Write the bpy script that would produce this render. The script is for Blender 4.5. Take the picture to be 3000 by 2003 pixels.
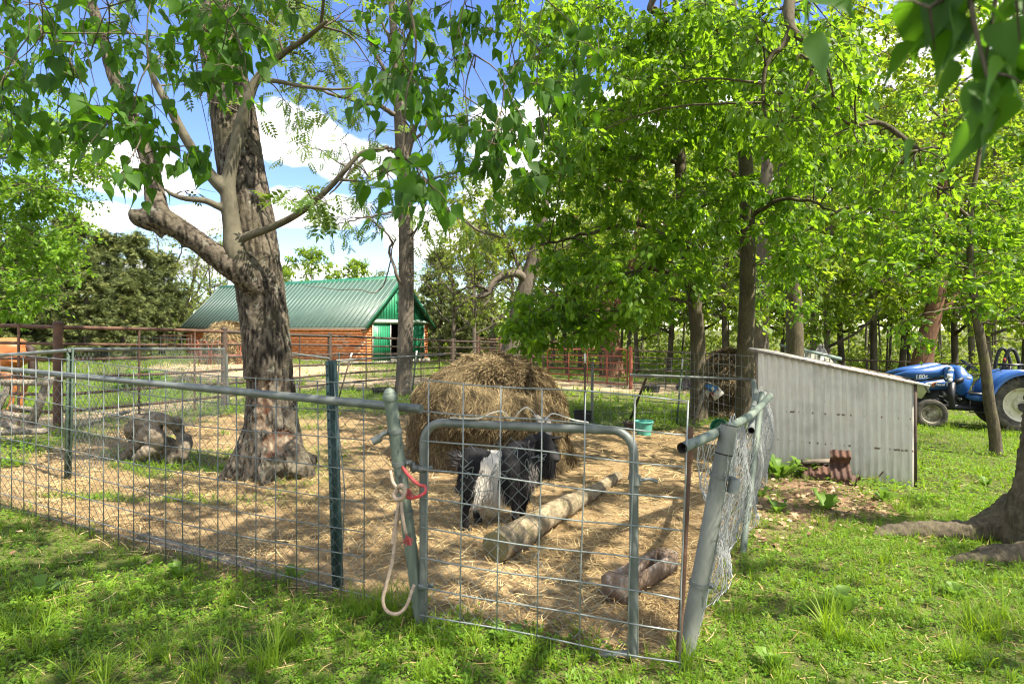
import bpy, bmesh, math, random
import numpy as np
from mathutils import Vector, Matrix, Quaternion
R = math.radians
random.seed(7); rng = np.random.default_rng(11)
scene = bpy.context.scene
for o in list(bpy.data.objects): bpy.data.objects.remove(o)
COL = scene.collection

# ------------------------------------------------------------------ camera, world, sun, exposure
cam = bpy.data.cameras.new('camera'); camo = bpy.data.objects.new('camera', cam); COL.objects.link(camo)
scene.camera = camo
camo.location = (0, 0, 1.5); camo.rotation_euler = (R(90), 0, 0)
cam.sensor_width = 36; cam.lens = 21.6; cam.shift_y = -35.5/3000
cam.clip_start = .05; cam.clip_end = 4000
cam.dof.use_dof = True; cam.dof.focus_distance = 6.5; cam.dof.aperture_fstop = 6.0

SUN_EL = 56.0; SUN_AZ = (0.85, -0.50)          # towards the sun: from the right, a little behind the viewer
_l = math.hypot(*SUN_AZ); SD = Vector((SUN_AZ[0]/_l*math.cos(R(SUN_EL)), SUN_AZ[1]/_l*math.cos(R(SUN_EL)), math.sin(R(SUN_EL))))
sl = bpy.data.lights.new('sun', 'SUN'); sl.energy = 2.6; sl.angle = R(.55); sl.color = (1, .92, .77)
so = bpy.data.objects.new('sun', sl); COL.objects.link(so); so.rotation_euler = SD.to_track_quat('Z', 'Y').to_euler(); so.location = (20, 10, 40)

scene.view_settings.view_transform = 'Standard'; scene.view_settings.look = 'None'
scene.view_settings.exposure = 2.42; scene.view_settings.gamma = 1.0; scene.view_settings.use_curve_mapping = False
scene.render.engine = 'CYCLES'
cy = scene.cycles
cy.max_bounces = 9; cy.diffuse_bounces = 7; cy.glossy_bounces = 2; cy.transmission_bounces = 7; cy.transparent_max_bounces = 4
cy.use_denoising = True; cy.use_adaptive_sampling = True; cy.adaptive_threshold = .012
cy.filter_width = 1.15; cy.caustics_reflective = False; cy.caustics_refractive = False; cy.sample_clamp_indirect = 6
try: cy.denoiser = 'OPENIMAGEDENOISE'; cy.denoising_prefilter = 'ACCURATE'
except Exception: pass
scene.render.use_persistent_data = False

class NT:
    """tiny node-tree helper"""
    def __init__(s, tree): s.t = tree; s.n = tree.nodes; s.l = tree.links; s.n.clear()
    def add(s, typ, ins=None, **kw):
        nd = s.n.new(typ)
        for k, v in kw.items(): setattr(nd, k, v)
        for k, v in (ins or {}).items():
            sk = nd.inputs[k]
            if isinstance(v, bpy.types.NodeSocket): s.l.new(v, sk)
            elif isinstance(v, bpy.types.Node): s.l.new(v.outputs[0], sk)
            else:
                if sk.type == 'RGBA' and len(v) == 3: v = (*v, 1)
                sk.default_value = v
        return nd
    def math(s, op, a, b=0.0, clamp=False):
        return s.add('ShaderNodeMath', {0: a, 1: b}, operation=op, use_clamp=clamp).outputs[0]
    def vmath(s, op, a, b=None, out=0):
        return s.add('ShaderNodeVectorMath', {0: a, **({1: b} if b is not None else {})}, operation=op).outputs[out]
    def ramp(s, fac, stops, interp='LINEAR'):
        nd = s.add('ShaderNodeValToRGB', {0: fac}); cr = nd.color_ramp; cr.interpolation = interp
        while len(cr.elements) < len(stops): cr.elements.new(.5)
        for e, (p, c) in zip(cr.elements, stops):
            e.position = p; e.color = (*c, 1) if not isinstance(c, (int, float)) else (c, c, c, 1)
        return nd.outputs[0]
    def mix(s, fac, a, b, mode='MIX'):
        nd = s.add('ShaderNodeMix', data_type='RGBA', blend_type=mode)
        for i, v in ((0, fac), (6, a), (7, b)):
            if isinstance(v, bpy.types.NodeSocket): s.l.new(v, nd.inputs[i])
            else: nd.inputs[i].default_value = v if i == 0 or len(v) == 4 else (*v, 1)
        return nd.outputs[2]
    def noise(s, vec, scale, detail=4, rough=.55, dist=0, out=0):
        return s.add('ShaderNodeTexNoise', {'Vector': vec, 'Scale': scale, 'Detail': detail, 'Roughness': rough, 'Distortion': dist}).outputs[out]
    def maprange(s, v, a, b, c=0., d=1., smooth=True):
        return s.add('ShaderNodeMapRange', {0: v, 1: a, 2: b, 3: c, 4: d}, interpolation_type='SMOOTHSTEP' if smooth else 'LINEAR').outputs[0]

# world: physical sky + cumulus
W = bpy.data.worlds.new('World'); scene.world = W; W.use_nodes = True
w = NT(W.node_tree)
sky = w.add('ShaderNodeTexSky', sky_type='NISHITA', sun_disc=False)
sky.sun_elevation = R(SUN_EL); sky.sun_rotation = math.atan2(SD.x, SD.y)
sky.air_density = 1.0; sky.dust_density = .4; sky.ozone_density = 2.0
tc = w.add('ShaderNodeTexCoord').outputs['Generated']
dirn = w.vmath('NORMALIZE', tc)
def cloud_dir(px, py):
    v = Vector(((px-1500)/1800, 1, (966-py)/1800)).normalized(); return tuple(v)
blob = None
for px, py, rx, rz in [(850, 400, .11, .065), (1010, 470, .085, .055), (380, 480, .13, .06), (930, 620, .17, .05), (1260, 680, .15, .08), (580, 650, .08, .035), (300, 640, .06, .035), (250, 780, .2, .035), (1700, 520, .3, .16), (2400, 500, .5, .25), (2900, 300, .4, .3), (1100, 470, .09, .05), (750, 790, .22, .03)]:
    dv = w.vmath('SUBTRACT', dirn, cloud_dir(px, py))
    dv = w.vmath('MULTIPLY', dv, (1/rx, 1/rx, 1/rz))
    ln = w.vmath('LENGTH', dv, out=1)
    b = w.maprange(ln, 0., 1.25, .92, 0.)
    blob = b if blob is None else w.math('MAXIMUM', blob, b)
n1 = w.noise(w.vmath('MULTIPLY', dirn, (1, 1, 1.7)), 7.0, 8, .58)
n2 = w.noise(w.vmath('MULTIPLY', dirn, (1, 1, 2.2)), 2.6, 7, .55)
gen = w.maprange(n2, .38, .54, 0., .85)
behind = w.maprange(w.add('ShaderNodeSeparateXYZ', {0: dirn}).outputs[1], .15, .55, 1., 0.)   # cumulus carried around the sky, cover thickened out of view for fill light
fieldv = w.math('MAXIMUM', blob, w.math('MULTIPLY', gen, behind))
dens = w.math('ADD', fieldv, w.math('MULTIPLY', w.math('SUBTRACT', n1, .5), 1.5))
mask = w.maprange(dens, .40, .60)
shade = w.noise(w.vmath('MULTIPLY', dirn, (1, 1, 2.0)), 5.0, 6, .6)
ccol = w.ramp(shade, [(.30, (.44, .45, .49)), (.48, (.76, .755, .76)), (.64, (1, .98, .94))])
bg1 = w.add('ShaderNodeBackground', {'Color': w.add('ShaderNodeHueSaturation', {'Hue': .518, 'Saturation': 1.2, 'Color': sky.outputs[0]}).outputs[0], 'Strength': .058})
bg2 = w.add('ShaderNodeBackground', {'Color': ccol, 'Strength': .49})
mx = w.add('ShaderNodeMixShader', {0: mask, 1: bg1.outputs[0], 2: bg2.outputs[0]})
w.add('ShaderNodeOutputWorld', {0: mx.outputs[0]})

# ------------------------------------------------------------------ place geometry: photograph pixel <-> world
F_ = 1800.; CX = 1500.; HY = 966.; CH = 1.5
def gz(x, y):
    x = np.asarray(x, float); y = np.asarray(y, float)
    xe = np.where(x > 0, 30*np.tanh(x/30), 14*np.tanh(x/14))
    return .09-.042*xe-.0245*60*np.tanh(y/60)+.012*np.sin(1.7*x+.6*y)+.010*np.sin(2.3*y-.8*x+1)
def zg(x, y): return float(gz(x, y))
def P(px, py, d): return Vector(((px-CX)/F_*d, d, CH+(HY-py)/F_*d))
def G(px, py):
    lo, hi = 1., 140.
    for _ in range(50):
        m = (lo+hi)/2
        if CH+(HY-py)/F_*m-zg((px-CX)/F_*m, m) > 0: lo = m
        else: hi = m
    d = (lo+hi)/2
    return Vector(((px-CX)/F_*d, d, zg((px-CX)/F_*d, d)))
def GD(px, d): x = (px-CX)/F_*d; return Vector((x, d, zg(x, d)))
def topx(x, y, z): return CX+F_*x/y, HY-F_*(z-CH)/y

# ------------------------------------------------------------------ mesh helpers
ORG = {}
def mk_mesh(name, V, F, attrs=None, smooth=False):
    V = np.asarray(V, np.float32).reshape(-1, 3); me = bpy.data.meshes.new(name)
    if isinstance(F, np.ndarray): k = F.shape[1]; nf = len(F); flat = F.astype(np.int32).ravel(); starts = np.arange(nf, dtype=np.int32)*k; tot = np.full(nf, k, np.int32)
    else:
        tot = np.array([len(f) for f in F], np.int32); nf = len(F); flat = np.array([i for f in F for i in f], np.int32); starts = np.concatenate([[0], np.cumsum(tot)[:-1]]).astype(np.int32) if nf else np.zeros(0, np.int32)
    me.vertices.add(len(V)); me.vertices.foreach_set('co', V.ravel())
    me.loops.add(len(flat)); me.loops.foreach_set('vertex_index', flat)
    me.polygons.add(nf); me.polygons.foreach_set('loop_start', starts)
    try: me.polygons.foreach_set('loop_total', tot)
    except Exception: pass
    if smooth: me.polygons.foreach_set('use_smooth', np.ones(nf, bool))
    for an, av in (attrs or {}).items():
        av = np.asarray(av, np.float32)
        if av.ndim == 1: a = me.attributes.new(an, 'FLOAT', 'POINT'); a.data.foreach_set('value', av)
        else: a = me.attributes.new(an, 'FLOAT_COLOR', 'POINT'); a.data.foreach_set('color', np.c_[av, np.ones(len(av))].astype(np.float32).ravel())
    me.update(calc_edges=True); me.validate(); return me
def link(name, me, mat=None, parent=None):
    o = bpy.data.objects.new(name, me); COL.objects.link(o)
    if mat is not None and me is not None: me.materials.append(mat)
    if parent is not None: o.parent = parent
    ORG[o.name] = ORG.get(parent.name, Vector()) if parent is not None else Vector()
    return o
def obj(name, V, F, mat, parent=None, attrs=None, smooth=False):
    V = np.asarray(V, float).reshape(-1, 3)
    if parent is not None: V = V-np.array(ORG.get(parent.name, Vector()))
    return link(name, mk_mesh(name, V, F, attrs, smooth), mat, parent)
def thing(name, label, cat, loc, group=None):
    o = bpy.data.objects.new(name, None); COL.objects.link(o); o.location = loc; o.empty_display_size = .1
    ORG[o.name] = Vector(loc); tag(o, label, cat, group); return o
def tag(o, label=None, cat=None, group=None, kind=None):
    if label: o['label'] = label
    if cat: o['category'] = cat
    if group: o['group'] = group
    if kind: o['kind'] = kind
    return o
def stuff(o): o['kind'] = 'stuff'; return o

def catmull(pts, n=6):
    p = [Vector(q) for q in pts]
    if len(p) < 3: return [p[0].lerp(p[-1], i/n) for i in range(n+1)]
    out = []
    for i in range(len(p)-1):
        a = p[i-1] if i else p[0]*2-p[1]; b = p[i]; c = p[i+1]; d = p[i+2] if i+2 < len(p) else p[-1]*2-p[-2]
        for k in range(n):
            t = k/n
            out.append(.5*((2*b)+(c-a)*t+(2*a-5*b+4*c-d)*t*t+(3*b-a-3*c+d)*t**3))
    out.append(p[-1]); return out
def lerps(vals, m):
    return list(np.interp(np.linspace(0, 1, m), np.linspace(0, 1, len(vals)), vals))

class MB:
    def __init__(s): s.V = []; s.F = []
    def add(s, vs, fs):
        o = len(s.V); s.V += [tuple(v) for v in vs]; s.F += [tuple(i+o for i in f) for f in fs]; return s
    def box(s, c, size, rot=None, taper=None):
        hx, hy, hz = size[0]/2, size[1]/2, size[2]/2; vs = []
        for z in (-1, 1):
            t = taper if (taper and z > 0) else (1, 1)
            for (x, y) in ((-1, -1), (1, -1), (1, 1), (-1, 1)): vs.append(Vector((x*hx*t[0], y*hy*t[1], z*hz)))
        if rot is not None: vs = [rot @ v for v in vs]
        return s.add([v+Vector(c) for v in vs], [(0, 3, 2, 1), (4, 5, 6, 7), (0, 1, 5, 4), (1, 2, 6, 5), (2, 3, 7, 6), (3, 0, 4, 7)])
    def beam(s, a, b, w, h, up=(0, 0, 1)):
        a = Vector(a); b = Vector(b); d = (b-a); L = d.length; d.normalize()
        u = Vector(up); x = d.cross(u)
        if x.length < 1e-4: x = d.cross(Vector((0, 1, 0)))
        x.normalize(); z = x.cross(d)
        m = Matrix((x, d, z)).transposed()
        return s.box((a+b)/2, (w, L, h), m)
    def tube(s, pts, r, n=8, cap=True, flat=None):
        pts = [Vector(p) for p in pts]; m = len(pts)
        rr = r if isinstance(r, (list, tuple, np.ndarray)) else [r]*m
        if len(rr) != m: rr = lerps(rr, m)
        t0 = (pts[1]-pts[0]).normalized(); up = Vector((0, 0, 1)) if abs(t0.z) < .9 else Vector((1, 0, 0))
        nx = t0.cross(up).normalized(); vs = []
        for i, p in enumerate(pts):
            t = (pts[min(i+1, m-1)]-pts[max(i-1, 0)]);
            if t.length < 1e-9: t = t0.copy()
            t.normalize(); nx = (nx-t*nx.dot(t));
            if nx.length < 1e-6: nx = t.orthogonal()
            nx.normalize(); ny = t.cross(nx)
            for k in range(n):
                a = 2*math.pi*k/n; vs.append(p+(nx*math.cos(a)+ny*math.sin(a)*(flat or 1))*rr[i])
        fs = [(i*n+k, i*n+(k+1) % n, (i+1)*n+(k+1) % n, (i+1)*n+k) for i in range(m-1) for k in range(n)]
        if cap: fs += [tuple(range(n))[::-1], tuple((m-1)*n+k for k in range(n))]
        return s.add(vs, fs)
    def lathe(s, c, prof, n=16, axis=(0, 0, 1), ang=2*math.pi):
        """prof: list of (radius, height along axis)"""
        q = Vector((0, 0, 1)).rotation_difference(Vector(axis)); vs = []; m = len(prof)
        for (r, h) in prof:
            for k in range(n): a = ang*k/n; vs.append(Vector(c)+q @ Vector((r*math.cos(a), r*math.sin(a), h)))
        fs = [(i*n+k, i*n+(k+1) % n, (i+1)*n+(k+1) % n, (i+1)*n+k) for i in range(m-1) for k in range(n)]
        return s.add(vs, fs)
    def ball(s, c, r, n=12, m=8, rot=None):
        rx, ry, rz = (r, r, r) if isinstance(r, (int, float)) else r; vs = []
        for i in range(m+1):
            th = math.pi*i/m
            for k in range(n):
                ph = 2*math.pi*k/n; v = Vector((rx*math.sin(th)*math.cos(ph), ry*math.sin(th)*math.sin(ph), rz*math.cos(th)))
                vs.append((rot @ v if rot is not None else v)+Vector(c))
        return s.add(vs, [(i*n+k, (i+1)*n+k, (i+1)*n+(k+1) % n, i*n+(k+1) % n) for i in range(m) for k in range(n)])
    def prism(s, poly, a, b, fn):
        """extrude a 2-D polygon from a to b; fn maps (u,v,w) to a point"""
        n = len(poly); vs = [fn(u, v, a) for u, v in poly]+[fn(u, v, b) for u, v in poly]
        return s.add(vs, [tuple(range(n))[::-1], tuple(range(n, 2*n))]+[(i, (i+1) % n, n+(i+1) % n, n+i) for i in range(n)])
    def build(s, name, mat, parent=None, smooth=False, bevel=0, attrs=None):
        o = obj(name, s.V, s.F, mat, parent, attrs)
        me = o.data
        if bevel or True:
            bm = bmesh.new(); bm.from_mesh(me)
            bmesh.ops.recalc_face_normals(bm, faces=bm.faces)
            if bevel: bmesh.ops.bevel(bm, geom=[e for e in bm.edges if e.is_manifold and e.calc_face_angle(0) > .5], offset=bevel, segments=2, affect='EDGES', clamp_overlap=True)
            bm.to_mesh(me); bm.free()
        if smooth:
            for p in me.polygons: p.use_smooth = True
            try: me.set_sharp_from_angle(angle=R(50 if smooth is True else smooth))
            except Exception: pass
        return o

def remesh(mb, voxel, smooth_it=4):
    """one continuous skin over overlapping closed shapes -> (verts, quads)"""
    me = mk_mesh('tmp', mb.V, mb.F); o = bpy.data.objects.new('tmp', me); COL.objects.link(o)
    bm = bmesh.new(); bm.from_mesh(me); bmesh.ops.recalc_face_normals(bm, faces=bm.faces); bm.to_mesh(me); bm.free()
    m = o.modifiers.new('r', 'REMESH'); m.mode = 'VOXEL'; m.voxel_size = voxel; m.adaptivity = 0
    if smooth_it: sm = o.modifiers.new('s', 'SMOOTH'); sm.iterations = smooth_it; sm.factor = .5
    dg = bpy.context.evaluated_depsgraph_get(); ev = o.evaluated_get(dg); em = ev.to_mesh()
    V = np.empty(len(em.vertices)*3, np.float32); em.vertices.foreach_get('co', V)
    N = np.empty(len(em.vertices)*3, np.float32); em.vertices.foreach_get('normal', N)
    F = [tuple(p.vertices) for p in em.polygons]
    ev.to_mesh_clear(); bpy.data.objects.remove(o); bpy.data.meshes.remove(me)
    return V.reshape(-1, 3).astype(float), N.reshape(-1, 3).astype(float), F

def frames(tip, nrm):
    """rotation matrices with local y = tip, z ~ normal"""
    y = tip/np.maximum(np.linalg.norm(tip, axis=1, keepdims=True), 1e-9)
    x = np.cross(y, nrm); x /= np.maximum(np.linalg.norm(x, axis=1, keepdims=True), 1e-9)
    z = np.cross(x, y); return np.stack([x, y, z], 2)
def inst(TV, TF, pos, Rm, sc, tint=None, tv=None):
    TV = np.asarray(TV, float); TF = np.asarray(TF); n = len(TV); N = len(pos)
    sc = np.asarray(sc, float)
    sc = sc[:, None, None] if sc.ndim == 1 else sc[:, None, :]
    V = np.einsum('nij,nkj->nki', Rm, TV[None]*sc)+pos[:, None, :]
    F = (TF[None]+(np.arange(N)*n)[:, None, None]).reshape(-1, TF.shape[1])
    T = np.repeat(tint if tint is not None else rng.random(N), n)
    return V.reshape(-1, 3), F, T
def rand_unit(n):
    v = rng.normal(size=(n, 3)); return v/np.linalg.norm(v, axis=1, keepdims=True)
def vnoise(p, scale, seed=0):
    """cheap smooth 3-D value noise, -1..1"""
    q = np.asarray(p, float)*scale; s = np.zeros(len(q)); r = np.random.default_rng(seed)
    for k in range(6):
        a = r.normal(size=3); a /= np.linalg.norm(a); b = r.normal(size=3)
        s += np.sin(q @ (a*(1+.5*k))*2.1+r.random()*6+1.3*np.sin(q @ b*.9+r.random()*6))
    return s/4.2
def vnoise2(x, y, scale, seed=0): return vnoise(np.c_[x, y, np.zeros_like(x)], scale, seed)

# ------------------------------------------------------------------ materials
MATS = {}
def newmat(name):
    m = bpy.data.materials.new(name); m.use_nodes = True; MATS[name] = m; return m, NT(m.node_tree)
def finish(t, shader): t.add('ShaderNodeOutputMaterial', {0: shader})
def coords(t, kind='Object', scale=(1, 1, 1)):
    c = t.add('ShaderNodeTexCoord').outputs[kind]
    return t.vmath('MULTIPLY', c, scale) if scale != (1, 1, 1) else c
def geopos(t): return t.add('ShaderNodeNewGeometry').outputs['Position']
def bump(t, h, strength=.4, dist=.01): return t.add('ShaderNodeBump', {'Height': h, 'Strength': strength, 'Distance': dist}).outputs[0]
def plain(name, c1, c2=None, rough=.6, metal=0., scale=6., detail=5, stretch=(1, 1, 1), bmp=.2, bdist=.006, spots=None, spec=.4, contrast=(.35, .68)):
    m, t = newmat(name); v = coords(t, 'Object', stretch)
    n = t.noise(v, scale, detail, .6); c2 = c2 or tuple(x*.7 for x in c1)
    col = t.mix(t.maprange(n, *contrast), c2, c1)
    if spots:
        sc, lo, hi, scol = spots; col = t.mix(t.maprange(t.noise(v, sc, 6, .7), lo, hi), col, scol)
    nb = t.noise(v, scale*5, 4, .6)
    bs = t.add('ShaderNodeBsdfPrincipled', {'Base Color': col, 'Roughness': t.maprange(n, .2, .8, max(rough-.12, .05), min(rough+.12, 1)), 'Metallic': metal, 'Specular IOR Level': spec, 'Normal': bump(t, nb, bmp, bdist)})
    finish(t, bs.outputs[0]); return m
def bark(name, dark, light, scale=9., stretch=.22, bdist=.03, moss=None):
    m, t = newmat(name); v = coords(t, 'Object', (1, 1, stretch))
    w1 = t.noise(v, scale, 6, .62, .4); w2 = t.noise(v, scale*2.6, 5, .65)
    h = t.math('ADD', t.math('MULTIPLY', w1, .7), t.math('MULTIPLY', w2, .3))
    col = t.ramp(h, [(.36, dark), (.50, tuple((a+b)/2 for a, b in zip(dark, light))), (.62, light)])
    big = t.noise(coords(t), 1.6, 4, .6)
    col = t.mix(t.maprange(big, .42, .66, 0, .45), col, tuple(x*1.35 for x in light))
    if moss: col = t.mix(t.maprange(t.noise(coords(t), 5., 5, .7), .52, .66, 0, .6), col, moss)
    bs = t.add('ShaderNodeBsdfPrincipled', {'Base Color': col, 'Roughness': .9, 'Specular IOR Level': .2, 'Normal': bump(t, h, .9, bdist)})
    finish(t, bs.outputs[0]); return m
def leafmat(name, dark, light, trans, tfac=.45, rough=.5):
    m, t = newmat(name)
    a = t.add('ShaderNodeAttribute', attribute_name='tint').outputs['Fac']
    col = t.ramp(a, [(0, dark), (.55, tuple((x+y)/2 for x, y in zip(dark, light))), (1, light)])
    tr = t.mix(a, tuple(x*.75 for x in trans), trans)
    bs = t.add('ShaderNodeBsdfPrincipled', {'Base Color': col, 'Roughness': rough, 'Specular IOR Level': .35})
    tl = t.add('ShaderNodeBsdfTranslucent', {'Color': tr})
    mxs = t.add('ShaderNodeMixShader', {0: tfac, 1: bs.outputs[0], 2: tl.outputs[0]})
    finish(t, mxs.outputs[0]); return m
def tintmat(name, stops, rough=.8, spec=.2, tfac=0.):
    m, t = newmat(name); a = t.add('ShaderNodeAttribute', attribute_name='tint').outputs['Fac']
    col = t.ramp(a, stops)
    bs = t.add('ShaderNodeBsdfPrincipled', {'Base Color': col, 'Roughness': rough, 'Specular IOR Level': spec})
    sh = bs.outputs[0]
    if tfac:
        tl = t.add('ShaderNodeBsdfTranslucent', {'Color': col}); sh = t.add('ShaderNodeMixShader', {0: tfac, 1: sh, 2: tl.outputs[0]}).outputs[0]
    finish(t, sh); return m
# colours
m_galv = plain('galvanised_steel', (.185, .20, .185), (.11, .125, .117), rough=.5, metal=.25, scale=9, bmp=.1, spots=(22, .60, .70, (.10, .12, .12)))
m_mesh = plain('bright_chain_link', (.46, .47, .46), (.30, .32, .31), rough=.42, metal=.35, scale=20, bmp=0)
m_galvw = plain('galvanised_wire', (.27, .295, .29), (.17, .195, .19), rough=.45, metal=.3, scale=20, bmp=0)
m_wireold = plain('old_fence_wire', (.20, .225, .22), (.11, .13, .125), rough=.55, metal=.3, scale=20, bmp=0)
m_gpaint = plain('worn_green_grey_post', (.165, .20, .16), (.10, .125, .10), rough=.6, scale=7, stretch=(1, 1, .3), bmp=.25, spots=(14, .57, .66, (.055, .065, .055)))
m_postR = plain('scuffed_galvanised_post', (.27, .28, .25), (.145, .155, .14), rough=.55, metal=.2, scale=6, stretch=(1, 1, .3), bmp=.2, spots=(11, .56, .67, (.10, .11, .09)))
m_channel = plain('green_channel_steel', (.07, .125, .12), (.04, .075, .07), rough=.5, metal=.2, scale=8, bmp=.15, spots=(18, .60, .72, (.16, .19, .18)))
m_tpost = plain('green_t_post', (.045, .085, .05), (.025, .045, .03), rough=.6, scale=12, bmp=.15, spots=(20, .58, .7, (.10, .06, .03)))
m_tpostb = plain('brown_t_post', (.09, .055, .035), (.05, .035, .025), rough=.7, scale=12, bmp=.15)
m_white = plain('white_paint', (.72, .72, .68), (.55, .54, .5), rough=.6, scale=8, bmp=.1)
m_rust = plain('rusty_pipe', (.125, .066, .04), (.065, .036, .025), rough=.8, scale=9, bmp=.3, spots=(16, .56, .7, (.18, .10, .06)))
m_rustdk = plain('dark_weathered_pipe', (.085, .06, .045), (.05, .036, .028), rough=.75, scale=9, bmp=.3, spots=(14, .55, .7, (.17, .085, .045)))
m_redgate = plain('faded_red_gate_paint', (.30, .085, .05), (.18, .055, .035), rough=.65, scale=7, bmp=.15, spots=(14, .55, .7, (.16, .08, .045)))
m_wood = plain('weathered_grey_wood', (.30, .26, .20), (.13, .11, .085), rough=.85, scale=7, stretch=(6, 1, 6), bmp=.5, bdist=.004)
m_woodz = plain('weathered_board', (.25, .21, .16), (.11, .09, .07), rough=.9, scale=6, bmp=.5, bdist=.005)
m_cut = plain('mossy_cut_wood', (.115, .105, .045), (.07, .065, .03), rough=.9, scale=12, bmp=.4)
m_logbark = plain('bare_log_wood', (.31, .25, .155), (.13, .10, .06), rough=.85, scale=5, stretch=(3.5, 1.5, 3.5), bmp=.9, bdist=.012, spots=(7, .52, .64, (.11, .10, .045)))
m_trough = plain('worn_plank_wood', (.26, .185, .125), (.11, .075, .05), rough=.9, scale=7, bmp=.5, spots=(8, .50, .62, (.34, .30, .26)))
m_stump = plain('driftwood_grey', (.23, .19, .135), (.085, .066, .046), rough=.9, scale=8, stretch=(1, 1, 2.2), bmp=.4, bdist=.008)
m_black = plain('black_rubber', (.022, .022, .022), (.012, .012, .012), rough=.8, scale=10, bmp=.2)
m_tyre = plain('dusty_tyre', (.105, .095, .075), (.035, .033, .03), rough=.92, scale=8, bmp=.3)
m_teal = plain('teal_plastic', (.09, .36, .29), (.07, .27, .22), rough=.5, scale=8, bmp=.05)
m_rope = plain('dirty_rope', (.46, .36, .27), (.31, .23, .17), rough=.95, scale=40, bmp=.8, bdist=.003)
m_ropered = plain('red_rope', (.50, .05, .06), (.38, .10, .09), rough=.95, scale=50, bmp=.8, bdist=.003)
m_strap = plain('cream_strap', (.62, .60, .50), (.48, .46, .37), rough=.7, scale=10, bmp=.1)
m_bag = plain('pale_board_paint', (.60, .57, .50), (.42, .40, .34), rough=.8, scale=10)
m_bagblue = plain('blue_paint', (.03, .16, .36), (.02, .10, .24), rough=.6, scale=10)
m_bagred = plain('red_paint', (.42, .04, .03), rough=.6)
m_soil = (.105, .075, .05)

# ------------------------------------------------------------------ ground
def inpoly(px, py, poly):
    poly = np.asarray(poly, float); n = len(poly); c = np.zeros(px.shape, bool); j = n-1
    for i in range(n):
        xi, yi = poly[i]; xj, yj = poly[j]
        with np.errstate(divide='ignore', invalid='ignore'):
            c ^= ((yi > py) != (yj > py)) & (px < (xj-xi)*(py-yi)/(yj-yi+1e-12)+xi)
        j = i
    return c
def gpoly(pts):
    """outline on the ground (world x,y) from points of the photograph"""
    return [tuple(G(*p)[:2]) for p in pts]
PEN = gpoly([(-700, 1345), (0, 1490), (1240, 1812), (1985, 1950), (2050, 1850), (2120, 1660), (2190, 1490), (2240, 1385), (2215, 1268), (2120, 1245), (1980, 1262), (1720, 1262), (1640, 1235), (1190, 1215), (960, 1205), (700, 1212), (520, 1225), (300, 1268), (100, 1335), (-700, 1300)])
PATH = gpoly([(-700, 1225), (150, 1222), (430, 1185), (700, 1152), (1180, 1128), (1300, 1122), (1500, 1135), (1900, 1150), (2150, 1160), (2150, 1128), (1900, 1120), (1500, 1110), (1180, 1105), (980, 1108), (700, 1168), (560, 1200), (240, 1255), (60, 1285), (-700, 1275)])
COURT = gpoly([(470, 1068), (700, 1064), (1090, 1075), (1080, 1092), (960, 1100), (760, 1112), (560, 1118), (480, 1092)])
LITTER = gpoly([(2150, 1560), (2210, 1420), (2300, 1392), (2420, 1405), (2520, 1440), (2660, 1455), (2640, 1490), (2450, 1530), (2300, 1560), (2200, 1580)])
LITTER2 = gpoly([(2600, 1545), (2760, 1540), (2800, 1570), (2640, 1590)])
SOIL = gpoly([(1420, 1905), (1700, 1945), (1990, 1960), (1990, 1990), (1600, 1975), (1380, 1930)])
DRY = gpoly([(2180, 1660), (2480, 1640), (2560, 1690), (2330, 1720), (2180, 1700)])
def soft(poly, x, y, blur):
    """0..1 cover of a ground area with a ragged edge"""
    acc = np.zeros_like(x); offs = [(0, 0), (1, 0), (-1, 0), (0, 1), (0, -1), (.7, .7), (-.7, .7), (.7, -.7), (-.7, -.7)]
    jx = blur*.8*vnoise2(x, y, 2.2, 3); jy = blur*.8*vnoise2(x, y, 2.2, 4)
    for ox, oy in offs: acc += inpoly(x+ox*blur+jx, y+oy*blur+jy, poly)
    return acc/len(offs)
def covers(x, y):
    x = np.asarray(x, float); y = np.asarray(y, float); b = .12+.012*np.abs(y)
    pen = soft(PEN, x, y, b*.7); path = soft(PATH, x, y, b*1.6); court = soft(COURT, x, y, b*2); lit = np.maximum(soft(LITTER, x, y, b*1.5), .9*soft(LITTER2, x, y, b*1.5))
    soil = np.maximum(soft(SOIL, x, y, b), .55*soft(DRY, x, y, b*2))
    n = vnoise2(x, y, .9, 9); n2 = vnoise2(x, y, 2.6, 12)
    patch = np.clip(.5+.9*(n+.4*n2), 0, 1)
    left = np.clip((-x-1.5)/2, 0, 1)*np.clip((6.6-np.abs(y-8.2)*1.2), 0, 1)          # weedy patches in the left of the pen
    pen = pen*(1-.75*left*(patch > .62)*(y > 5.0))
    return pen, np.maximum(path*.95, court), lit, soil, patch
def warp(a, near, far, n, c=0., spread=6.):
    u = np.linspace(-1, 1, n); return a+np.sinh(u*spread)/np.sinh(spread)*far
gx = np.unique(np.concatenate([np.linspace(-12, 12, 170), np.linspace(-60, 60, 90), [-1800, -900, -400, -200, -120, -80, 80, 120, 200, 400, 900, 1800]]))
gy = np.unique(np.concatenate([np.linspace(0, 14, 130), np.linspace(14, 75, 80), np.linspace(-8, 0, 10), [-1500, -400, -100, -30, -15, 90, 120, 180, 300, 600, 1200, 2500]]))
XX, YY = np.meshgrid(gx, gy); xv = XX.ravel(); yv = YY.ravel()
pen_, path_, lit_, soil_, patch_ = covers(xv, yv)
zv = gz(xv, yv)+pen_*.015*vnoise2(xv, yv, 3., 21)
nxg, nyg = len(gx), len(gy); ii = (np.arange(nyg-1)[:, None]*nxg+np.arange(nxg-1)[None]).ravel()
m, t = newmat('pasture_ground')
gp = geopos(t); at = lambda n: t.add('ShaderNodeAttribute', attribute_name=n).outputs['Fac']
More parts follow.
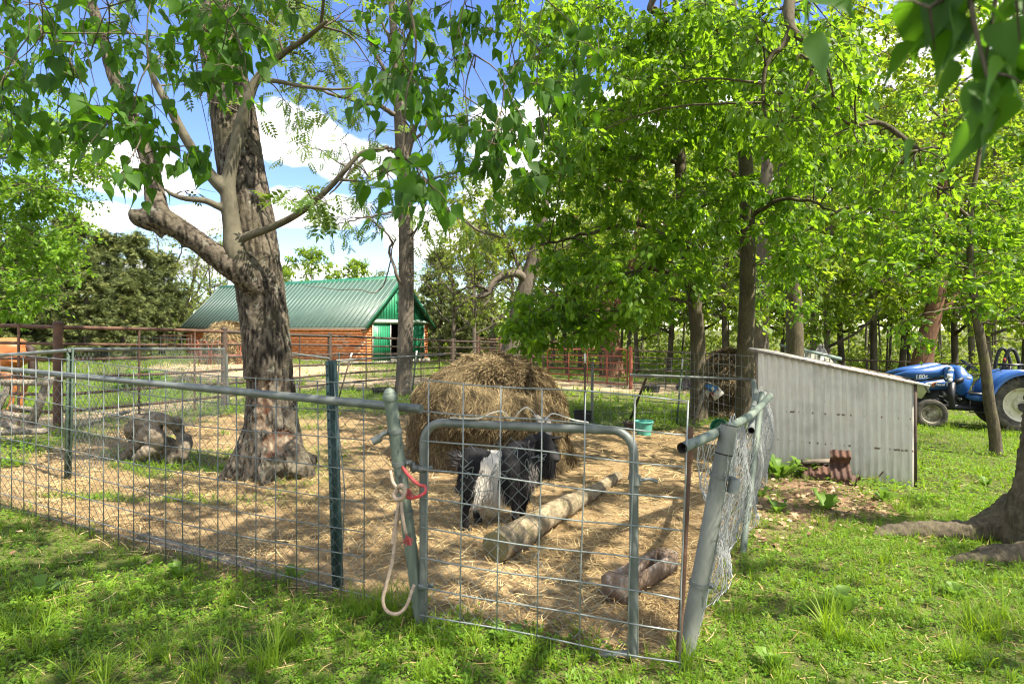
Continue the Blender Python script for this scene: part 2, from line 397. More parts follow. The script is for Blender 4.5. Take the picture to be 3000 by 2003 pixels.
nf = t.noise(gp, 9., 8, .65); nm = t.noise(gp, 1.3, 5, .6); ns = t.noise(gp, 45., 4, .7)
grassc = t.ramp(nf, [(.3, (.06, .055, .025)), (.5, (.085, .10, .03)), (.7, (.12, .145, .035))])
grassc = t.mix(t.maprange(nm, .5, .68, 0, .55), grassc, (.13, .11, .055))
strawc = t.ramp(t.math('ADD', t.math('MULTIPLY', nf, .6), t.math('MULTIPLY', ns, .4)), [(.32, (.10, .068, .036)), (.5, (.235, .165, .085)), (.66, (.36, .27, .145))])
strawc = t.mix(t.maprange(nm, .54, .70, 0, .5), strawc, (.13, .085, .05))
dirtc = t.ramp(nf, [(.3, (.27, .195, .12)), (.55, (.39, .295, .19)), (.75, (.47, .37, .25))])
litc = t.ramp(t.math('ADD', t.math('MULTIPLY', nf, .5), t.math('MULTIPLY', ns, .5)), [(.35, (.09, .055, .035)), (.5, (.22, .14, .085)), (.66, (.38, .27, .17))])
soilc = t.ramp(nf, [(.3, (.05, .035, .022)), (.6, (.12, .085, .05))])
c = t.mix(at('dirt'), grassc, dirtc); c = t.mix(at('litter'), c, litc); c = t.mix(at('soil'), c, soilc); c = t.mix(at('straw'), c, strawc)
bs = t.add('ShaderNodeBsdfPrincipled', {'Base Color': c, 'Roughness': .95, 'Specular IOR Level': .1, 'Normal': bump(t, t.math('ADD', nf, t.math('MULTIPLY', ns, .5)), .8, .03)})
finish(t, bs.outputs[0])
ground = obj('ground', np.c_[xv, yv, zv], np.c_[ii, ii+1, ii+nxg+1, ii+nxg], m, None, dict(straw=pen_, dirt=path_, litter=lit_, soil=soil_), smooth=True)
tag(ground, kind='structure')

# ------------------------------------------------------------------ ground cover
m_grass = leafmat('grass_blades', (.05, .12, .010), (.21, .315, .025), (.38, .58, .02), .42, .55)
m_clover = leafmat('chickweed_leaves', (.05, .13, .010), (.19, .32, .025), (.36, .58, .02), .4, .5)
m_strawm = tintmat('straw_strands', [(0, (.13, .085, .038)), (.35, (.31, .215, .095)), (.7, (.49, .365, .17)), (1, (.66, .54, .29))], .75, .25, .12)
m_hay = tintmat('hay_strands', [(0, (.062, .045, .026)), (.4, (.155, .115, .06)), (.75, (.28, .21, .105)), (1, (.46, .36, .19))], .8, .2, .1)
m_litterm = tintmat('dead_leaves', [(0, (.085, .05, .03)), (.4, (.24, .14, .08)), (.8, (.42, .28, .17)), (1, (.55, .43, .30))], .85, .15)
def sample_ground(n, d0, d1, power=1., fov=1.0, shift=0.):
    """ground points spread over the part of the place the view takes in, and a little beyond"""
    u = rng.random(n); d = (d0**(power)+(d1**power-d0**power)*u)**(1/power)
    x = d*fov*(rng.random(n)*2-1); return x, d
def yawframes(n, tilt=.25):
    a = rng.random(n)*2*np.pi; z = np.c_[rng.normal(0, tilt, n), rng.normal(0, tilt, n), np.ones(n)]
    return frames(np.c_[np.cos(a), np.sin(a), np.zeros(n)], z)
def tuft_template(nb, seed, hi=1., spread=.45, wide=.05, seg=2):
    r = np.random.default_rng(seed); V = []; F = []
    for b in range(nb):
        a = r.random()*6.28; out = np.array([math.cos(a), math.sin(a), 0]); side = np.array([-out[1], out[0], 0]); side = side*math.cos(r.random()*3)+out*math.sin(r.random()*3)*.4
        h = hi*(.5+.6*r.random()); sp = spread*(.3+r.random()); b0 = out*.06*r.random(); o = len(V); wd = wide*(.7+.6*r.random())
        for k in range(seg):
            f = k/seg; c_ = b0+out*sp*f**1.6+np.array([0, 0, h*(f-.28*f*f*sp/spread)])
            V += [c_-side*wd*(1-.5*f)/2, c_+side*wd*(1-.5*f)/2]
        V.append(b0+out*sp+np.array([0, 0, h*(1-.28*sp/spread)]))
        for k in range(seg-1): q = o+2*k; F += [(q, q+1, q+3), (q, q+3, q+2)]
        q = o+2*(seg-1); F.append((q, q+1, q+2))
    return np.array(V), np.array(F)
def sprig_template(nl, seed, rad=1., hgt=1., lw=.55):
    r = np.random.default_rng(seed); V = []; F = []
    for b in range(nl):
        a = r.random()*6.28; d = np.array([math.cos(a), math.sin(a), .15+.5*r.random()-.15]); s = np.array([-math.sin(a), math.cos(a), 0])
        rr = rad*(.15+.65*r.random()); c_ = np.array([math.cos(a+.9)*rr, math.sin(a+.9)*rr, hgt*(.15+.85*r.random())])
        L = .55*(.6+.7*r.random()); o = len(V)
        V += [c_, c_+d*L*.5+s*L*lw*.5+np.array([0, 0, .08*L]), c_+d*L, c_+d*L*.5-s*L*lw*.5+np.array([0, 0, .08*L])]
        F += [(o, o+1, o+2), (o, o+2, o+3)]
    return np.array(V), np.array(F)
parts_g = []; parts_c = []
def scatter(out, temps, x, y, sc, tint, lift=0., tilt=.2):
    k = rng.integers(0, len(temps), len(x))
    for i, (TV, TF) in enumerate(temps):
        s_ = k == i; n = int(s_.sum())
        if not n: continue
        pos = np.c_[x[s_], y[s_], gz(x[s_], y[s_])+lift]; a = rng.random(n)*6.283
        Rm = frames(np.c_[np.cos(a), np.sin(a), np.zeros(n)], np.c_[rng.normal(0, tilt, n), rng.normal(0, tilt, n), np.ones(n)])
        # template z is up
        out.append(inst(TV, TF, pos, Rm, sc[s_], tint[s_]))
def gather(L):
    V = []; F = []; T = []; o = 0
    for v, f, tt in L: V.append(v); F.append(f+o); T.append(tt); o += len(v)
    return np.concatenate(V), np.concatenate(F), np.concatenate(T)
def greenmask(x, y):
    pen, dirt, lit, soil, patch = covers(x, y)
    g = (1-pen)*(1-.93*dirt)*(1-.82*lit)*(1-.8*soil); return g, patch, pen, dirt
tuftsN = [tuft_template(9, s, 1., .5, .045, 3) for s in range(4)]
tuftsM = [tuft_template(6, s+10, 1., .5, .085, 2) for s in range(3)]
tuftsF = [tuft_template(6, s+20, 1., .7, .16, 1) for s in range(3)]
sprN = [sprig_template(7, s+30) for s in range(5)]
sprM = [sprig_template(5, s+40, lw=.7) for s in range(3)]
def field(n, d0, d1, out, temps, s0, s1, thr=0., power=1.6, patchy=0., tb=(.1, .9), fov=1.0, tilt=.2, prob=1.):
    x, y = sample_ground(n, d0, d1, power, fov); g, patch, pen, dirt = greenmask(x, y)
    keep = rng.random(n) < g*prob*(1-patchy+patchy*patch); x, y, patch = x[keep], y[keep], patch[keep]
    big = vnoise2(x, y, .7, 33)
    tint = np.clip(tb[0]+(tb[1]-tb[0])*rng.random(len(x))+.22*big, 0, 1)
    scatter(out, temps, x, y, (s0+(s1-s0)*rng.random(len(x)))*(1+.25*big), tint, tilt=tilt)
field(52000, 2.1, 6.5, parts_c, sprN, .016, .040, patchy=.3)
field(12000, 2.1, 6.5, parts_g, tuftsN, .04, .12, patchy=.6, tilt=.3)
field(34000, 6., 16., parts_c, sprM, .035, .075, patchy=.2)
field(9500, 6., 16., parts_g, tuftsM, .08, .18, patchy=.4, tilt=.25)
field(15000, 15., 60., parts_g, tuftsF, .14, .34, patchy=.3, tilt=.2)
# long grass clumps that stand out by the gate and in the front lawn
cl = [(1130, 1790, .20), (1190, 1800, .22), (1050, 1800, .16), (860, 1900, .22), (760, 1960, .22), (330, 1990, .18), (580, 1985, .17), (120, 1840, .15), (470, 1940, .17), (1500, 1965, .12), (1990, 1950, .14), (2450, 1860, .22), (2500, 1890, .2), (2560, 1650, .18), (2440, 1800, .16), (2560, 1420, .17), (2640, 1495, .17), (2870, 1860, .24), (2920, 1880, .2), (2960, 1830, .22), (2840, 1940, .18), (2290, 1990, .14), (2410, 1540, .14), (860, 1690, .1), (690, 1760, .12), (1250, 1975, .12), (140, 1920, .16), (2700, 1250, .2), (2780, 1260, .22), (2900, 1270, .22), (2860, 1255, .25), (2960, 1280, .2)]
xs = []; ys = []; ss = []
for px, py, h in cl:
    q = G(px, py)
    for k in range(7): xs.append(q.x+rng.normal(0, .05)); ys.append(q.y+rng.normal(0, .05)); ss.append(h*(.7+.5*rng.random()))
scatter(parts_g, [tuft_template(13, s+60, 1.1, .55, .028, 4) for s in range(4)], np.array(xs), np.array(ys), np.array(ss), np.clip(.55+.3*rng.random(len(xs)), 0, 1), tilt=.15)
V, F, T = gather(parts_g); tag(obj('grass', V, F, m_grass, None, dict(tint=T)), 'bright green grass tufts over the lawn and the paddocks', 'grass', kind='stuff')
V, F, T = gather(parts_c); tag(obj('chickweed_ground_cover', V, F, m_clover, None, dict(tint=T)), 'low chickweed and clover leaves covering the shaded lawn', 'ground cover', kind='stuff')
# straw on the pen floor
def strand_template(seed, seg=2, bend=.25):
    r = np.random.default_rng(seed); V = []; F = []
    for k in range(seg+1):
        f = k/seg-.5; c_ = np.array([bend*(.25-f*f)*r.normal(), f, .10*r.normal()*(abs(f) > .2)]); wv = np.array([.5, 0, .15])*(1.-.3*abs(f))
        V += [c_-wv*.03, c_+wv*.03]
    for k in range(seg): q = 2*k; F += [(q, q+1, q+3), (q, q+3, q+2)]
    return np.array(V), np.array(F)
strT = [strand_template(s, 2) for s in range(6)]
def strands(out, x, y, L0, L1, wid, tint, lift=.004, tilt=.22, zz=None):
    n = len(x); L = L0+(L1-L0)*rng.random(n)
    k = rng.integers(0, len(strT), n)
    for i, (TV, TF) in enumerate(strT):
        s_ = k == i; m_ = int(s_.sum())
        if not m_: continue
        a = rng.random(m_)*6.283
        z0 = (gz(x[s_], y[s_]) if zz is None else zz[s_])+lift+rng.random(m_)*.025
        Rm = frames(np.c_[np.cos(a), np.sin(a), rng.normal(0, tilt, m_)], np.c_[rng.normal(0, .3, m_), rng.normal(0, .3, m_), np.ones(m_)])
        sc = np.c_[np.full(m_, 1.)*wid[s_]/.03, L[s_], L[s_]]
        out.append(inst(TV, TF, np.c_[x[s_], y[s_], z0], Rm, sc, tint[s_]))
out = []
for n, d0, d1, L0, L1, wd in [(52000, 2.4, 6.2, .05, .17, .0032), (22000, 6., 12.5, .09, .24, .006)]:
    x, y = sample_ground(n, d0, d1, 1.5, .95); pen, dirt, lit, soil, patch = covers(x, y)
    clump = np.clip(.55+.75*vnoise2(x, y, 1.7, 55), .12, 1)
    k = rng.random(n) < np.maximum(np.maximum(pen*clump, .12*lit), .05*(1-pen)*(1-dirt)); x, y = x[k], y[k]
    tone = .5+.28*vnoise2(x, y, 1.1, 66)
    strands(out, x, y, L0, L1, np.full(len(x), wd)*(.7+.7*rng.random(len(x))), np.clip(tone+.24*rng.normal(size=len(x)), 0, 1))
x, y = sample_ground(9000, 24, 50, 1.5, .6); k = rng.random(9000) < soft(COURT, x, y, 1.); x, y = x[k], y[k]
if len(x): strands(out, x, y, .3, .6, np.full(len(x), .03), .5+.5*rng.random(len(x)))
V, F, T = gather(out); tag(obj('straw_litter', V, F, m_strawm, None, dict(tint=T)), 'loose golden straw strewn over the goat pen floor', 'straw', kind='stuff')
# dead leaves by the shed
leafT = (np.array([(0, -.5, 0), (.32, -.1, .12), (.2, .25, .05), (0, .5, .1), (-.28, .15, .14), (-.3, -.2, .02)]), np.array([(0, 1, 2), (0, 2, 3), (0, 3, 4), (0, 4, 5)]))
x, y = sample_ground(24000, 3.2, 11, 1.3, .95); pen, dirt, lit, soil, patch = covers(x, y)
k = rng.random(len(x)) < np.maximum(.8*lit, .02*(1-pen)*(patch < .4)); x, y = x[k], y[k]; n = len(x)
v = inst(*leafT, np.c_[x, y, gz(x, y)+.006+.02*rng.random(n)], yawframes(n, .45), .025+.05*rng.random(n), rng.random(n))
tag(obj('dead_leaf_litter', v[0], v[1], m_litterm, None, dict(tint=v[2])), 'brown dead leaves scattered beside the metal shed', 'dead leaves', kind='stuff')
# broad-leaved weeds, each a plant
m_weed = leafmat('weed_leaves', (.06, .14, .02), (.16, .27, .035), (.24, .42, .04), .4, .5)
def weed(loc, h, n, label, cat='weed', group=None, seed=0, wide=.22, name='broadleaf_weed'):
    r = np.random.default_rng(seed+5); V = []; F = []; T = []
    for b in range(n):
        a = 6.283*b/n+r.random()*.8; out = np.array([math.cos(a), math.sin(a), 0]); s = np.array([-out[1], out[0], 0]); L = h*(.6+.6*r.random()); o = len(V); ti = .35+.6*r.random(); up = .5+.7*r.random()
        for k in range(6):
            f = k/5; c_ = np.array(loc)+out*L*(.15+.75*f)*(1.15-up*.5)+np.array([0, 0, L*up*(f-.42*f*f*f)]); wd = h*wide*math.sin(math.pi*(.08+.86*f))*(1+.3*((k % 2)*2-1))
            V += [c_-s*wd+np.array([0, 0, wd*.3]), c_, c_+s*wd+np.array([0, 0, wd*.3])]; T += [ti]*3
        for k in range(5): q = o+3*k; F += [(q, q+1, q+4, q+3), (q+1, q+2, q+5, q+4)]
    o = obj(name, V, F, m_weed, None, dict(tint=T)); tag(o, label, cat, group); return o
WEED_G = 'broad-leaved weeds in the lawn'
for i, (px, py, h, n, lb) in enumerate([
    (2420, 1490, .22, 9, 'tall leafy dandelion weed on the dead leaves in front of the rusty metal'),
    (2280, 1500, .18, 7, 'leafy green weed on dead leaves closest to the rolled chain link'),
    (2590, 1465, .16, 8, 'low green weed at the foot of the shed near its far corner'),
    (2230, 1455, .13, 7, 'small leafy weed sprouting right below the bulging chain link'),
    (2480, 1790, .15, 8, 'dock leaves standing in the lawn in front of the tree roots'),
    (2270, 1965, .13, 7, 'round-leaved weed at the bottom edge right of the gate post'),
    (1480, 1885, .13, 9, 'bright green weed growing under the middle of the gate'),
    (860, 1700, .12, 8, 'leafy weed outside the wire fence below the big tree'),
    (120, 1750, .13, 8, 'broad weed at the far left of the front lawn'),
    (2800, 1745, .12, 7, 'upright leaf weed in the lawn just below the tree root'),
    (520, 1690, .10, 7, 'small weed with pale leaves halfway along the wire fence'),
    (2890, 1420, .13, 8, 'sunlit weed on the lawn beyond the tree roots')]):
    weed(G(px, py), h, n, lb, 'weed', WEED_G, i)
# the rank dark green plants behind the corral fence
for i, (px, py, h, lb) in enumerate([(405, 1135, .62, 'bushy dark green dock plant behind the wire panel, largest of the clump'), (460, 1128, .5, 'dark green dock plant on the barn side of the larger clump'), (350, 1140, .45, 'low green dock plant on the horse side of the larger clump')]):
    weed(G(px, py), h, 26, lb, 'plant', 'dock plants in the paddock', 40+i, .17, 'dock_plant')
for i, (px, py, h, lb) in enumerate([(2290, 1400, .34, 'leafy green weeds against the shed wall beside the chain link'), (2360, 1395, .3, 'leafy green weeds between the shed wall and the old board'), (2255, 1385, .28, 'green weeds in the corner where fence meets shed')]):
    weed(G(px, py), h, 22, lb, 'weed', 'weeds along the shed wall', 60+i, .13, 'shed_weed')
# ------------------------------------------------------------------ brick barn with green metal roof
m_brick = plain('orange_clay_block', (.62, .215, .075), (.50, .155, .05), rough=.8, scale=3, bmp=.3, contrast=(.3, .7))
m_brick2 = plain('pale_orange_clay_block', (.66, .27, .115), (.55, .20, .08), rough=.8, scale=3, bmp=.3)
m_brick3 = plain('dark_orange_clay_block', (.52, .165, .06), (.42, .12, .045), rough=.8, scale=3, bmp=.3)
m_brickw = plain('mortar_smeared_block', (.50, .36, .26), (.42, .17, .08), rough=.85, scale=5, bmp=.3)
m_mortar = plain('mortar', (.50, .22, .10), (.42, .17, .075), rough=.95, scale=8)
m_roofg = plain('green_metal_roof', (.042, .088, .064), (.036, .075, .056), rough=.5, scale=1.5, bmp=.05, spec=.6)
m_rib = plain('highlit_roof_rib', (.15, .21, .175), (.12, .175, .145), rough=.4, scale=2, bmp=0, spec=.7)  # lighter than the roof; highlights on the ribs put into the colour
m_green = plain('green_metal_siding', (.022, .24, .115), (.018, .19, .09), rough=.45, scale=2, bmp=.05, spec=.5)
m_greentrim = plain('green_metal_trim', (.02, .13, .07), (.015, .10, .055), rough=.45, scale=2, bmp=.05)
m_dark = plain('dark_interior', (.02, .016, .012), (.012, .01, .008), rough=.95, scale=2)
m_hdr = plain('pale_green_track_cover', (.42, .55, .47), (.34, .46, .39), rough=.45, scale=3)
m_conc = plain('concrete', (.33, .30, .25), (.24, .22, .18), rough=.9, scale=6)
BC = Vector((-8.03, 34., -.36)); bu = Vector((-.863, .506, 0)); bv = Vector((.506, .863, 0)); BL = 16.8; BW = 5.4; EH = 2.34; RH = 4.98
def B(a, b, z): return BC+bu*a+bv*b+Vector((0, 0, z))
barn = thing('brick_barn', 'orange block barn with green ribbed metal roof across the paddock', 'barn', BC)
wall = MB()
th = .18
wall.prism([(0, 0), (BL, 0), (BL, BW), (0, BW), (0, BW-.55), (th, BW-.55), (th, BW-th), (BL-th, BW-th), (BL-th, th), (th, th), (th, .62), (0, .62)], -.3, EH-.02, lambda u, v, z: B(u, v, z))
wallo = wall.build('wall', m_mortar, barn)
cm = MB(); cm.prism([(-.1, -.1), (BL+.1, -.1), (BL+.1, BW+.1), (-.1, BW+.1)], -.6, .10, lambda u, v, z: B(u, v, z)); cm.build('concrete_footing', m_conc, barn)
# blocks of the long wall and the two piers, each its own
bh = .158; bl = .46; brick_me = {}
rm = Matrix((bu, bv, Vector((0, 0, 1)))).transposed()
def brick_mesh(key, L, dep, mat):
    if key not in brick_me:
        mb = MB(); mb.box((0, 0, 0), (L, dep, bh-.022), rm)
        me = mk_mesh('brick', mb.V, mb.F); me.materials.append(mat); brick_me[key] = me
    return brick_me[key]
nb = 0; restV = MB(); nrow = int((EH-.12)/bh); rr = random.Random(3)
for row in range(nrow):
    z = .12+bh*(row+.5); a = -.23*(row % 2)
    while a < BL-.02:
        a0 = max(a, 0.); a1 = min(a+bl, BL); L = a1-a0-.022; c_ = B((a0+a1)/2, -.004, z); a += bl
        if L < .05: continue
        px = topx(c_.x, c_.y, c_.z)[0]; hidden = 665 < px < 838 or 585 < px < 700 and False
        pale = (a0 < 2.2 and rr.random() < .30*(row/nrow)) or (a0 < .5 and rr.random() < .35)
        mt = m_brickw if pale else rr.choice([m_brick, m_brick, m_brick2, m_brick3])
        if px > 838 and nb < 292:
            o = bpy.data.objects.new('brick', brick_mesh((round(L, 2), mt.name), L, .03, mt)); COL.objects.link(o); o.parent = wallo; o.location = c_-BC; nb += 1
        else: restV.box(c_, (L, .03, bh-.022), rm)
for row in range(nrow):
    z = .12+bh*(row+.5)
    for (b0, b1) in ((.0, .62), (BW-.55, BW)):
        restV.box(B(-.004, (b0+b1)/2, z), (.03, (b1-b0)-.02, bh-.022), rm)
stuff(restV.build('brickwork', m_brick, wallo))
# roof: two slopes, ribs, trims
OH = .32; GO = .28; hw = BW/2; sl_ = (RH-EH)/hw
def slope(b): return EH+sl_*(b if b < hw else BW-b)
for side in (0, 1):
    e = -OH if side == 0 else BW+OH
    mb = MB(); t_ = .05
    mb.add([B(-GO, e, slope(e)), B(BL+GO, e, slope(e)), B(BL+GO, hw, RH), B(-GO, hw, RH), B(-GO, e, slope(e)-t_), B(BL+GO, e, slope(e)-t_), B(BL+GO, hw, RH-t_), B(-GO, hw, RH-t_)], [(0, 1, 2, 3), (7, 6, 5, 4), (0, 4, 5, 1), (1, 5, 6, 2), (2, 6, 7, 3), (3, 7, 4, 0)])
    ro = mb.build('roof', m_roofg, barn)
    nr = 46
    for k in range(nr):
        a = -GO+.15+k*(BL+2*GO-.3)/(nr-1)
        mb = MB(); mb.beam(B(a, e, slope(e)+.016), B(a, hw, RH+.016), .07, .045, up=(0, 0, 1)); mb.build('roof_rib', m_rib, ro)
mb = MB(); mb.prism([(-.16, -.20), (0, .03), (.16, -.20), (.16, -.15), (0, .09), (-.16, -.15)], -GO-.01, BL+GO+.01, lambda u, v, a: B(a, hw+u, RH+v)); mb.build('ridge_cap', m_greentrim, barn)
mb = MB(); mb.beam(B(-GO-.03, -OH, slope(-OH)-.06), B(-GO-.03, hw, RH-.04), .04, .22); mb.build('gable_trim', m_greentrim, barn)
mb = MB(); mb.beam(B(-GO-.03, BW+OH, slope(-OH)-.06), B(-GO-.03, hw, RH-.04), .04, .22); mb.build('gable_trim', m_greentrim, barn)
mb = MB(); mb.beam(B(-GO, -OH+.02, slope(-OH)-.11), B(BL+GO, -OH+.02, slope(-OH)-.11), .03, .10); mb.build('eave_trim', m_wood, barn)
# gable panels, header, sliding doors
mb = MB(); mb.prism([(0, EH), (BW, EH), (hw, RH-.08)], -.02, .04, lambda u, v, a: B(a, u, v)); ga = mb.build('gable', m_green, barn)
k = .18
while k < BW:
    top = slope(k)-.14
    if top > EH+.1: mb = MB(); mb.beam(B(-.035, k, EH+.02), B(-.035, k, top), .035, .03, up=(1, 0, 0)); mb.build('batten', m_greentrim, ga)
    k += .23
mb = MB(); mb.prism([(0, -.13), (-.06, -.13), (-.22, -.04), (-.22, 0), (-.05, .12), (0, .12)], .05, BW-.02, lambda u, v, b: B(u-.022, b, EH+v)); mb.build('door_track_cover', m_hdr, barn)
def door(b0, b1, label=None):
    mb = MB(); mb.prism([(b0, .05), (b1, .05), (b1, EH-.1), (b0, EH-.1)], -.09, -.05, lambda u, v, a: B(a, u, v)); d_ = mb.build('sliding_door', m_green, barn)
    if label: d_['label'] = label
    b = b0+.10
    while b < b1-.05: mb = MB(); mb.beam(B(-.102, b, .07), B(-.102, b, EH-.12), .035, .02, up=(1, 0, 0)); mb.build('batten', m_greentrim, d_); b += .19
    for b in (b0+.02, b1-.02): mb = MB(); mb.beam(B(-.108, b, .07), B(-.108, b, EH-.12), .05, .03, up=(1, 0, 0)); mb.build('white_edge', m_white, d_)
door(.34, 1.85); door(3.55, 4.92)
mb = MB(); mb.prism([(.6, -.0), (BW-.5, 0), (BW-.5, EH), (.6, EH)], 1.6, 1.7, lambda u, v, a: B(a, u, v)); mb.build('dark_doorway_backing', m_dark, barn)  # near-black sheet standing in for the unlit barn interior

# ------------------------------------------------------------------ corrugated goat shed beside the pen
m_corr = None
m, t = newmat('corrugated_iron'); v = coords(t)
n = t.noise(v, 2.2, 6, .62); n2 = t.noise(coords(t, 'Object', (3, 3, .5)), 5., 5, .6); sp = t.noise(v, 26., 5, .75)
col = t.ramp(n, [(.32, (.46, .45, .40)), (.5, (.62, .605, .54)), (.68, (.54, .515, .43))])
col = t.mix(t.maprange(n2, .45, .66, 0, .4), col, (.72, .69, .59))
col = t.mix(t.maprange(sp, .67, .71, 0, .85), col, (.07, .055, .045))
zz = t.add('ShaderNodeSeparateXYZ', {0: v}).outputs[2]
low = t.math('MULTIPLY', t.maprange(zz, .35, -.05, 0, 1), t.maprange(t.noise(coords(t, 'Object', (6, 6, 1)), 4., 5, .7), .45, .62)); col = t.mix(t.math('MULTIPLY', low, .6), col, (.15, .12, .09))
col = t.mix(t.maprange(t.noise(coords(t, 'Object', (14, 14, .7)), 3., 4, .6), .55, .68, 0, .3), col, (.22, .215, .19))
for hgt_ in (.42, .78):      # rows of rusty nail heads
    row = t.maprange(t.math('ABSOLUTE', t.math('SUBTRACT', zz, hgt_)), .0, .02, 1, 0); col = t.mix(t.math('MULTIPLY', row, t.maprange(t.noise(coords(t, 'Object', (1, 1, .2)), 24., 2, .5), .56, .62)), col, (.10, .05, .03))
bs = t.add('ShaderNodeBsdfPrincipled', {'Base Color': col, 'Roughness': .6, 'Metallic': .1, 'Specular IOR Level': .4, 'Normal': bump(t, n2, .08, .01)})
finish(t, bs.outputs[0]); m_corr = m
su = Vector((.86, -.51, 0)).normalized(); sv = Vector((.51, .86, 0)).normalized()
SR = Vector((4.55, 6.94, zg(4.55, 6.94)-.02)); SW = 1.66; SL = SR-su*SW
def S(a, b, z): q = SL+su*a+sv*b; q.z = SR.z+z; return q
hl = 1.236-SR.z; hr = .905-SR.z
shed = thing('corrugated_shed', 'small slant-roofed shed of weathered grey corrugated iron beside the pen', 'shed', SL)
def sheet(a0, a1, base, hfun, off, nper=.078, amp=.0125):
    mb = MB(); n = int((a1-a0)/nper*8); vs = []; fs = []
    for i in range(n+1):
        a = a0+(a1-a0)*i/n; w_ = -off+amp*math.sin(2*math.pi*a/nper)
        for th_ in (0, .002): vs += [S(a, w_+th_, base), S(a, w_+th_, hfun(a))]
    for i in range(n):
        q = 4*i; fs += [(q, q+4, q+5, q+1), (q+2, q+3, q+7, q+6), (q+1, q+5, q+7, q+3), (q, q+2, q+6, q+4)]
    return mb.add(vs, fs)
hf = lambda a: hl+(hr-hl)*a/SW-.02
for a0, a1, of in ((0, .64, .014), (.60, 1.2, .011), (1.16, SW, .014)): sheet(a0, a1, -.02, hf, of).build('corrugated_sheet', m_corr, shed, smooth=True)
DP = 1.35
mb = MB(); mb.beam(S(-.0, .03, .0), S(-.0, .03, hl-.03), .06, .06); mb.build('corner_post', m_woodz, shed)
mb = MB(); mb.beam(S(SW-.03, .03, 0), S(SW-.03, .03, hr-.03), .06, .06); mb.build('corner_post', m_woodz, shed)
mb = MB(); mb.beam(S(.03, DP, 0), S(.03, DP, hl-.03), .06, .06); mb.build('corner_post', m_woodz, shed)
mb = MB(); mb.prism([(0, 0), (SW, 0), (SW, hr-.04), (0, hl-.04)], DP, DP+.02, lambda u, v, b: S(u, b, v)); mb.build('back_wall', m_woodz, shed)
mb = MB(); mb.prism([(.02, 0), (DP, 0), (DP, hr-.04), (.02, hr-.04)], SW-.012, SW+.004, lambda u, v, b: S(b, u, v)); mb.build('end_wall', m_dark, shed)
mb = MB(); mb.prism([(-.10, hl+.02), (SW+.14, hr-.035), (SW+.14, hr-.015), (-.10, hl+.04)], -.06, DP+.1, lambda u, v, b: S(u, b, v-.13*max(b, 0)*(.4+u/SW))); rfo = mb.build('roof', m_corr, shed)
mb = MB(); mb.beam(S(-.11, -.045, hl+.018), S(SW+.0, -.045, hr-.01), .03, .028); mb.build('fascia_board', m_wood, rfo)
mb = MB(); mb.prism([(SW+.02, hr-.004), (SW+.09, hr-.012), (SW+.145, hr-.10), (SW+.125, hr-.115), (SW+.08, hr-.03), (SW+.02, hr-.02)], .0, .12, lambda u, v, b: S(u, b, v)); mb.build('bent_flashing', m_galv, rfo)
mb = MB(); mb.beam(S(SW+.006, -.022, 0), S(SW+.006, -.022, hr-.02), .014, .03, up=su); mb.build('corner_strip', m_rustdk, shed)  # dark trim added to cover the sunlit edge of the last sheet
# rusty roll of corrugated iron leaning at the wall
m_rustc = plain('rusted_corrugated_iron', (.13, .066, .043), (.07, .036, .025), rough=.85, scale=5, bmp=.3, spots=(9, .58, .7, (.22, .135, .095)))
def curved_iron(name, label, cpt, ax, arc0, arc1, rad, width, parent=None):
    mb = MB(); n = 26; mseg = 40; c_ = Vector(cpt); ax = Vector(ax).normalized(); out = Vector((ax.y, -ax.x, 0)).normalized(); vs = []; fs = []
    for i in range(n+1):
        th_ = R(arc0+(arc1-arc0)*i/n)
        for j in range(mseg+1):
            w_ = -width/2+width*j/mseg; r_ = rad+.010*math.sin(2*math.pi*w_/.07)
            for tt in (0, .002): vs.append(c_+ax*w_+out*(r_+tt)*math.cos(th_)+Vector((0, 0, (r_+tt)*math.sin(th_))))
    mm = mseg+1
    for i in range(n):
        for j in range(mseg):
            a = 2*(i*mm+j); b = 2*(i*mm+j+1); c2 = 2*((i+1)*mm+j+1); d2 = 2*((i+1)*mm+j); fs += [(a, b, c2, d2), (a+1, d2+1, c2+1, b+1)]
    for j in range(mseg):
        for i in (0, n): a = 2*(i*mm+j); b = a+2; fs.append((a, a+1, b+1, b))
    for i in range(n):
        for j in (0, mseg): a = 2*(i*mm+j); b = 2*((i+1)*mm+j); fs.append((a, b, b+1, a+1))
    o = mb.add(vs, fs).build(name, m_rustc, None, smooth=True); tag(o, label, 'scrap metal', 'rusty scrap iron by the shed'); return o
q = G(2395, 1402); curved_iron('curved_rusty_iron', 'rust-brown curved corrugated iron lying under the old board', q+Vector((.02, .12, -.10)), (.93, -.36, 0), 20, 125, .25, .30)
q = G(2475, 1418)
def bent_sheet(name, label, base, prof, width, ax):
    ax = Vector(ax).normalized(); out = Vector((ax.y, -ax.x, 0)); pts = catmull([Vector((u, 0, v)) for u, v in prof], 8); mseg = 36; vs = []; fs = []
    for p in pts:
        for j in range(mseg+1):
            w_ = -width/2+width*j/mseg; b = .008*math.sin(2*math.pi*w_/.07)
            for tt in (0, .002): vs.append(Vector(base)+ax*w_+out*(p.x+b+tt)+Vector((0, 0, p.z+b)))
    mm = mseg+1
    for i in range(len(pts)-1):
        for j in range(mseg):
            a = 2*(i*mm+j); b = a+2; d2 = 2*((i+1)*mm+j); c2 = d2+2; fs += [(a, b, c2, d2), (a+1, d2+1, c2+1, b+1)]
    o = MB().add(vs, fs).build(name, m_rustc, None, smooth=True); return tag(o, label, 'scrap metal', 'rusty scrap iron by the shed')
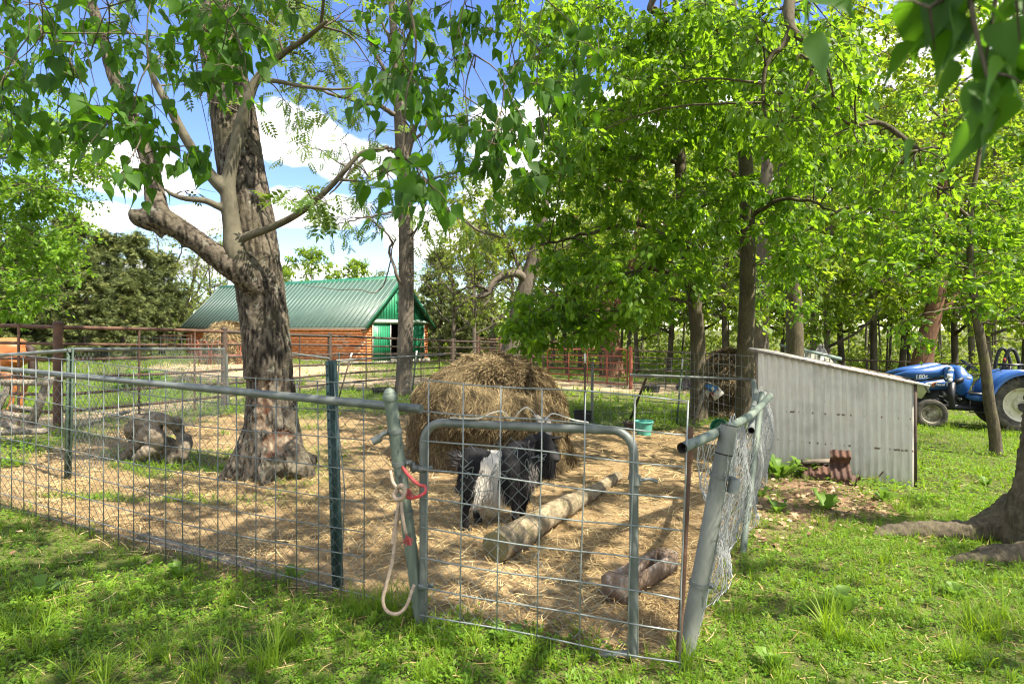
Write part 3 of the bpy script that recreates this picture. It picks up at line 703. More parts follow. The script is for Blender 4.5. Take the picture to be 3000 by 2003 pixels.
bent_sheet('bent_rusty_iron', 'rusty iron sheet bent into an S standing against the shed wall', q+Vector((.0, .12, 0)), [(.10, -.02), (.14, .07), (.08, .15), (.02, .20), (.04, .25), (.10, .30), (.05, .37)], .21, (.95, -.3, 0))
q = G(2510, 1425); curved_iron('rusty_iron_offcut', 'small rusty curved offcut with dark hollow, nearest the rod', q+Vector((.01, .13, -.02)), (.75, -.66, 0), -10, 150, .11, .16)
q = G(2365, 1400); mb = MB(); mb.beam(q+Vector((-.02, .08, .175)), q+Vector((.33, .03, .195)), .10, .035); o = mb.build('old_board', m_woodz, None, bevel=.004); tag(o, 'short grey board lying on the curved rusty iron', 'board')
q = G(2535, 1415); mb = MB(); mb.tube(catmull([q+Vector((-.06, .1, .02)), q+Vector((.08, .08, .035)), q+Vector((.18, .07, .05)), q+Vector((.25, .07, .12))], 6), .008, 8); o = mb.build('rusty_rod', m_rust, None, smooth=True); tag(o, 'thin rusty bent rod lying along the foot of the shed wall', 'rod')

# ------------------------------------------------------------------ pale metal shed far behind
fs_ = G(2440, 1085); fs_ = Vector((24*(2420-1500)/1800*.98, 24., zg(12.3, 24)))
sh2 = thing('far_metal_shed', 'pale cream metal shed far behind the goat shed under the trees', 'shed', fs_)
m_cream = plain('cream_metal', (.34, .35, .29), (.27, .28, .23), rough=.5, scale=2, bmp=.05)
m_tealm = plain('pale_teal_metal', (.25, .32, .30), (.20, .26, .245), rough=.45, scale=2)
a_ = P(2325, 1018, 24); b_ = P(2452, 1048, 23.2)
zb = zg(a_.x, 24)-.1
def wallq(p, q, zb_, dz=0):
    off = Vector((.1, 1.9, 0)); return p, q, off
off = Vector((.6, 2.2, 0))
mb = MB(); mb.add([(a_.x, a_.y, zb), (b_.x, b_.y, zb), (b_.x, b_.y, b_.z), (a_.x, a_.y, a_.z), *(Vector((p_.x, p_.y, z_))+off for p_, z_ in ((a_, zb), (b_, zb), (b_, b_.z), (a_, a_.z)))], [(0, 1, 2, 3), (5, 4, 7, 6), (1, 5, 6, 2), (4, 0, 3, 7), (3, 2, 6, 7), (0, 4, 5, 1)]); wl = mb.build('wall', m_cream, sh2)
for i in range(9):
    f = (i+.5)/9; p_ = a_.lerp(b_, f); mb = MB(); mb.beam((p_.x, p_.y-.012, zb), (p_.x, p_.y-.012, p_.z-.08), .03, .02, up=(0, 1, 0)); mb.build('panel_rib', m_tealm, wl)
mb = MB(); e1 = (b_-a_).normalized(); u1 = Vector((0, -.1, 0))
mb.add([a_-e1*.15+u1+Vector((0, 0, .05)), b_+e1*.12+u1+Vector((0, 0, .05)), b_+e1*.12+off*1.05+Vector((0, 0, .05)), a_-e1*.15+off*1.05+Vector((0, 0, .05)), a_-e1*.15+u1-Vector((0, 0, .07)), b_+e1*.12+u1-Vector((0, 0, .07)), b_+e1*.12+off*1.05-Vector((0, 0, .07)), a_-e1*.15+off*1.05-Vector((0, 0, .07))], [(0, 1, 2, 3), (7, 6, 5, 4), (0, 4, 5, 1), (1, 5, 6, 2), (2, 6, 7, 3), (3, 7, 4, 0)]); mb.build('roof', m_tealm, sh2)

# ------------------------------------------------------------------ fences
def chain_link(surf, width, height, rad=.0016, a=.037, sides=4, keep=None, jit=.002, seed=1):
    """diamond mesh of interlocked zigzag wires; surf(u,v) gives points"""
    mb = MB(); nw = int(width/a); nv = int(height/a); r_ = random.Random(seed)
    for i in range(nw):
        run = []
        for j in range(nv+1):
            u = (i+((i+j) % 2))*a; v = j*a
            ok = keep is None or keep(u, v)
            if ok: run.append(Vector(surf(u, v))+Vector((r_.uniform(-jit, jit), r_.uniform(-jit, jit), r_.uniform(-jit, jit))))
            if (not ok or j == nv):
                if len(run) > 1: mb.tube(run, rad, sides, cap=False)
                run = []
    return mb
def rail(name, a, b, r, mat, parent=None, n=10, wob=0.): mb = MB(); mb.tube([a, b] if not wob else catmull([a, (Vector(a)+Vector(b))/2+Vector((0, 0, wob)), b], 5), r, n); return mb.build(name, mat, parent, smooth=True)

# pen front fence: rail, chain link, wood sill, end posts
FL = Vector((-6.2, 5.62, zg(-6.2, 5.62))); F0 = G(0, 1490); FG = G(1240, 1812)
fdir = (FG-F0); fdir.z = 0; fdir.normalize(); FL = F0-fdir*2.6; FL.z = zg(FL.x, FL.y)
fence = thing('chain_link_fence', 'galvanised chain link fence along the front of the goat pen', 'fence', F0)
ra = P(0, 1080, F0.y); rb = P(1234, 1198, 3.02); rl = ra+(ra-rb).normalized()*2.6
rmid = ra.lerp(rb, .53)
rail('top_rail', rl, rmid+(rb-ra).normalized()*.05, .0205, m_galv, fence); rail('top_rail', rmid, rb, .0225, m_galv, fence)
flen = (Vector((FG.x, FG.y, 0))-Vector((FL.x, FL.y, 0))).length; perp = Vector((-fdir.y, fdir.x, 0))
def fs_surf(u, v):
    p = FL+fdir*u; z0 = zg(p.x, p.y)-.0; top = rl.lerp(rb, min(u/flen, 1)).z-.015
    sag = .035*math.sin(u*2.1+.6)*math.sin(math.pi*min(v/1.05, 1)); q = p+perp*(.02+sag); q.z = z0+(top-z0)*v/1.073-.02*math.sin(u*3.3)*(v/1.07)**2; return q
stuff(chain_link(fs_surf, flen-.08, 1.073).build('chain_link_mesh', m_wireold, fence))
rail('bottom_wire', FL+Vector((0, 0, .02))+perp*.03, FG+Vector((0, 0, .03))+perp*.03, .003, m_galvw, fence, 6)
# welded wire cattle panel tied on the outside
pan = thing('welded_wire_panel', 'long welded wire livestock panel tied along the front fence', 'wire panel', F0)
pd = (Vector((P(1045, 1130, 3.21)))-P(0, 1043, 4.6)); 
def panel_pt(u, z):
    """u metres from the right-hand end back to the left"""
    p = Vector((FG.x, FG.y, 0))-fdir*(.34+u)-perp*.035; g = zg(p.x, p.y); return Vector((p.x, p.y, g+z))
plen = flen-.5; nver = int(plen/.152)
hz = [1.175, 1.02, .865, .71, .555, .40, .26, .13]
for i in range(nver+1):
    u = i*.152; r_ = random.Random(i); sway = r_.uniform(-.006, .006)+(.05 if i == 1 else 0)
    mb = MB(); mb.tube([panel_pt(u+sway, 1.18-.01*r_.random()), panel_pt(u-sway*.6, .6), panel_pt(u, .0)], .0032, 6); mb.build('wire', m_wireold, pan)
for z in hz:
    pts = [panel_pt(u, z+.008*math.sin(u*1.7+z*9)) for u in np.linspace(-.01, plen, 26)]
    mb = MB(); mb.tube(pts, .0032, 6); mb.build('wire', m_wireold, pan)
# timber sill along the fence foot
s0 = G(400, 1578); s1 = G(960, 1735)
mb = MB(); mb.beam(s0+Vector((0, .05, -.012)), s1+Vector((.0, .05, -.02)), .075, .06); o = mb.build('timber_sill', m_woodz, None, bevel=.008); tag(o, 'weathered grey timber lying along the foot of the front fence', 'timber')
# perforated channel post
def channel_post(top, bot, wdt, label, mat, name='steel_channel_post', holes=True):
    th_ = thing(name, label, 'post', bot); d = (top-bot); L = d.length; d.normalize(); x = Vector((1, .35, 0)).normalized(); x = (x-d*x.dot(d)).normalized(); y = d.cross(x)
    mb = MB(); prof = [(-wdt/2, .012), (-wdt/2, -.004), (-wdt*.22, -.004), (-wdt*.16, .022), (wdt*.16, .022), (wdt*.22, -.004), (wdt/2, -.004), (wdt/2, .012), (wdt/2-.004, .012), (wdt/2-.004, 0), (wdt*.24, 0), (wdt*.18, .026), (-wdt*.18, .026), (-wdt*.24, 0), (-wdt/2+.004, 0), (-wdt/2+.004, .012)]
    mb.prism(prof, -.15, L, lambda u, v, w_: bot+x*u+y*v+d*w_); po = mb.build('channel', mat, th_)
    if holes:
        for k in range(int(L/.05)):
            w_ = .05+k*.05; c_ = bot-x*(wdt*.36)-y*.006+d*w_; mb = MB(); mb.lathe(c_, [(.0001, 0), (.0055, 0), (.0055, .001)], 8, axis=-y); mb.build('bolt_hole', m_black, po)
    return th_
p_ = Vector((FG.x, FG.y, 0))-fdir*.52+perp*.05
channel_post(P(970, 1056, 3.42), Vector((P(990, 1735, 3.42).x, 3.42, zg(-1., 3.42))), .062, 'tall perforated steel channel post just left of the gate post', m_channel)
tb = G(198, 1408); channel_post(P(206, 1020, tb.y), tb, .055, 'green perforated steel post inside the pen near the rusty corral post', m_tpost, 'green_steel_post')

# gate posts
def post(name, label, top, bot, r, mat, cap=None, n=18, cat='post'):
    t_ = thing(name, label, cat, bot); d = (top-bot).normalized()
    mb = MB(); mb.tube([bot-d*.2, bot, bot.lerp(top, .5), top], r, n, cap=cap is not None or True); pst = mb.build('pipe', mat, t_, smooth=True)
    if cap: mb = MB(); mb.lathe(top-d*.012, [(r+.003, -.03), (r+.005, -.026), (r+.005, .0), (r*.93, .012), (r*.7, .026), (r*.35, .034), (.001, .036)], n, axis=d); mb.build('dome_cap', cap, t_, smooth=True)
    return t_, d
def band(par, c_, d, r, mat, out, w_=.022, L=.035):
    out = Vector(out); out = (out-d*out.dot(d)).normalized()
    mb = MB(); mb.lathe(c_, [(r+.001, -w_/2), (r+.006, -w_/2), (r+.006, w_/2), (r+.001, w_/2)], 18, axis=d)
    o = mb.build('clamp_band', mat, par, smooth=True)
    s_ = d.cross(out)
    mb = MB()
    for k in (-1, 1): mb.beam(c_+out*(r-.002)+s_*.007*k, c_+out*(r+L)+s_*.007*k, .004, w_, up=d)
    mb.tube([c_+out*(r+L*.6)-s_*.022, c_+out*(r+L*.6)+s_*.022], .0055, 8); mb.build('band_bolt', mat, o)
GLt = P(1141, 1150, 3.0); GLb = G(1240, 1815); GLb.y = 3.03; GLb = Vector(P(1236, 1800, 3.03)); GLb.z = zg(GLb.x, 3.03)-.02
gp_, gd = post('leaning_gate_post', 'leaning green-grey steel gate post with domed cap and rope', GLt, GLb, .0315, m_gpaint, m_gpaint)
def along(a, b, py): f = (py-topx(*a)[1])/(topx(*b)[1]-topx(*a)[1]); return a.lerp(b, f)
for py, o_ in ((1262, (-1, -.3, 0)), (1355, (1, -.3, 0)), (1500, (-1, .5, 0))): band(gp_, along(GLt, GLb, py), gd, .0315, m_galv, o_)
c_ = along(GLt, GLb, 1262); mb = MB(); e_ = c_+Vector((-.075, -.03, -.025)); mb.tube([c_+Vector((-.035, -.02, .0)), e_], .011, 8); mb.lathe(e_+Vector((.012, 0, 0)), [(.001, .0), (.019, .0), (.019, .045), (.015, .045), (.015, .01)], 14, axis=Vector((-.85, -.2, -.45)).normalized()); mb.build('rail_end_cup', m_galv, gp_, smooth=True)
GRt = P(2136, 1246, 2.9); GRb = Vector(P(2006, 1905, 2.86)); GRb.z = zg(GRb.x, 2.86)-.02
gr_, gd2 = post('scuffed_gate_post', 'thick scuffed galvanised post leaning outward on the latch side of the gate', GRt, GRb, .0395, m_postR)
mb = MB(); mb.lathe(GRt+gd2*.001, [(.034, -.10), (.034, .001), (.0395, .001)], 18, axis=gd2); mb.build('post_mouth', m_dark, gr_)
for py, o_ in ((1395, (1, -.4, 0)), (1712, (1, .2, 0))): band(gr_, along(GRt, GRb, py), gd2, .0395, m_galv, o_)
c_ = along(GRt, GRb, 1400); mb = MB(); mb.lathe(c_+Vector((.062, -.03, -.01)), [(.024, -.055), (.027, -.055), (.027, .0), (.02, .012), (.001, .014)], 16, axis=gd2); mb.build('latch_cup', m_galv, gr_, smooth=True)
for py in (1330,): c_ = along(GRt, GRb, py); mb = MB(); mb.lathe(c_, [(.040, -.003), (.043, 0), (.040, .003)], 18, axis=gd2); mb.build('tie_wire', m_dark, gr_)
# rusty thin pipe by the latch
a_ = P(2023, 1250, 2.74); b_ = P(1984, 1925, 2.74); b_.z = zg(b_.x, 2.74)-.03; d_ = (a_-b_).normalized()
rp = thing('rusty_pipe_stake', 'thin rusty brown pipe stake standing against the latch post', 'stake', b_)
mb = MB(); mb.tube([b_, b_.lerp(a_, .4)+Vector((.004, 0, 0)), a_], .0125, 12); mb.build('pipe', m_rust, rp, smooth=True)
mb = MB(); c_ = along(a_, b_, 1318); mb.lathe(c_, [(.012, -.06), (.019, -.05), (.019, -.02), (.0155, -.012), (.0155, .02), (.019, .026), (.019, .05), (.012, .055)], 14, axis=d_); mb.build('coupling', m_rust, rp, smooth=True)

# the gate
gl0 = P(1240, 1800, 3.0); gr0 = P(1855, 1925, 2.72); gate_b = Vector((gl0.x, gl0.y, zg(gl0.x, gl0.y)))
gate = thing('walk_gate', 'tubular steel walk gate covered with a welded wire panel', 'gate', gate_b)
gA = P(1241, 1236, 3.0); gB = P(1857, 1262, 2.74)     # top corners
def rect_round(A, B_, zbA, zbB, r):
    pts = [Vector((A.x, A.y, zbA))]; n = 7; dx = (B_-A).normalized(); dn = Vector((0, 0, -1))
    for k in range(n+1): t_ = k/n*math.pi/2; pts.append(A+dn*r*(1-math.sin(t_))+dx*r*(1-math.cos(t_)))
    for k in range(n+1): t_ = k/n*math.pi/2; pts.append(B_-dx*r*(1-math.sin(t_))+dn*r*(1-math.cos(t_)))
    pts.append(Vector((B_.x, B_.y, zbB))); return pts
zA = P(1248, 1840, 3.0).z; zB = P(1852, 1920, 2.74).z
mb = MB(); mb.tube(rect_round(gA, gB, zA, zB, .10), .0205, 14); mb.build('frame', m_galv, gate, smooth=True)
mb = MB(); mb.tube(catmull([Vector((gA.x, gA.y, zA+.02)), P(1300, 1850, 2.97), P(1480, 1885, 2.9), P(1660, 1920, 2.82), Vector((gB.x, gB.y, zB+.01))], 5), .017, 10); mb.build('bottom_rail', m_galv, gate, smooth=True)
for py, x_ in ((1372, 1238), (1715, 1240)):
    c_ = P(x_, py, 3.0); mb = MB(); mb.lathe(c_, [(.021, -.015), (.026, -.015), (.026, .015), (.021, .015)], 16); mb.beam(c_-Vector((.06, -.01, 0)), c_-Vector((.02, 0, 0)), .012, .03); mb.tube([c_+Vector((-.045, .005, -.02)), c_+Vector((-.045, .005, .03))], .009, 8); mb.beam(c_+Vector((.02, -.004, 0)), c_+Vector((.05, -.006, .005)), .006, .022); mb.build('hinge', m_galv, gate)
c_ = P(1868, 1405, 2.73); mb = MB(); mb.lathe(c_-Vector((.012, 0, 0)), [(.021, -.02), (.027, -.02), (.027, .02), (.021, .02)], 16); mb.tube(catmull([c_+Vector((.01, -.01, 0)), c_+Vector((.05, -.012, .006)), c_+Vector((.085, -.012, -.006))], 4), .0085, 8); mb.beam(c_+Vector((-.035, 0, .0)), c_+Vector((-.02, 0, .05)), .01, .02); mb.build('fork_latch', m_galv, gate, smooth=True)
# gate panel wires
tl = P(1258, 1112, 2.98); trp = P(2010, 1170, 2.64); bl_ = P(1250, 1812, 2.98); brp = P(1984, 1945, 2.66)
def gpan(s, t_): a = tl.lerp(trp, s); b = bl_.lerp(brp, s); q = a.lerp(b, t_); q.y -= .03+.012*math.sin(s*5)*math.sin(t_*4); return q
vs_ = [(px-1264)/(2008-1264) for px in (1264, 1375, 1490, 1612, 1735, 1870, 2008)]
vs_ = [v*(1-.0)*(1.0) for v in vs_]
depthfix = lambda s: s*2.98/(2.66+(2.98-2.66)*s) if False else s
for i, s in enumerate(vs_):
    top_t = 0 if i != 0 else 0
    mb = MB(); mb.tube([gpan(s, 0), gpan(s+.003, .3), gpan(s-.002, .7), gpan(s, 1.0)], .0036, 6); mb.build('panel_wire', m_galvw, gate)
rows = [0, .125, .247, .37, .494, .617, .74, .855, .97]
for j, t_ in enumerate(rows):
    s0_ = 0 if j == 0 else -.025
    mb = MB(); mb.tube([gpan(s, t_+.006*math.sin(s*7+j)+(.012*math.sin(s*math.pi) if j > 6 else 0)) for s in np.linspace(s0_, 1.0 if j else 1.0, 9)], .0036, 6); mb.build('panel_wire', m_galvw, gate)
gw = (Vector((gB.x, gB.y, 0))-Vector((gA.x, gA.y, 0))).length
def gsurf(u, v):
    f = u/gw; b = Vector((gA.x, gA.y, zA+.05)).lerp(Vector((gB.x, gB.y, zB+.04)), f); top = gA.lerp(gB, f).z
    q = b+Vector((0, .03+.03*math.sin(u*6)*math.sin(v*5), 0)); q.z = b.z+v-.02*math.sin(u*9); return q
def gkeep(u, v):
    f = u/gw; lim = .34+.05*math.sin(u*19) if f > .62 else (.50 if f > .52 else (.82+.10*math.sin(u*17) if f > .16 else (.55+.35*f)))
    return v < lim
stuff(chain_link(gsurf, gw, 1.0, keep=gkeep, jit=.004, seed=5).build('torn_chain_link', m_galvw, gate))
mb = MB(); rr = random.Random(9)
for k in range(16):
    p0 = P(1340+rr.random()*250, 1310+rr.random()*130, 2.95); pts = [p0]
    for j in range(5): pts.append(pts[-1]+Vector((rr.uniform(-.035, .035), rr.uniform(-.02, .02), rr.uniform(-.045, .03))))
    mb.tube(catmull(pts, 3), .0016, 4)
stuff(mb.build('loose_wire_ends', m_galvw, gate))
# cream strap on the gate top
tp = [(1318, 1226), (1400, 1228), (1440, 1212), (1472, 1208), (1492, 1225), (1505, 1232), (1518, 1212), (1540, 1196), (1560, 1206), (1575, 1230), (1592, 1236), (1606, 1222), (1625, 1214), (1680, 1232), (1725, 1240)]
dd = lambda px: 3.0-(px-1241)/(1857-1241)*.26
vsS = []; n_ = 0; ptsS = catmull([P(x_, y_-2, dd(x_)-.006) for x_, y_ in tp], 5); fsS = []
for p in ptsS: vsS += [p+Vector((0, -.012, .0)), p+Vector((0, .012, .0)), p+Vector((0, .012, .003)), p+Vector((0, -.012, .003))]
for i in range(len(ptsS)-1):
    for k in range(4): fsS.append((4*i+k, 4*i+(k+1) % 4, 4*i+4+(k+1) % 4, 4*i+4+k))
o = MB().add(vsS, fsS).build('looped_strap', m_strap, None, smooth=True); tag(o, 'cream plastic strap looping over the top bar of the gate', 'strap')
# rope on the gate post
rope = thing('tie_rope', 'frayed tan and red rope knotted round the gate post and hanging in a loop', 'rope', GLb)
D = 2.955
def rp_(L, r, mat, nm='rope_strand'): mb = MB(); mb.tube(catmull(L, 7), r, 8); return mb.build(nm, mat, rope, smooth=True)
rp_([P(1143, 1378, D), P(1150, 1410, D-.01), P(1165, 1432, D-.01), P(1180, 1450, D-.02), P(1172, 1480, D-.02), P(1160, 1560, D-.03), P(1150, 1640, D-.04), P(1130, 1720, D-.05), P(1122, 1760, D-.05), P(1135, 1790, D-.05), P(1165, 1797, D-.04), P(1190, 1775, D-.03), P(1205, 1735, D-.02), P(1214, 1712, D)], .0085, m_rope)
rp_([P(1180, 1368, D+.03), P(1200, 1395, D-.01), P(1225, 1418, D-.02), P(1244, 1424, D-.03), P(1246, 1440, D-.045), P(1230, 1452, D-.05), P(1205, 1458, D-.04), P(1178, 1450, D-.04)], .0085, m_ropered)
rp_([P(1163, 1430, D-.02), P(1176, 1422, D-.05), P(1188, 1436, D-.05), P(1182, 1456, D-.05), P(1163, 1462, D-.045), P(1156, 1448, D-.03), P(1166, 1432, D-.03)], .011, m_rope)
rp_([P(1176, 1465, D-.04), P(1178, 1500, D-.045), P(1184, 1540, D-.05), P(1190, 1562, D-.05)], .008, m_rope)
rp_([P(1170, 1465, D-.035), P(1162, 1510, D-.04), P(1154, 1560, D-.04), P(1150, 1592, D-.04)], .008, m_rope)
mb = MB(); rr = random.Random(4)
for (px, py, n_, sp_) in ((1194, 1572, 40, 12), (1196, 1440, 46, 14)):
    for k in range(n_): q = P(px, py, D-.055); e_ = q+Vector((rr.gauss(0, .012), rr.gauss(0, .008), -.012-rr.random()*.03+(.02 if py < 1500 else 0))); mb.tube([q+Vector((rr.gauss(0, .006), 0, rr.gauss(0, .008))), e_], .0016, 3, cap=False)
stuff(mb.build('frayed_red_end', m_ropered, rope))

# right-hand run: slack chain link back to the shed corner, loose rails
rf = thing('slack_chain_link_fence', 'slack bulging chain link run between the latch post and the shed', 'fence', GRb)
CR = Vector((3.36, 8.25, 0)); CR.z = zg(CR.x, CR.y); A0 = Vector((GRb.x+.02, GRb.y+.02, zg(GRb.x, GRb.y)))
rlen = (CR-A0).length; rd = (CR-A0).normalized(); rn = Vector((rd.y, -rd.x, 0))
def rsurf(u, v):
    f = u/rlen; p = A0.lerp(CR, f); g = zg(p.x, p.y); topz = 1.02+.1*math.sin(u*2.3); bul = (.02+.17*math.exp(-((f-.52)/.20)**2)+.12*math.exp(-((f-.8)/.18)**2))*math.sin(math.pi*min(1, v/1.05)*.9)
    lean = .20*(1-f)**2*(v/1.05)
    q = p+rn*(bul+lean*.9+.02*math.sin(u*8+v*3)); q.z = g+v*topz/1.05; return q
stuff(chain_link(rsurf, rlen-.05, 1.073, keep=lambda u, v: v < .98+.09*math.sin(u*5.1), jit=.006, seed=8, rad=.0023).build('chain_link_mesh', m_mesh, rf))
def rsurf2(u, v):
    f = .06+u/rlen; p = A0.lerp(CR, f); g = zg(p.x, p.y); q = p+rn*(.02+.10*math.sin(math.pi*min(1, f))+.05*math.sin(v*6+u*4)); q.z = g+.08+v; return q
stuff(chain_link(rsurf2, rlen*.8, .95, keep=lambda u, v: v < .85+.1*math.sin(u*4), jit=.01, seed=14, rad=.0023).build('folded_chain_link', m_mesh, rf))
mp = [P(2170, 1460, 4.1), P(2200, 1260, 4.4)]
rail('green_line_post', Vector((1.62, 4.35, zg(1.62, 4.35)-.1)), P(2232, 1150, 5.0), .024, m_gpaint, rf)
rail('line_post', Vector((2.28, 5.75, zg(2.28, 5.75)-.1)), P(2208, 1112, 6.2), .022, m_galv, rf)
lr = thing('loose_rail', 'loose pale green pipe wired across the latch post, its open end towards the gate', 'pipe', GRb)
ra_ = P(1998, 1312, 2.62); rb_ = P(2110, 1262, 2.98); rc_ = P(2200, 1215, 3.75); rd_ = P(2256, 1160, 4.6)
mb = MB(); mb.tube(catmull([ra_, rb_, rc_, rd_], 5), .0235, 14, cap=False); mb.build('pipe', m_gpaint, lr, smooth=True)
mb = MB(); dd_ = (rb_-ra_).normalized(); mb.lathe(ra_, [(.0235, 0), (.019, 0), (.019, .25), (.001, .25)], 14, axis=dd_); mb.build('pipe_mouth', m_dark, lr)
lr2 = thing('hanging_rail', 'short galvanised pipe with dark open end hanging in the folded chain link', 'pipe', P(2202, 1262, 3.9))
a_ = P(2201, 1261, 3.9); mb = MB(); mb.tube(catmull([a_, P(2206, 1200, 4.7), P(2214, 1150, 5.4), P(2206, 1118, 6.0)], 5), .021, 12, cap=False); mb.build('pipe', m_galv, lr2, smooth=True)
dd_ = (P(2206, 1200, 4.7)-a_).normalized(); mb = MB(); mb.lathe(a_-dd_*.001, [(.021, 0), (.017, 0), (.017, .2), (.001, .2)], 12, axis=dd_); mb.build('pipe_mouth', m_dark, lr2)
cpo, cd_ = post('corner_post', 'galvanised corner post with rusty ball cap at the shed end of the fence', Vector((CR.x, CR.y, CR.z+1.16)), CR, .03, m_galv, m_rust)
# back fence of the pen: T posts, rails and welded wire
bf = thing('pen_back_fence', 'wire back fence of the goat pen with a galvanised top rail', 'fence', G(1980, 1245))
K = [CR+Vector((-.02, 0, 0)), Vector((3.14, 11.6, zg(3.14, 11.6))), Vector((1.2, 10.15, zg(1.2, 10.15)))]
r1 = Vector((CR.x, CR.y, CR.z+1.10)); rail('top_rail', r1, P(1845, 1097, 8.5), .018, m_galv, bf)
def wire_panel(par, a, b, h, du, dv, r, mat, zt=0.):
    n = max(1, int((b-a).length/du)); dirv = (b-a).normalized()
    for i in range(n+1):
        p = a.lerp(b, i/n); g = zg(p.x, p.y); mb = MB(); mb.tube([(p.x, p.y, g), (p.x, p.y, g+h)], r, 4, cap=False); mb.build('wire', mat, par)
    k = 0
    while k*dv <= h+1e-6:
        pts = [Vector((*(a.lerp(b, f)[:2]), zg(*(a.lerp(b, f)[:2]))+k*dv+.01)) for f in np.linspace(0, 1, 7)]
        mb = MB(); mb.tube(pts, r, 4, cap=False); mb.build('wire', mat, par); k += 1
wire_panel(bf, CR, K[1], 1.42, .2, .155, .0026, m_wireold)
wire_panel(bf, K[1], K[2], 1.3, .2, .155, .0026, m_wireold)
def t_post(top, bot, label, mat, white=.0, group='T-posts of the pen fence'):
    t_ = thing('t_post', label, 'post', bot, group); d = (top-bot).normalized(); L = (top-bot).length; w_ = .017
    x = Vector((1, 0, 0)); x = (x-d*x.dot(d)).normalized(); y = d.cross(x)
    prof = [(-w_, 0), (-.004, 0), (-.004, .026), (.004, .026), (.004, 0), (w_, 0), (w_, -.005), (-w_, -.005)]
    mb = MB(); mb.prism(prof, -.15, L*(1-white), lambda u, v, w2: bot+x*u+y*v+d*w2); mb.build('shaft', mat, t_)
    if white: mb = MB(); mb.prism(prof, L*(1-white), L, lambda u, v, w2: bot+x*u+y*v+d*w2); mb.build('white_tip', m_white, t_)
    return t_
b_ = G(1982, 1247); t_post(P(2000, 1052, b_.y), b_, 'leaning green T-post with white tip beside the teal bucket', m_tpost, .15)
b_ = G(1713, 1272); t_post(P(1714, 1035, b_.y), b_, 'brown T-post with white tip between hay bale and teal bucket', m_tpostb, .12)
b_ = G(1203, 1188); t_post(P(1221, 1027, b_.y), b_, 'dark T-post with white tip in front of the slender tree trunk', m_tpost, .18)
b_ = G(992, 1168); t_post(P(1031, 1033, b_.y), b_, 'slanting brown T-post with pale tip behind the channel post', m_tpostb, .17)
b_ = G(1733, 1240); post('bare_galvanised_post', 'bare bright galvanised pipe standing by the black tub', P(1736, 1058, b_.y), b_, .024, m_galv)
b_ = G(668, 1206); post('galvanised_line_post', 'galvanised post against the dark corral post left of the big tree', P(663, 1036, b_.y), b_, .024, m_galv)
b_ = G(988, 1172); post('tied_rail_post', 'thin galvanised post with wire tied at its top behind the channel post', P(994, 1033, b_.y-.2), b_, .02, m_galv)
b_ = G(1850, 1240); mb = MB(); mb.beam(G(1845, 1232), P(1893, 1108, 10.9), .04, .02); o = mb.build('leaning_stick', m_tpostb, None); tag(o, 'dark stick leaning in the grass behind the teal bucket', 'stick')
# left part of the back fence: rails, chain link, welded panel
lf = thing('left_back_fence', 'galvanised rail and chain link fence behind the big tree', 'fence', G(205, 1300))
L0 = Vector((-7.6, 7.0, 0)); L1 = Vector((-5.95, 8.0, 0)); L2 = Vector((-5.16, 11.1, 0)); L3 = Vector((-2.9, 10.6, 0)); L4 = Vector((-1.2, 11.2, 0))
for v_ in (L0, L1, L2, L3, L4): v_.z = zg(v_.x, v_.y)
rail('top_rail', P(-60, 1045, 6.4), P(206, 1026, tb.y), .018, m_galv, lf); rail('top_rail', P(206, 1024, tb.y+.02), P(657, 1022, 11.1), .019, m_galv, lf)
rail('top_rail', P(840, 1033, 11.), P(966, 1050, 10.8), .018, m_galv, lf); rail('top_rail', P(985, 1056, 10.9), P(1305, 1038, 11.6), .018, m_galv, lf)
def lsurf(u, v):
    a, b = tb, L2; f = u/(L2-tb).length; p = a.lerp(b, f); g = zg(p.x, p.y); z1 = P(206, 1024, tb.y).z*(1-f)+P(657, 1022, 11.1).z*f
    return Vector((p.x+.02*math.sin(u*3), p.y, g+(z1-g)*v/1.073))
stuff(chain_link(lsurf, (L2-tb).length, 1.073, seed=21, rad=.0018).build('chain_link_mesh', m_wireold, lf))
def lsurf2(u, v):
    a, b = L2, Vector((-1.4, 11.5, 0)); f = u/(b-a).length; p = a.lerp(b, f); g = zg(p.x, p.y); return Vector((p.x, p.y, g+v))
stuff(chain_link(lsurf2, 3.75, 1.073, seed=23, rad=.0018).build('chain_link_mesh', m_wireold, lf))
wire_panel(lf, Vector((P(375, 1100, 8.6).x, 8.6, 0)), Vector((P(640, 1100, 10.8).x, 10.8, 0)), 1.32, .17, .16, .0026, m_galvw)
wire_panel(lf, Vector((P(985, 1100, 10.9).x, 10.9, 0)), Vector((P(1240, 1100, 11.5).x, 11.5, 0)), 1.15, .2, .16, .0026, m_wireold)

# ------------------------------------------------------------------ pipe corral
pc = thing('pipe_corral', 'rusty brown pipe corral fence running back past the barn', 'fence', G(170, 1252))
CP = [Vector((-9.9, 8.7, 0)), G(170, 1252), G(657, 1195), G(966, 1150), G(1325, 1110)]
for v_ in CP: v_.z = zg(v_.x, v_.y)
hts = [1.45, 1.45, 1.5, 1.48, 1.5]; rad_ = [.06, .06, .055, .055, .07]
for i, (p, h, r_) in enumerate(zip(CP, hts, rad_)):
    mb = MB(); mb.tube([p-Vector((0, 0, .2)), p+Vector((0, 0, h))], r_, 16); po = mb.build('post', m_rust if i < 2 else m_rustdk, pc, smooth=True)
    mb = MB(); mb.lathe(p+Vector((0, 0, h-.02)), [(r_+.004, 0), (r_+.004, .03), (r_*.6, .045), (.001, .05)], 16); mb.build('post_cap', m_rust if i < 2 else m_rustdk, po, smooth=True)
RH_ = [.96, .80, .645, .475, .31, .15]
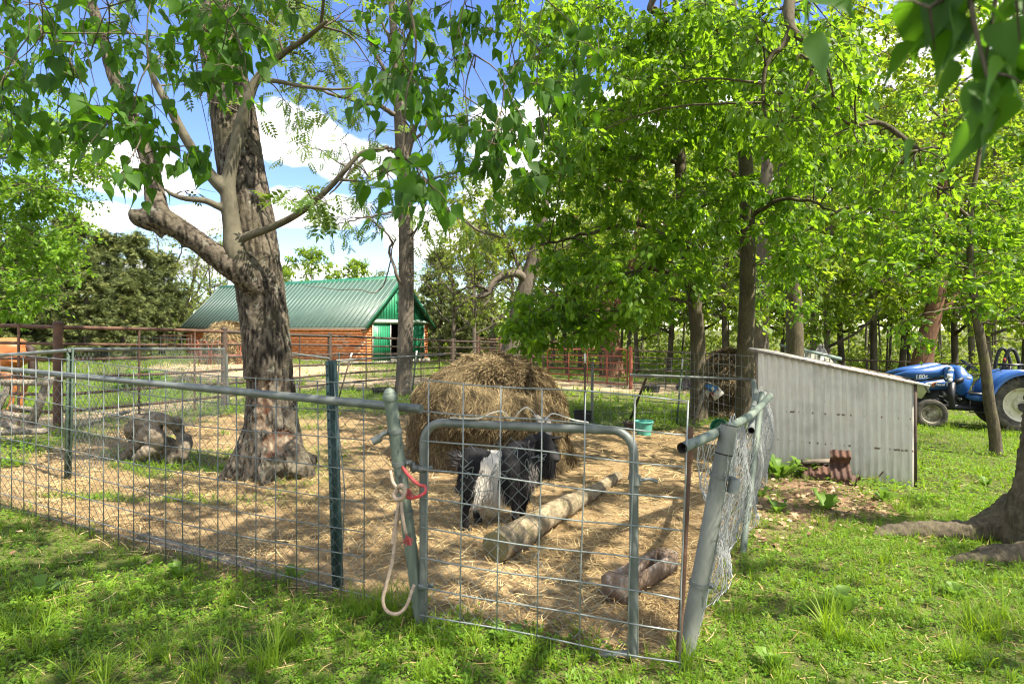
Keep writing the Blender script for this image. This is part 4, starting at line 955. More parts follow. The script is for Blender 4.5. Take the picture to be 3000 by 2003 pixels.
def corral_rails(par, a, b, ha, hb, mat, r_=.03, fr=RH_, stays=(), rail_n=10):
    for j, f in enumerate(fr): mb = MB(); mb.tube(catmull([a+Vector((0, 0, ha*f)), a.lerp(b, .5)+Vector((0, 0, (ha+hb)/2*f+.012*math.sin(j*3+a.y))), b+Vector((0, 0, hb*f))], 3), r_*(1.15 if j == 0 else .85), rail_n); mb.build('rail', mat, par, smooth=True)
    for s in stays: p = a.lerp(b, s); h = ha+(hb-ha)*s; mb = MB(); mb.tube([p+Vector((0, -.035, .02)), p+Vector((0, -.035, h*.985))], .017, 8); mb.build('stay', mat, par, smooth=True)
corral_rails(pc, CP[0], CP[1], 1.45, 1.45, m_rust, .026, stays=(.1, .55, .85)); corral_rails(pc, CP[1], CP[2], 1.45, 1.5, m_rust, .026, stays=(.42, .78))
corral_rails(pc, CP[2], CP[3], 1.5, 1.48, m_rustdk, .03, stays=(.66,)); corral_rails(pc, CP[3], CP[4], 1.48, 1.5, m_rustdk, .03, stays=(.22, .45, .66, .85))
Q5 = GD(1592, 23.6); Q6 = G(1848, 1139); Q7 = GD(2140, 23.0)
mb = MB(); mb.tube([Q5-Vector((0, 0, .2)), Q5+Vector((0, 0, 1.6))], .035, 12); mb.build('post', m_rustdk, pc, smooth=True)
corral_rails(pc, CP[4], Q5, 1.5, 1.6, m_rustdk, .028, stays=(.3, .55))
rg = thing('red_pipe_gate', 'faded red pipe gate with rounded corners behind the hay bale', 'gate', Q5)
g0 = Q5+(Q6-Q5).normalized()*.18; g1 = Q6-(Q6-Q5).normalized()*.14
mb = MB(); mb.tube(rect_round(g0+Vector((0, 0, 1.28)), g1+Vector((0, 0, 1.40)), g0.z+.1, g1.z+.1, .14), .03, 10); mb.build('frame', m_redgate, rg, smooth=True)
for f in (.82, .64, .46, .28, .1): mb = MB(); mb.tube([g0+Vector((0, 0, 1.3*f)), g1+Vector((0, 0, 1.4*f))], .026, 8); mb.build('rail', m_redgate, rg, smooth=True)
for s in (.28, .52, .76): p = g0.lerp(g1, s); mb = MB(); mb.tube([p+Vector((0, -.03, .1)), p+Vector((0, -.03, 1.34))], .024, 8); mb.build('stay', m_redgate, rg, smooth=True)
wire_panel(rg, g0+Vector((0, .03, 0)), g1+Vector((0, .03, 0)), 1.3, .3, .16, .003, m_rustdk)
mb = MB(); mb.tube([Q6-Vector((0, 0, .2)), Q6+Vector((0, 0, 1.5))], .065, 14); o = mb.build('red_gate_post', m_redgate, None, smooth=True); tag(o, 'stout faded red post at the hinge end of the red gate', 'post')
bp = thing('dark_pipe_panel', 'dark pipe fence panel between the red gate post and the leafy tree', 'fence', Q6)
corral_rails(bp, Q6+(Q7-Q6).normalized()*.1, Q7, 1.42, 1.42, m_rustdk, .026, stays=(.32, .6)); mb = MB(); mb.tube([Q7-Vector((0, 0, .2)), Q7+Vector((0, 0, 1.45))], .05, 10); mb.build('post', m_rustdk, bp, smooth=True)
# farther corrals: beyond the red gate, beyond the horse, and by the tractor
fc = thing('far_corral', 'rust-red pipe corral panels standing beyond the leaning tree', 'fence', GD(1412, 30))
C2 = [GD(1400, 29), GD(1465, 30), GD(1555, 30.5), GD(1660, 31), GD(1760, 31)]
for i, p in enumerate(C2): mb = MB(); mb.tube([p-Vector((0, 0, .2)), p+Vector((0, 0, 1.75))], .075, 10); mb.build('post', m_rust, fc, smooth=True)
for i in range(4): corral_rails(fc, C2[i], C2[i+1], 1.65, 1.65, m_rust, .033, rail_n=8, stays=(.5,))
fl = thing('horse_paddock_fence', 'rusty pipe fence at the far side of the horse paddock', 'fence', GD(250, 40))
C3 = [GD(-250, 38), GD(0, 39), GD(105, 39.5), GD(258, 40), GD(350, 40.5), GD(441, 41), GD(560, 41.5)]
for p in C3: p.z = -.25; mb = MB(); mb.tube([p-Vector((0, 0, .3)), p+Vector((0, 0, 1.46))], .07, 8); mb.build('post', m_rust, fl, smooth=True)
for i in range(len(C3)-1): corral_rails(fl, C3[i], C3[i+1], 1.4, 1.4, m_rust, .034, fr=[.97, .78, .58, .4], rail_n=6, stays=(.5,))
ft = thing('tractor_field_fence', 'dark two-rail pipe fence behind the tractor', 'fence', GD(2440, 30))
C4 = [GD(2200, 31), GD(2400, 29.5), GD(2540, 28.5), GD(2650, 28), GD(2745, 27.5), GD(2900, 27), GD(3150, 26)]
for i, p in enumerate(C4): mb = MB(); mb.tube([p-Vector((0, 0, .3)), p+Vector((0, 0, [1.35, 1.45, 1.3, 1.3, 1.35, 1.3, 1.3][i]))], .06, 8); mb.build('post', m_rustdk, ft, smooth=True)
for i in range(6): corral_rails(ft, C4[i], C4[i+1], 1.30, 1.30, m_rustdk, .035, fr=[.97, .62, .3], rail_n=8, stays=(.33, .66))
# ------------------------------------------------------------------ hay
m_haycore = plain('packed_hay', (.15, .105, .05), (.06, .042, .022), rough=.95, scale=30, stretch=(1, 1, .35), bmp=.9, bdist=.02)
def hay_bale(name, label, base, rx, ry, h, nst, slen, wid, bumps=(), seed=0, group=None, power=2.3, tone=.46):
    t_ = thing(name, label, 'hay bale', base, group); nu, nv = 96, 44; V = []; F = []; r_ = np.random.default_rng(seed)
    def surf(th, f):
        f = np.clip(f, 0, 1); z = h*np.sin(f*np.pi/2); rr_ = (1-np.sin(f*np.pi/2)**power)**(1/power)*(1-.06*(1-f)*np.sin(f*9)); rr_ = np.where(f < .08, rr_*(1.0), rr_)
        p = np.stack([rx*rr_*np.cos(th), ry*rr_*np.sin(th), z], -1)
        n = np.stack([np.cos(th)*rr_, np.sin(th)*rr_, np.sin(f*np.pi/2)**3+.02], -1); n /= np.linalg.norm(n, axis=-1, keepdims=True)
        disp = .065*vnoise(p.reshape(-1, 3), 2.6/rx, seed).reshape(p.shape[:-1])+.04*vnoise(p.reshape(-1, 3), 7/rx, seed+1).reshape(p.shape[:-1])
        for (bx, by, bz, sr, am) in bumps:
            d2 = ((p-np.array([bx, by, bz]))**2/np.array(sr)**2).sum(-1); disp = disp+am*np.exp(-d2)
        return p+n*disp[..., None]*min(1., rx), n
    th = np.linspace(0, 2*np.pi, nu, endpoint=False); ff = np.linspace(0, 1, nv)
    T2, F2 = np.meshgrid(th, ff); p, n = surf(T2, F2); p[0, :, 2] = -.1
    V = (p.reshape(-1, 3)+np.array(base)); F = [(i*nu+k, i*nu+(k+1) % nu, (i+1)*nu+(k+1) % nu, (i+1)*nu+k) for i in range(nv-1) for k in range(nu)]
    obj('hay_core', V, F, m_haycore, t_, smooth=True)
    th = r_.random(nst)*2*np.pi; f = r_.random(nst)**.9*.97; p, n = surf(th, f)
    down = np.array([0, 0, -1.])-n*(-n[:, 2:3]); down /= np.maximum(np.linalg.norm(down, axis=1, keepdims=True), .05)
    side = np.cross(n, down); mixa = r_.normal(0, .75, nst)[:, None]; flow = np.sign(vnoise(p, 2.2/rx, seed+7))[:, None]*.5
    d = down*(.8+.3*r_.random((nst, 1)))+side*(mixa+flow)+n*(.24*r_.normal(size=(nst, 1))+.12); d /= np.linalg.norm(d, axis=1, keepdims=True)
    n2 = n+.5*r_.normal(size=(nst, 3)); L = slen*(.45+.9*r_.random(nst)); out = []
    tint = np.clip(tone+.22*r_.normal(size=nst)+.14*vnoise(p, 3/rx, seed+3), 0, 1); k = r_.integers(0, len(strT), nst)
    for i, (TV, TF) in enumerate(strT):
        s_ = k == i; m_ = int(s_.sum())
        out.append(inst(TV, TF, p[s_]+np.array(base)+n[s_]*(.012+.025*r_.random((m_, 1)))*min(1, rx), frames(d[s_], n2[s_]), np.c_[np.full(m_, wid/.03), L[s_], L[s_]*1.2], tint[s_]))
    V, F, T = gather(out); stuff(obj('hay_strands', V, F, m_hay, t_, dict(tint=T)))
    return t_
hb = Vector((-.27, 7.5, zg(-.27, 7.5)-.02))
hay_bale('hay_bale', 'big shaggy slumped hay bale behind the black goat', hb, .99, .93, 1.27, 42000, .17, .0046,
    bumps=[(-.18, -.80, .78, (.34, .3, .30), .17), (.05, -.62, 1.02, (.26, .3, .10), -.26), (.50, -.55, .95, (.3, .3, .09), -.13), (-.35, -.85, .33, (.35, .4, .13), -.16), (.25, -.85, .40, (.3, .4, .12), -.14), (-.6, -.5, .75, (.25, .3, .25), .08), (.1, -.9, .62, (.5, .3, .12), .10), (-.62, -.35, 1.0, (.2, .3, .08), -.1)], seed=3)
b2 = GD(2135, 13.6); hay_bale('hay_bale', 'brown hay bale half hidden behind the tree trunks near the shed', b2, .78, .75, 1.42, 9000, .24, .009, seed=5, tone=.33, bumps=[(0, -.7, .3, (.5, .4, .2), -.15)])
b3 = GD(664, 30); b3.z -= .1; hay_bale('hay_bale', 'pale dry hay bale in the ring feeder in front of the barn', b3, 1.12, 1.1, 2.05, 7000, .5, .022, seed=8, tone=.62, bumps=[(-.3, -1, .9, (.5, .5, .3), -.3), (.3, -1, 1.6, (.5, .5, .3), .1)])
rf_ = thing('ring_feeder', 'rusty tombstone ring feeder round the bale at the barn', 'feeder', b3)
for z in (.10, .55): mb = MB(); mb.tube([b3+Vector((1.32*math.cos(a), 1.32*math.sin(a), z)) for a in np.linspace(0, 2*math.pi, 33)], .03, 6, cap=False); mb.build('hoop', m_redgate, rf_)
for k in range(13):
    a = 2*math.pi*k/13; tn = Vector((-math.sin(a), math.cos(a), 0)); c_ = b3+Vector((1.32*math.cos(a), 1.32*math.sin(a), 0))
    mb = MB(); mb.tube(catmull([c_-tn*.26+Vector((0, 0, .1)), c_-tn*.26+Vector((0, 0, .85)), c_-tn*.15+Vector((0, 0, 1.12)), c_+Vector((0, 0, 1.2)), c_+tn*.15+Vector((0, 0, 1.12)), c_+tn*.26+Vector((0, 0, .85)), c_+tn*.26+Vector((0, 0, .1))], 3), .024, 6); mb.build('tombstone_bar', m_redgate, rf_)

# ------------------------------------------------------------------ log, trough, stump, boards
lg = thing('fallen_log', 'bare pale log lying across the pen floor under the goat', 'log', G(1450, 1640))
la = G(1452, 1652)+Vector((0, .03, .10)); lb_ = G(1672, 1502)+Vector((0, .0, .075)); lc_ = G(1812, 1405)+Vector((0, 0, .05))
pts = catmull([la, la.lerp(lb_, .35)+Vector((.01, .0, .0)), la.lerp(lb_, .7)+Vector((-.01, 0, .008)), lb_, lb_.lerp(lc_, .5)+Vector((.0, 0, -.012)), lc_], 10)
mb = MB(); rr_ = lerps([.098, .096, .092, .088, .09, .092, .075, .062, .056, .05], len(pts)); mb.tube(pts, rr_, 28)
V = np.array(mb.V); nrm = V*0; ctr = np.repeat(np.array([tuple(p) for p in pts]), 28, 0); rad = V-ctr; rad /= np.linalg.norm(rad, axis=1, keepdims=True)
V += rad*(.010*vnoise(V, 8, 2)+.006*vnoise(V, 24, 3))[:, None]; o = obj('log_wood', V, mb.F, m_logbark, lg, smooth=True); o.data.set_sharp_from_angle(angle=R(60))
d_ = (pts[0]-pts[1]).normalized(); mb = MB(); mb.lathe(pts[0]+d_*.003, [(.0001, .004), (.04, .003), (.07, .001), (.093, -.002), (.098, -.012)], 28, axis=d_); mb.build('cut_end', m_cut, lg, smooth=True)
for f, a in ((.3, .9), (.52, 1.6)): p = pts[int(len(pts)*f)]; mb = MB(); mb.lathe(p+Vector((.02, -.05, .062)), [(.03, -.01), (.026, .012), (.016, .016), (.001, .008)], 12, axis=Vector((.1, -.6, .8)).normalized()); mb.build('knot', m_logbark, lg, smooth=True)
tr = thing('wooden_trough', 'old splintered wooden trough on the straw behind the gate latch', 'trough', G(1800, 1770))
ta = G(1798, 1765); tb_ = G(1958, 1672); td = (tb_-ta); td.z = 0; tl_ = td.length; td.normalize(); tn = Vector((td.y, -td.x, 0))
mb = MB(); mb.box(ta+td*.05+Vector((0, 0, .065)), (.17, .10, .14), Matrix((tn, td, Vector((0, 0, 1)))).transposed()); mb.build('end_block', m_trough, tr, bevel=.012)
mb = MB(); mb.box(tb_-td*.03+Vector((0, 0, .075)), (.13, .07, .14), Matrix((tn, td, Vector((0, 0, 1)))).transposed()); mb.build('end_block', m_trough, tr, bevel=.012)
for s in (-1, 1): mb = MB(); mb.beam(ta+tn*.065*s+Vector((0, 0, .07))+td*.1, tb_+tn*.055*s+Vector((0, 0, .085)), .022, .11); mb.build('side_board', m_trough, tr, bevel=.006)
mb = MB(); mb.beam(ta+Vector((0, 0, .028))+td*.1, tb_+Vector((0, 0, .03)), .105, .02); mb.build('floor_board', m_trough, tr)
st = thing('root_stump', 'weathered grey upturned stump with arching roots in the pen', 'stump', G(440, 1355)); sd = 6.55; mb = MB()
for L, r0, r1 in (([(345, 1360), (385, 1320), (430, 1275), (460, 1240), (440, 1222)], .05, .085), ([(380, 1275), (400, 1235), (445, 1222), (490, 1232), (520, 1260), (535, 1295)], .07, .05), ([(430, 1240), (455, 1270), (465, 1300), (450, 1320)], .085, .07), ([(462, 1360), (490, 1335), (525, 1310), (538, 1290)], .055, .09), ([(538, 1285), (540, 1310), (528, 1345)], .085, .06), ([(378, 1250), (380, 1275), (395, 1300)], .05, .05), ([(515, 1225), (525, 1245), (520, 1270)], .04, .06), ([(430, 1290), (475, 1300)], .06, .05), ([(400, 1345), (440, 1318), (490, 1330), (520, 1350)], .06, .09), ([(400, 1262), (450, 1290), (500, 1300), (525, 1330)], .05, .08)):
    pp = catmull([P(x_, y_, sd+.12*math.sin(x_*.05+y_*.03)) for x_, y_ in L], 4); mb.tube(pp, [r0*1.0, (r0+r1)/2, r1*.9], 10)
V, N, F = remesh(mb, .018, 3); V += N*(.005*np.sin(V[:, 0]*60+V[:, 2]*50+4*vnoise(V, 5, 3))+.008*vnoise(V, 10, 8))[:, None]; obj('root_wood', V, F, m_stump, st, smooth=True)
mb = MB(); mb.beam(G(222, 1252)+Vector((0, 0, .02)), G(372, 1222)+Vector((0, 0, .08)), .08, .03); o = mb.build('loose_board', m_wood, None); tag(o, 'thin grey board lying on the dirt left of the stump', 'board')
wk = thing('broken_trestle', 'broken grey wooden trestle leaning at the left edge of the pen', 'trestle', G(80, 1275)); wd = 7.25
def pl(a, b, w_, h_): mb = MB(); mb.beam(P(*a), P(*b), w_, h_); mb.build('plank', m_wood, wk, bevel=.004)
pl((-60, 1118, wd), (142, 1122, wd), .05, .07); pl((150, 1092, wd+.1), (92, 1245, wd-.05), .04, .09); pl((25, 1128, wd), (-25, 1240, wd), .04, .07); pl((-40, 1205, wd), (110, 1228, wd), .04, .08); pl((5, 1240, wd-.1), (70, 1262, wd), .06, .07); pl((-60, 1268, wd-.2), (138, 1262, wd-.2), .09, .06); pl((30, 1190, wd+.25), (120, 1205, wd+.25), .04, .06)

m_cupg = plain('green_plastic', (.03, .22, .12), (.02, .15, .08), rough=.5)
# ------------------------------------------------------------------ tubs, buckets, tyre, pans
def bucket(name, label, base, r0, r1, h, mat, rim=True, handle=True, cat='bucket'):
    t_ = thing(name, label, cat, base); mb = MB(); mb.lathe(base, [(.001, .004), (r0, 0), (r0, .002), (r1, h), (r1+.01, h), (r1+.012, h-.015), (r1+.006, h+.006), (r1-.006, h+.004), (r1-.008, h-.01), (r0-.008, .02), (.001, .02)], 24); mb.build('tub', mat, t_, smooth=True)
    if handle: mb = MB(); mb.tube([base+Vector((r1*1.05*math.cos(a), -.03*math.sin(a)-.02, h-.02-.07*math.sin(a))) for a in np.linspace(0, math.pi, 12)], .004, 6); mb.build('bail_handle', m_galvw, t_)
    return t_
bucket('teal_bucket', 'teal green plastic bucket on the straw by the leaning T-post', G(1886, 1275), .115, .15, .24, m_teal)
bucket('brown_feed_tub', 'low brown rubber tub touching the teal bucket', G(1858, 1262)+Vector((0, .15, 0)), .13, .16, .13, m_rustdk, handle=False, cat='tub')
bucket('black_feed_tub', 'black rubber tub beside the hay bale behind the brown T-post', G(1707, 1243), .14, .165, .24, m_black, handle=False, cat='tub')
bucket('black_water_pan', 'long black pan on the dirt beyond the leaning stick', G(1908, 1147), .26, .30, .2, m_black, handle=False, cat='pan')
mb = MB(); c_ = P(2112, 1252, 3.3); mb.lathe(c_, [(.001, .0), (.036, .0), (.042, .01), (.046, .05), (.049, .05), (.045, .0), (.038, -.006), (.001, -.006)], 22, axis=Vector((-.45, -.85, .1)).normalized()); o = mb.build('green_cup', m_cupg, None, smooth=True); tag(o, 'small green plastic cup hung behind the scuffed latch post', 'cup')
mb = MB(); mb.tube([c_+Vector((.06, 0, .05)), P(2150, 1236, 3.2), P(2176, 1229, 3.5)], .003, 6); mb.build('hook_wire', m_galvw, o)
def tyre_mesh(mb, c, axis, R_, r_, n=36, sq=.75):
    ax = Vector(axis).normalized(); u = ax.orthogonal().normalized(); v = ax.cross(u); m_ = 14; vs = []
    for i in range(n):
        a = 2*math.pi*i/n; d = u*math.cos(a)+v*math.sin(a)
        for j in range(m_):
            b = 2*math.pi*j/m_; cb, sb = math.cos(b), math.sin(b); cb = math.copysign(abs(cb)**sq, cb); sb = math.copysign(abs(sb)**sq, sb); vs.append(Vector(c)+d*(R_+r_*cb)+ax*r_*1.0*sb)
    return mb.add(vs, [(i*m_+j, i*m_+(j+1) % m_, ((i+1) % n)*m_+(j+1) % m_, ((i+1) % n)*m_+j) for i in range(n) for j in range(m_)])
bucket('rubber_tub', 'low dark rubber tub on the dirt before the slender walnut', G(1122, 1156), .24, .27, .17, m_black, handle=False, cat='tub')
# little painted box on a leaning stick
sg = thing('painted_box', 'broken blue and white painted box on a stick by the tree', 'box', GD(2030, 11.9)); sdp = 11.85
mb = MB(); mb.beam(GD(2030, sdp+.02), P(2066, 1142, sdp), .07, .05); mb.build('stick', m_wood, sg)
def quadp(L, d, th_): return [P(x_, y_, d) for x_, y_ in L]+[P(x_, y_, d)+Vector((0, th_, 0)) for x_, y_ in L]
BF = [(0, 1, 2, 3), (7, 6, 5, 4), (0, 4, 5, 1), (1, 5, 6, 2), (2, 6, 7, 3), (3, 7, 4, 0)]
MB().add(quadp([(2082, 1150), (2106, 1132), (2122, 1152), (2095, 1174)], sdp-.10, .03), BF).build('white_board', m_bag, sg)
MB().add(quadp([(2070, 1132), (2084, 1122), (2106, 1133), (2090, 1152)], sdp-.14, .14), BF).build('blue_panel', m_bagblue, sg)
MB().add(quadp([(2083, 1136), (2090, 1131), (2094, 1141), (2087, 1147)], sdp-.146, .005), BF).build('pale_patch', m_bag, sg)
MB().add(quadp([(2081, 1150), (2088, 1148), (2092, 1156), (2089, 1158)], sdp-.107, .006), BF).build('red_mark', m_bagred, sg)
MB().add(quadp([(2101, 1138), (2104, 1136), (2107, 1145), (2104, 1147)], sdp-.107, .006), BF).build('red_mark', m_bagred, sg)
MB().add(quadp([(2066, 1150), (2072, 1141), (2080, 1148), (2074, 1167)], sdp-.05, .03), BF).build('side_board', m_bag, sg)
MB().add(quadp([(2074, 1118), (2100, 1128), (2103, 1133), (2072, 1121)], sdp-.15, .2), BF).build('lid_board', m_wood, sg)

# ------------------------------------------------------------------ animals
def fur(parent, V, N, sel, n, L, wid, colfun, dirfun, mat, name='fur', seed=1):
    r_ = np.random.default_rng(seed); idx = np.flatnonzero(sel); k = r_.choice(idx, n); p = V[k]+r_.normal(0, .006, (n, 3)); nn = N[k]
    d = dirfun(p, nn)+.16*r_.normal(size=(n, 3)); d /= np.linalg.norm(d, axis=1, keepdims=True); LL = L(p)*(.6+.7*r_.random(n))
    T3 = np.array([(-.5, 0, 0), (.5, 0, 0), (-.32, .5, .03), (.32, .5, .03), (0, 1, -.02)]); TF = np.array([(0, 1, 3), (0, 3, 2), (2, 3, 4)])
    v = inst(T3, TF, p-nn*.004, frames(d, nn+.4*r_.normal(size=(n, 3))), np.c_[np.full(n, wid), LL, LL], colfun(p, r_))
    return stuff(obj(name, v[0], v[1], mat, parent, dict(tint=v[2])))
m_goat = tintmat('goat_coat', [(0, (.010, .010, .011)), (.25, (.02, .019, .02)), (.5, (.16, .15, .14)), (.75, (.34, .31, .27)), (1, (.52, .49, .43))], .8, .12)
m_horn = plain('grey_horn', (.26, .235, .20), (.14, .12, .10), rough=.7, scale=20, stretch=(1, 1, 4), bmp=.6)
m_hoof = plain('dark_hoof', (.035, .03, .028), (.02, .018, .016), rough=.7)
m_eye = plain('amber_eye', (.30, .18, .04), (.05, .03, .01), rough=.15, scale=30, bmp=0)
gb = G(1440, 1545); goat = thing('goat', 'black long-haired billy goat with a white belly band standing by the log', 'goat', gb)
def gp3(x_, y_, d): return P(x_, y_, d)
mb = MB()
def chain(L, r, n=14): mb.tube(catmull([gp3(*q) for q in L], 5), r, n)
chain([(1365, 1372, 4.66), (1385, 1362, 4.68), (1440, 1378, 4.76), (1500, 1372, 4.86), (1545, 1352, 4.92), (1560, 1345, 4.93)], [.07, .135, .16, .168, .15, .07])
mb.ball(gp3(1385, 1362, 4.68), (.13, .15, .14)); mb.ball(gp3(1520, 1350, 4.89), (.14, .13, .165)); mb.ball(gp3(1445, 1395, 4.77), (.19, .16, .15))
chain([(1530, 1345, 4.9), (1556, 1316, 4.92), (1580, 1290, 4.9)], [.13, .105, .082]); chain([(1545, 1370, 4.9), (1580, 1330, 4.88), (1595, 1300, 4.87)], [.11, .085, .07])
chain([(1582, 1278, 4.90), (1596, 1292, 4.86), (1612, 1318, 4.82), (1626, 1342, 4.79)], [.072, .078, .060, .044]); mb.ball(gp3(1627, 1341, 4.785), (.04, .045, .038)); chain([(1600, 1325, 4.84), (1614, 1342, 4.80), (1622, 1352, 4.79)], [.05, .04, .028])
# legs: hind with stifle forward and hock back, front straight with a knee
chain([(1380, 1392, 4.60), (1388, 1432, 4.60), (1368, 1474, 4.60), (1363, 1510, 4.60), (1366, 1545, 4.60)], [.10, .07, .034, .026, .030])
chain([(1392, 1395, 4.78), (1402, 1430, 4.80), (1394, 1466, 4.80), (1394, 1496, 4.80), (1398, 1518, 4.79)], [.09, .065, .034, .026, .030])
chain([(1508, 1400, 4.78), (1508, 1440, 4.78), (1510, 1474, 4.77), (1509, 1502, 4.77), (1511, 1523, 4.76)], [.085, .052, .036, .029, .032])
chain([(1535, 1400, 4.95), (1534, 1440, 4.96), (1532, 1474, 4.96), (1530, 1496, 4.96), (1532, 1512, 4.95)], [.08, .05, .035, .028, .031])
chain([(1362, 1352, 4.66), (1345, 1338, 4.62), (1328, 1334, 4.60)], [.035, .026, .012])
V, N, F = remesh(mb, .010, 6)
def belt(p):
    px, py = topx(p[:, 0], p[:, 1], p[:, 2]); f = (py-1312)/165; lft = 1430-48*f; rgt = 1458+20*f; j = 6*np.sin(py*.11)+5*np.sin(px*.2+py*.05)
    return (px > lft+j) & (px < rgt+j) & (py > 1305) & (py < 1492) & (px > 1380)
def gcol(p, r_=None):
    px, py = topx(p[:, 0], p[:, 1], p[:, 2]); n_ = len(p); rnd = r_.random(n_) if r_ is not None else np.full(n_, .5)
    c = .02+.14*rnd; c = np.where((px > 1545) & (px < 1572) & (py > 1345) & (py < 1430), .2+.4*rnd, c); c = np.where((px > 1548) & (px < 1568) & (py > 1290) & (py < 1330), .25+.3*rnd, c)
    c = np.where((px > 1608) & (py > 1316) & (py < 1348), .24+.12*rnd, c); c = np.where(px < 1340, .3+.5*rnd, c); c = np.where(belt(p), .84+.16*rnd, c); return np.clip(c, 0, 1)
obj('body', V, F, m_goat, goat, dict(tint=gcol(V)), smooth=True)
px_, py_ = topx(V[:, 0], V[:, 1], V[:, 2])
bodysel = (px_ < 1588) & (py_ < 1455) & (py_ > 1285) & (px_ > 1345)
def fdir_(p, nn): d = np.array([-.22, -.05, -1.])+nn*.18; return d
fur(goat, V, N, bodysel, 15000, lambda p: np.where(p[:, 2] < .40, .10, .06), .0042, gcol, fdir_, m_goat, 'long_coat', 2)
neck = (px_ > 1530) & (px_ < 1584) & (py_ > 1300) & (py_ < 1400)
fur(goat, V, N, neck, 3600, lambda p: np.full(len(p), .085), .004, gcol, lambda p, n_: np.array([0, -.1, -1.])+n_*.3, m_goat, 'mane', 3)
chin = (px_ > 1598) & (px_ < 1626) & (py_ > 1344) & (py_ < 1375)
fur(goat, V, N, chin, 900, lambda p: np.full(len(p), .15), .004, lambda p, r_: .02+.14*r_.random(len(p)), lambda p, n_: np.array([-.12, 0, -1.])+n_*.12, m_goat, 'beard', 4)
fur(goat, V, N, (px_ < 1350) & (py_ < 1365), 500, lambda p: np.full(len(p), .06), .004, lambda p, r_: .05+.6*r_.random(len(p)), lambda p, n_: np.array([-.8, 0, .3])+n_*.3, m_goat, 'tail_hair', 5)
leg = (py_ > 1400) & (py_ < 1485); fur(goat, V, N, leg, 2600, lambda p: np.full(len(p), .05), .0036, gcol, fdir_, m_goat, 'leg_feathers', 6)
for L, r in (([(1590, 1276, 4.87), (1588, 1248, 4.90), (1578, 1226, 4.96), (1566, 1216, 5.04)], [.034, .031, .024, .012]), ([(1603, 1276, 4.85), (1607, 1250, 4.88), (1604, 1230, 4.95), (1596, 1222, 5.03)], [.032, .028, .021, .011])):
    m2 = MB(); pp = catmull([gp3(*q) for q in L], 6); rr_ = [v*(1+.07*math.sin(i*2.4)) for i, v in enumerate(lerps(r, len(pp)))]; m2.tube(pp, rr_, 12); m2.build('horn', m_horn, goat, smooth=True)
for L, r in (([(1572, 1284, 4.86), (1562, 1292, 4.83), (1552, 1306, 4.82)], [.02, .034, .008]), ([(1612, 1282, 4.84), (1632, 1282, 4.82), (1652, 1278, 4.80)], [.02, .032, .006])):
    m2 = MB(); m2.tube(catmull([gp3(*q) for q in L], 5), r, 10, flat=.35); o = m2.build('ear', m_goat, goat, smooth=True); a = o.data.attributes.new('tint', 'FLOAT', 'POINT'); a.data.foreach_set('value', np.full(len(o.data.vertices), .12, np.float32))
m2 = MB(); m2.ball(gp3(1588, 1297, 4.795), .011, 10, 8); m2.build('eye', m_eye, goat, smooth=True)
for q in ((1367, 1549, 4.595), (1399, 1521, 4.785), (1512, 1527, 4.755), (1533, 1516, 4.945)):
    for s in (-1, 1): c_ = gp3(*q)+Vector((.013*s+.006, -.01, 0)); m2 = MB(); m2.lathe(c_, [(.001, -.022), (.021, -.022), (.020, -.005), (.016, .016), (.001, .018)], 10); m2.build('hoof', m_hoof, goat, smooth=True)

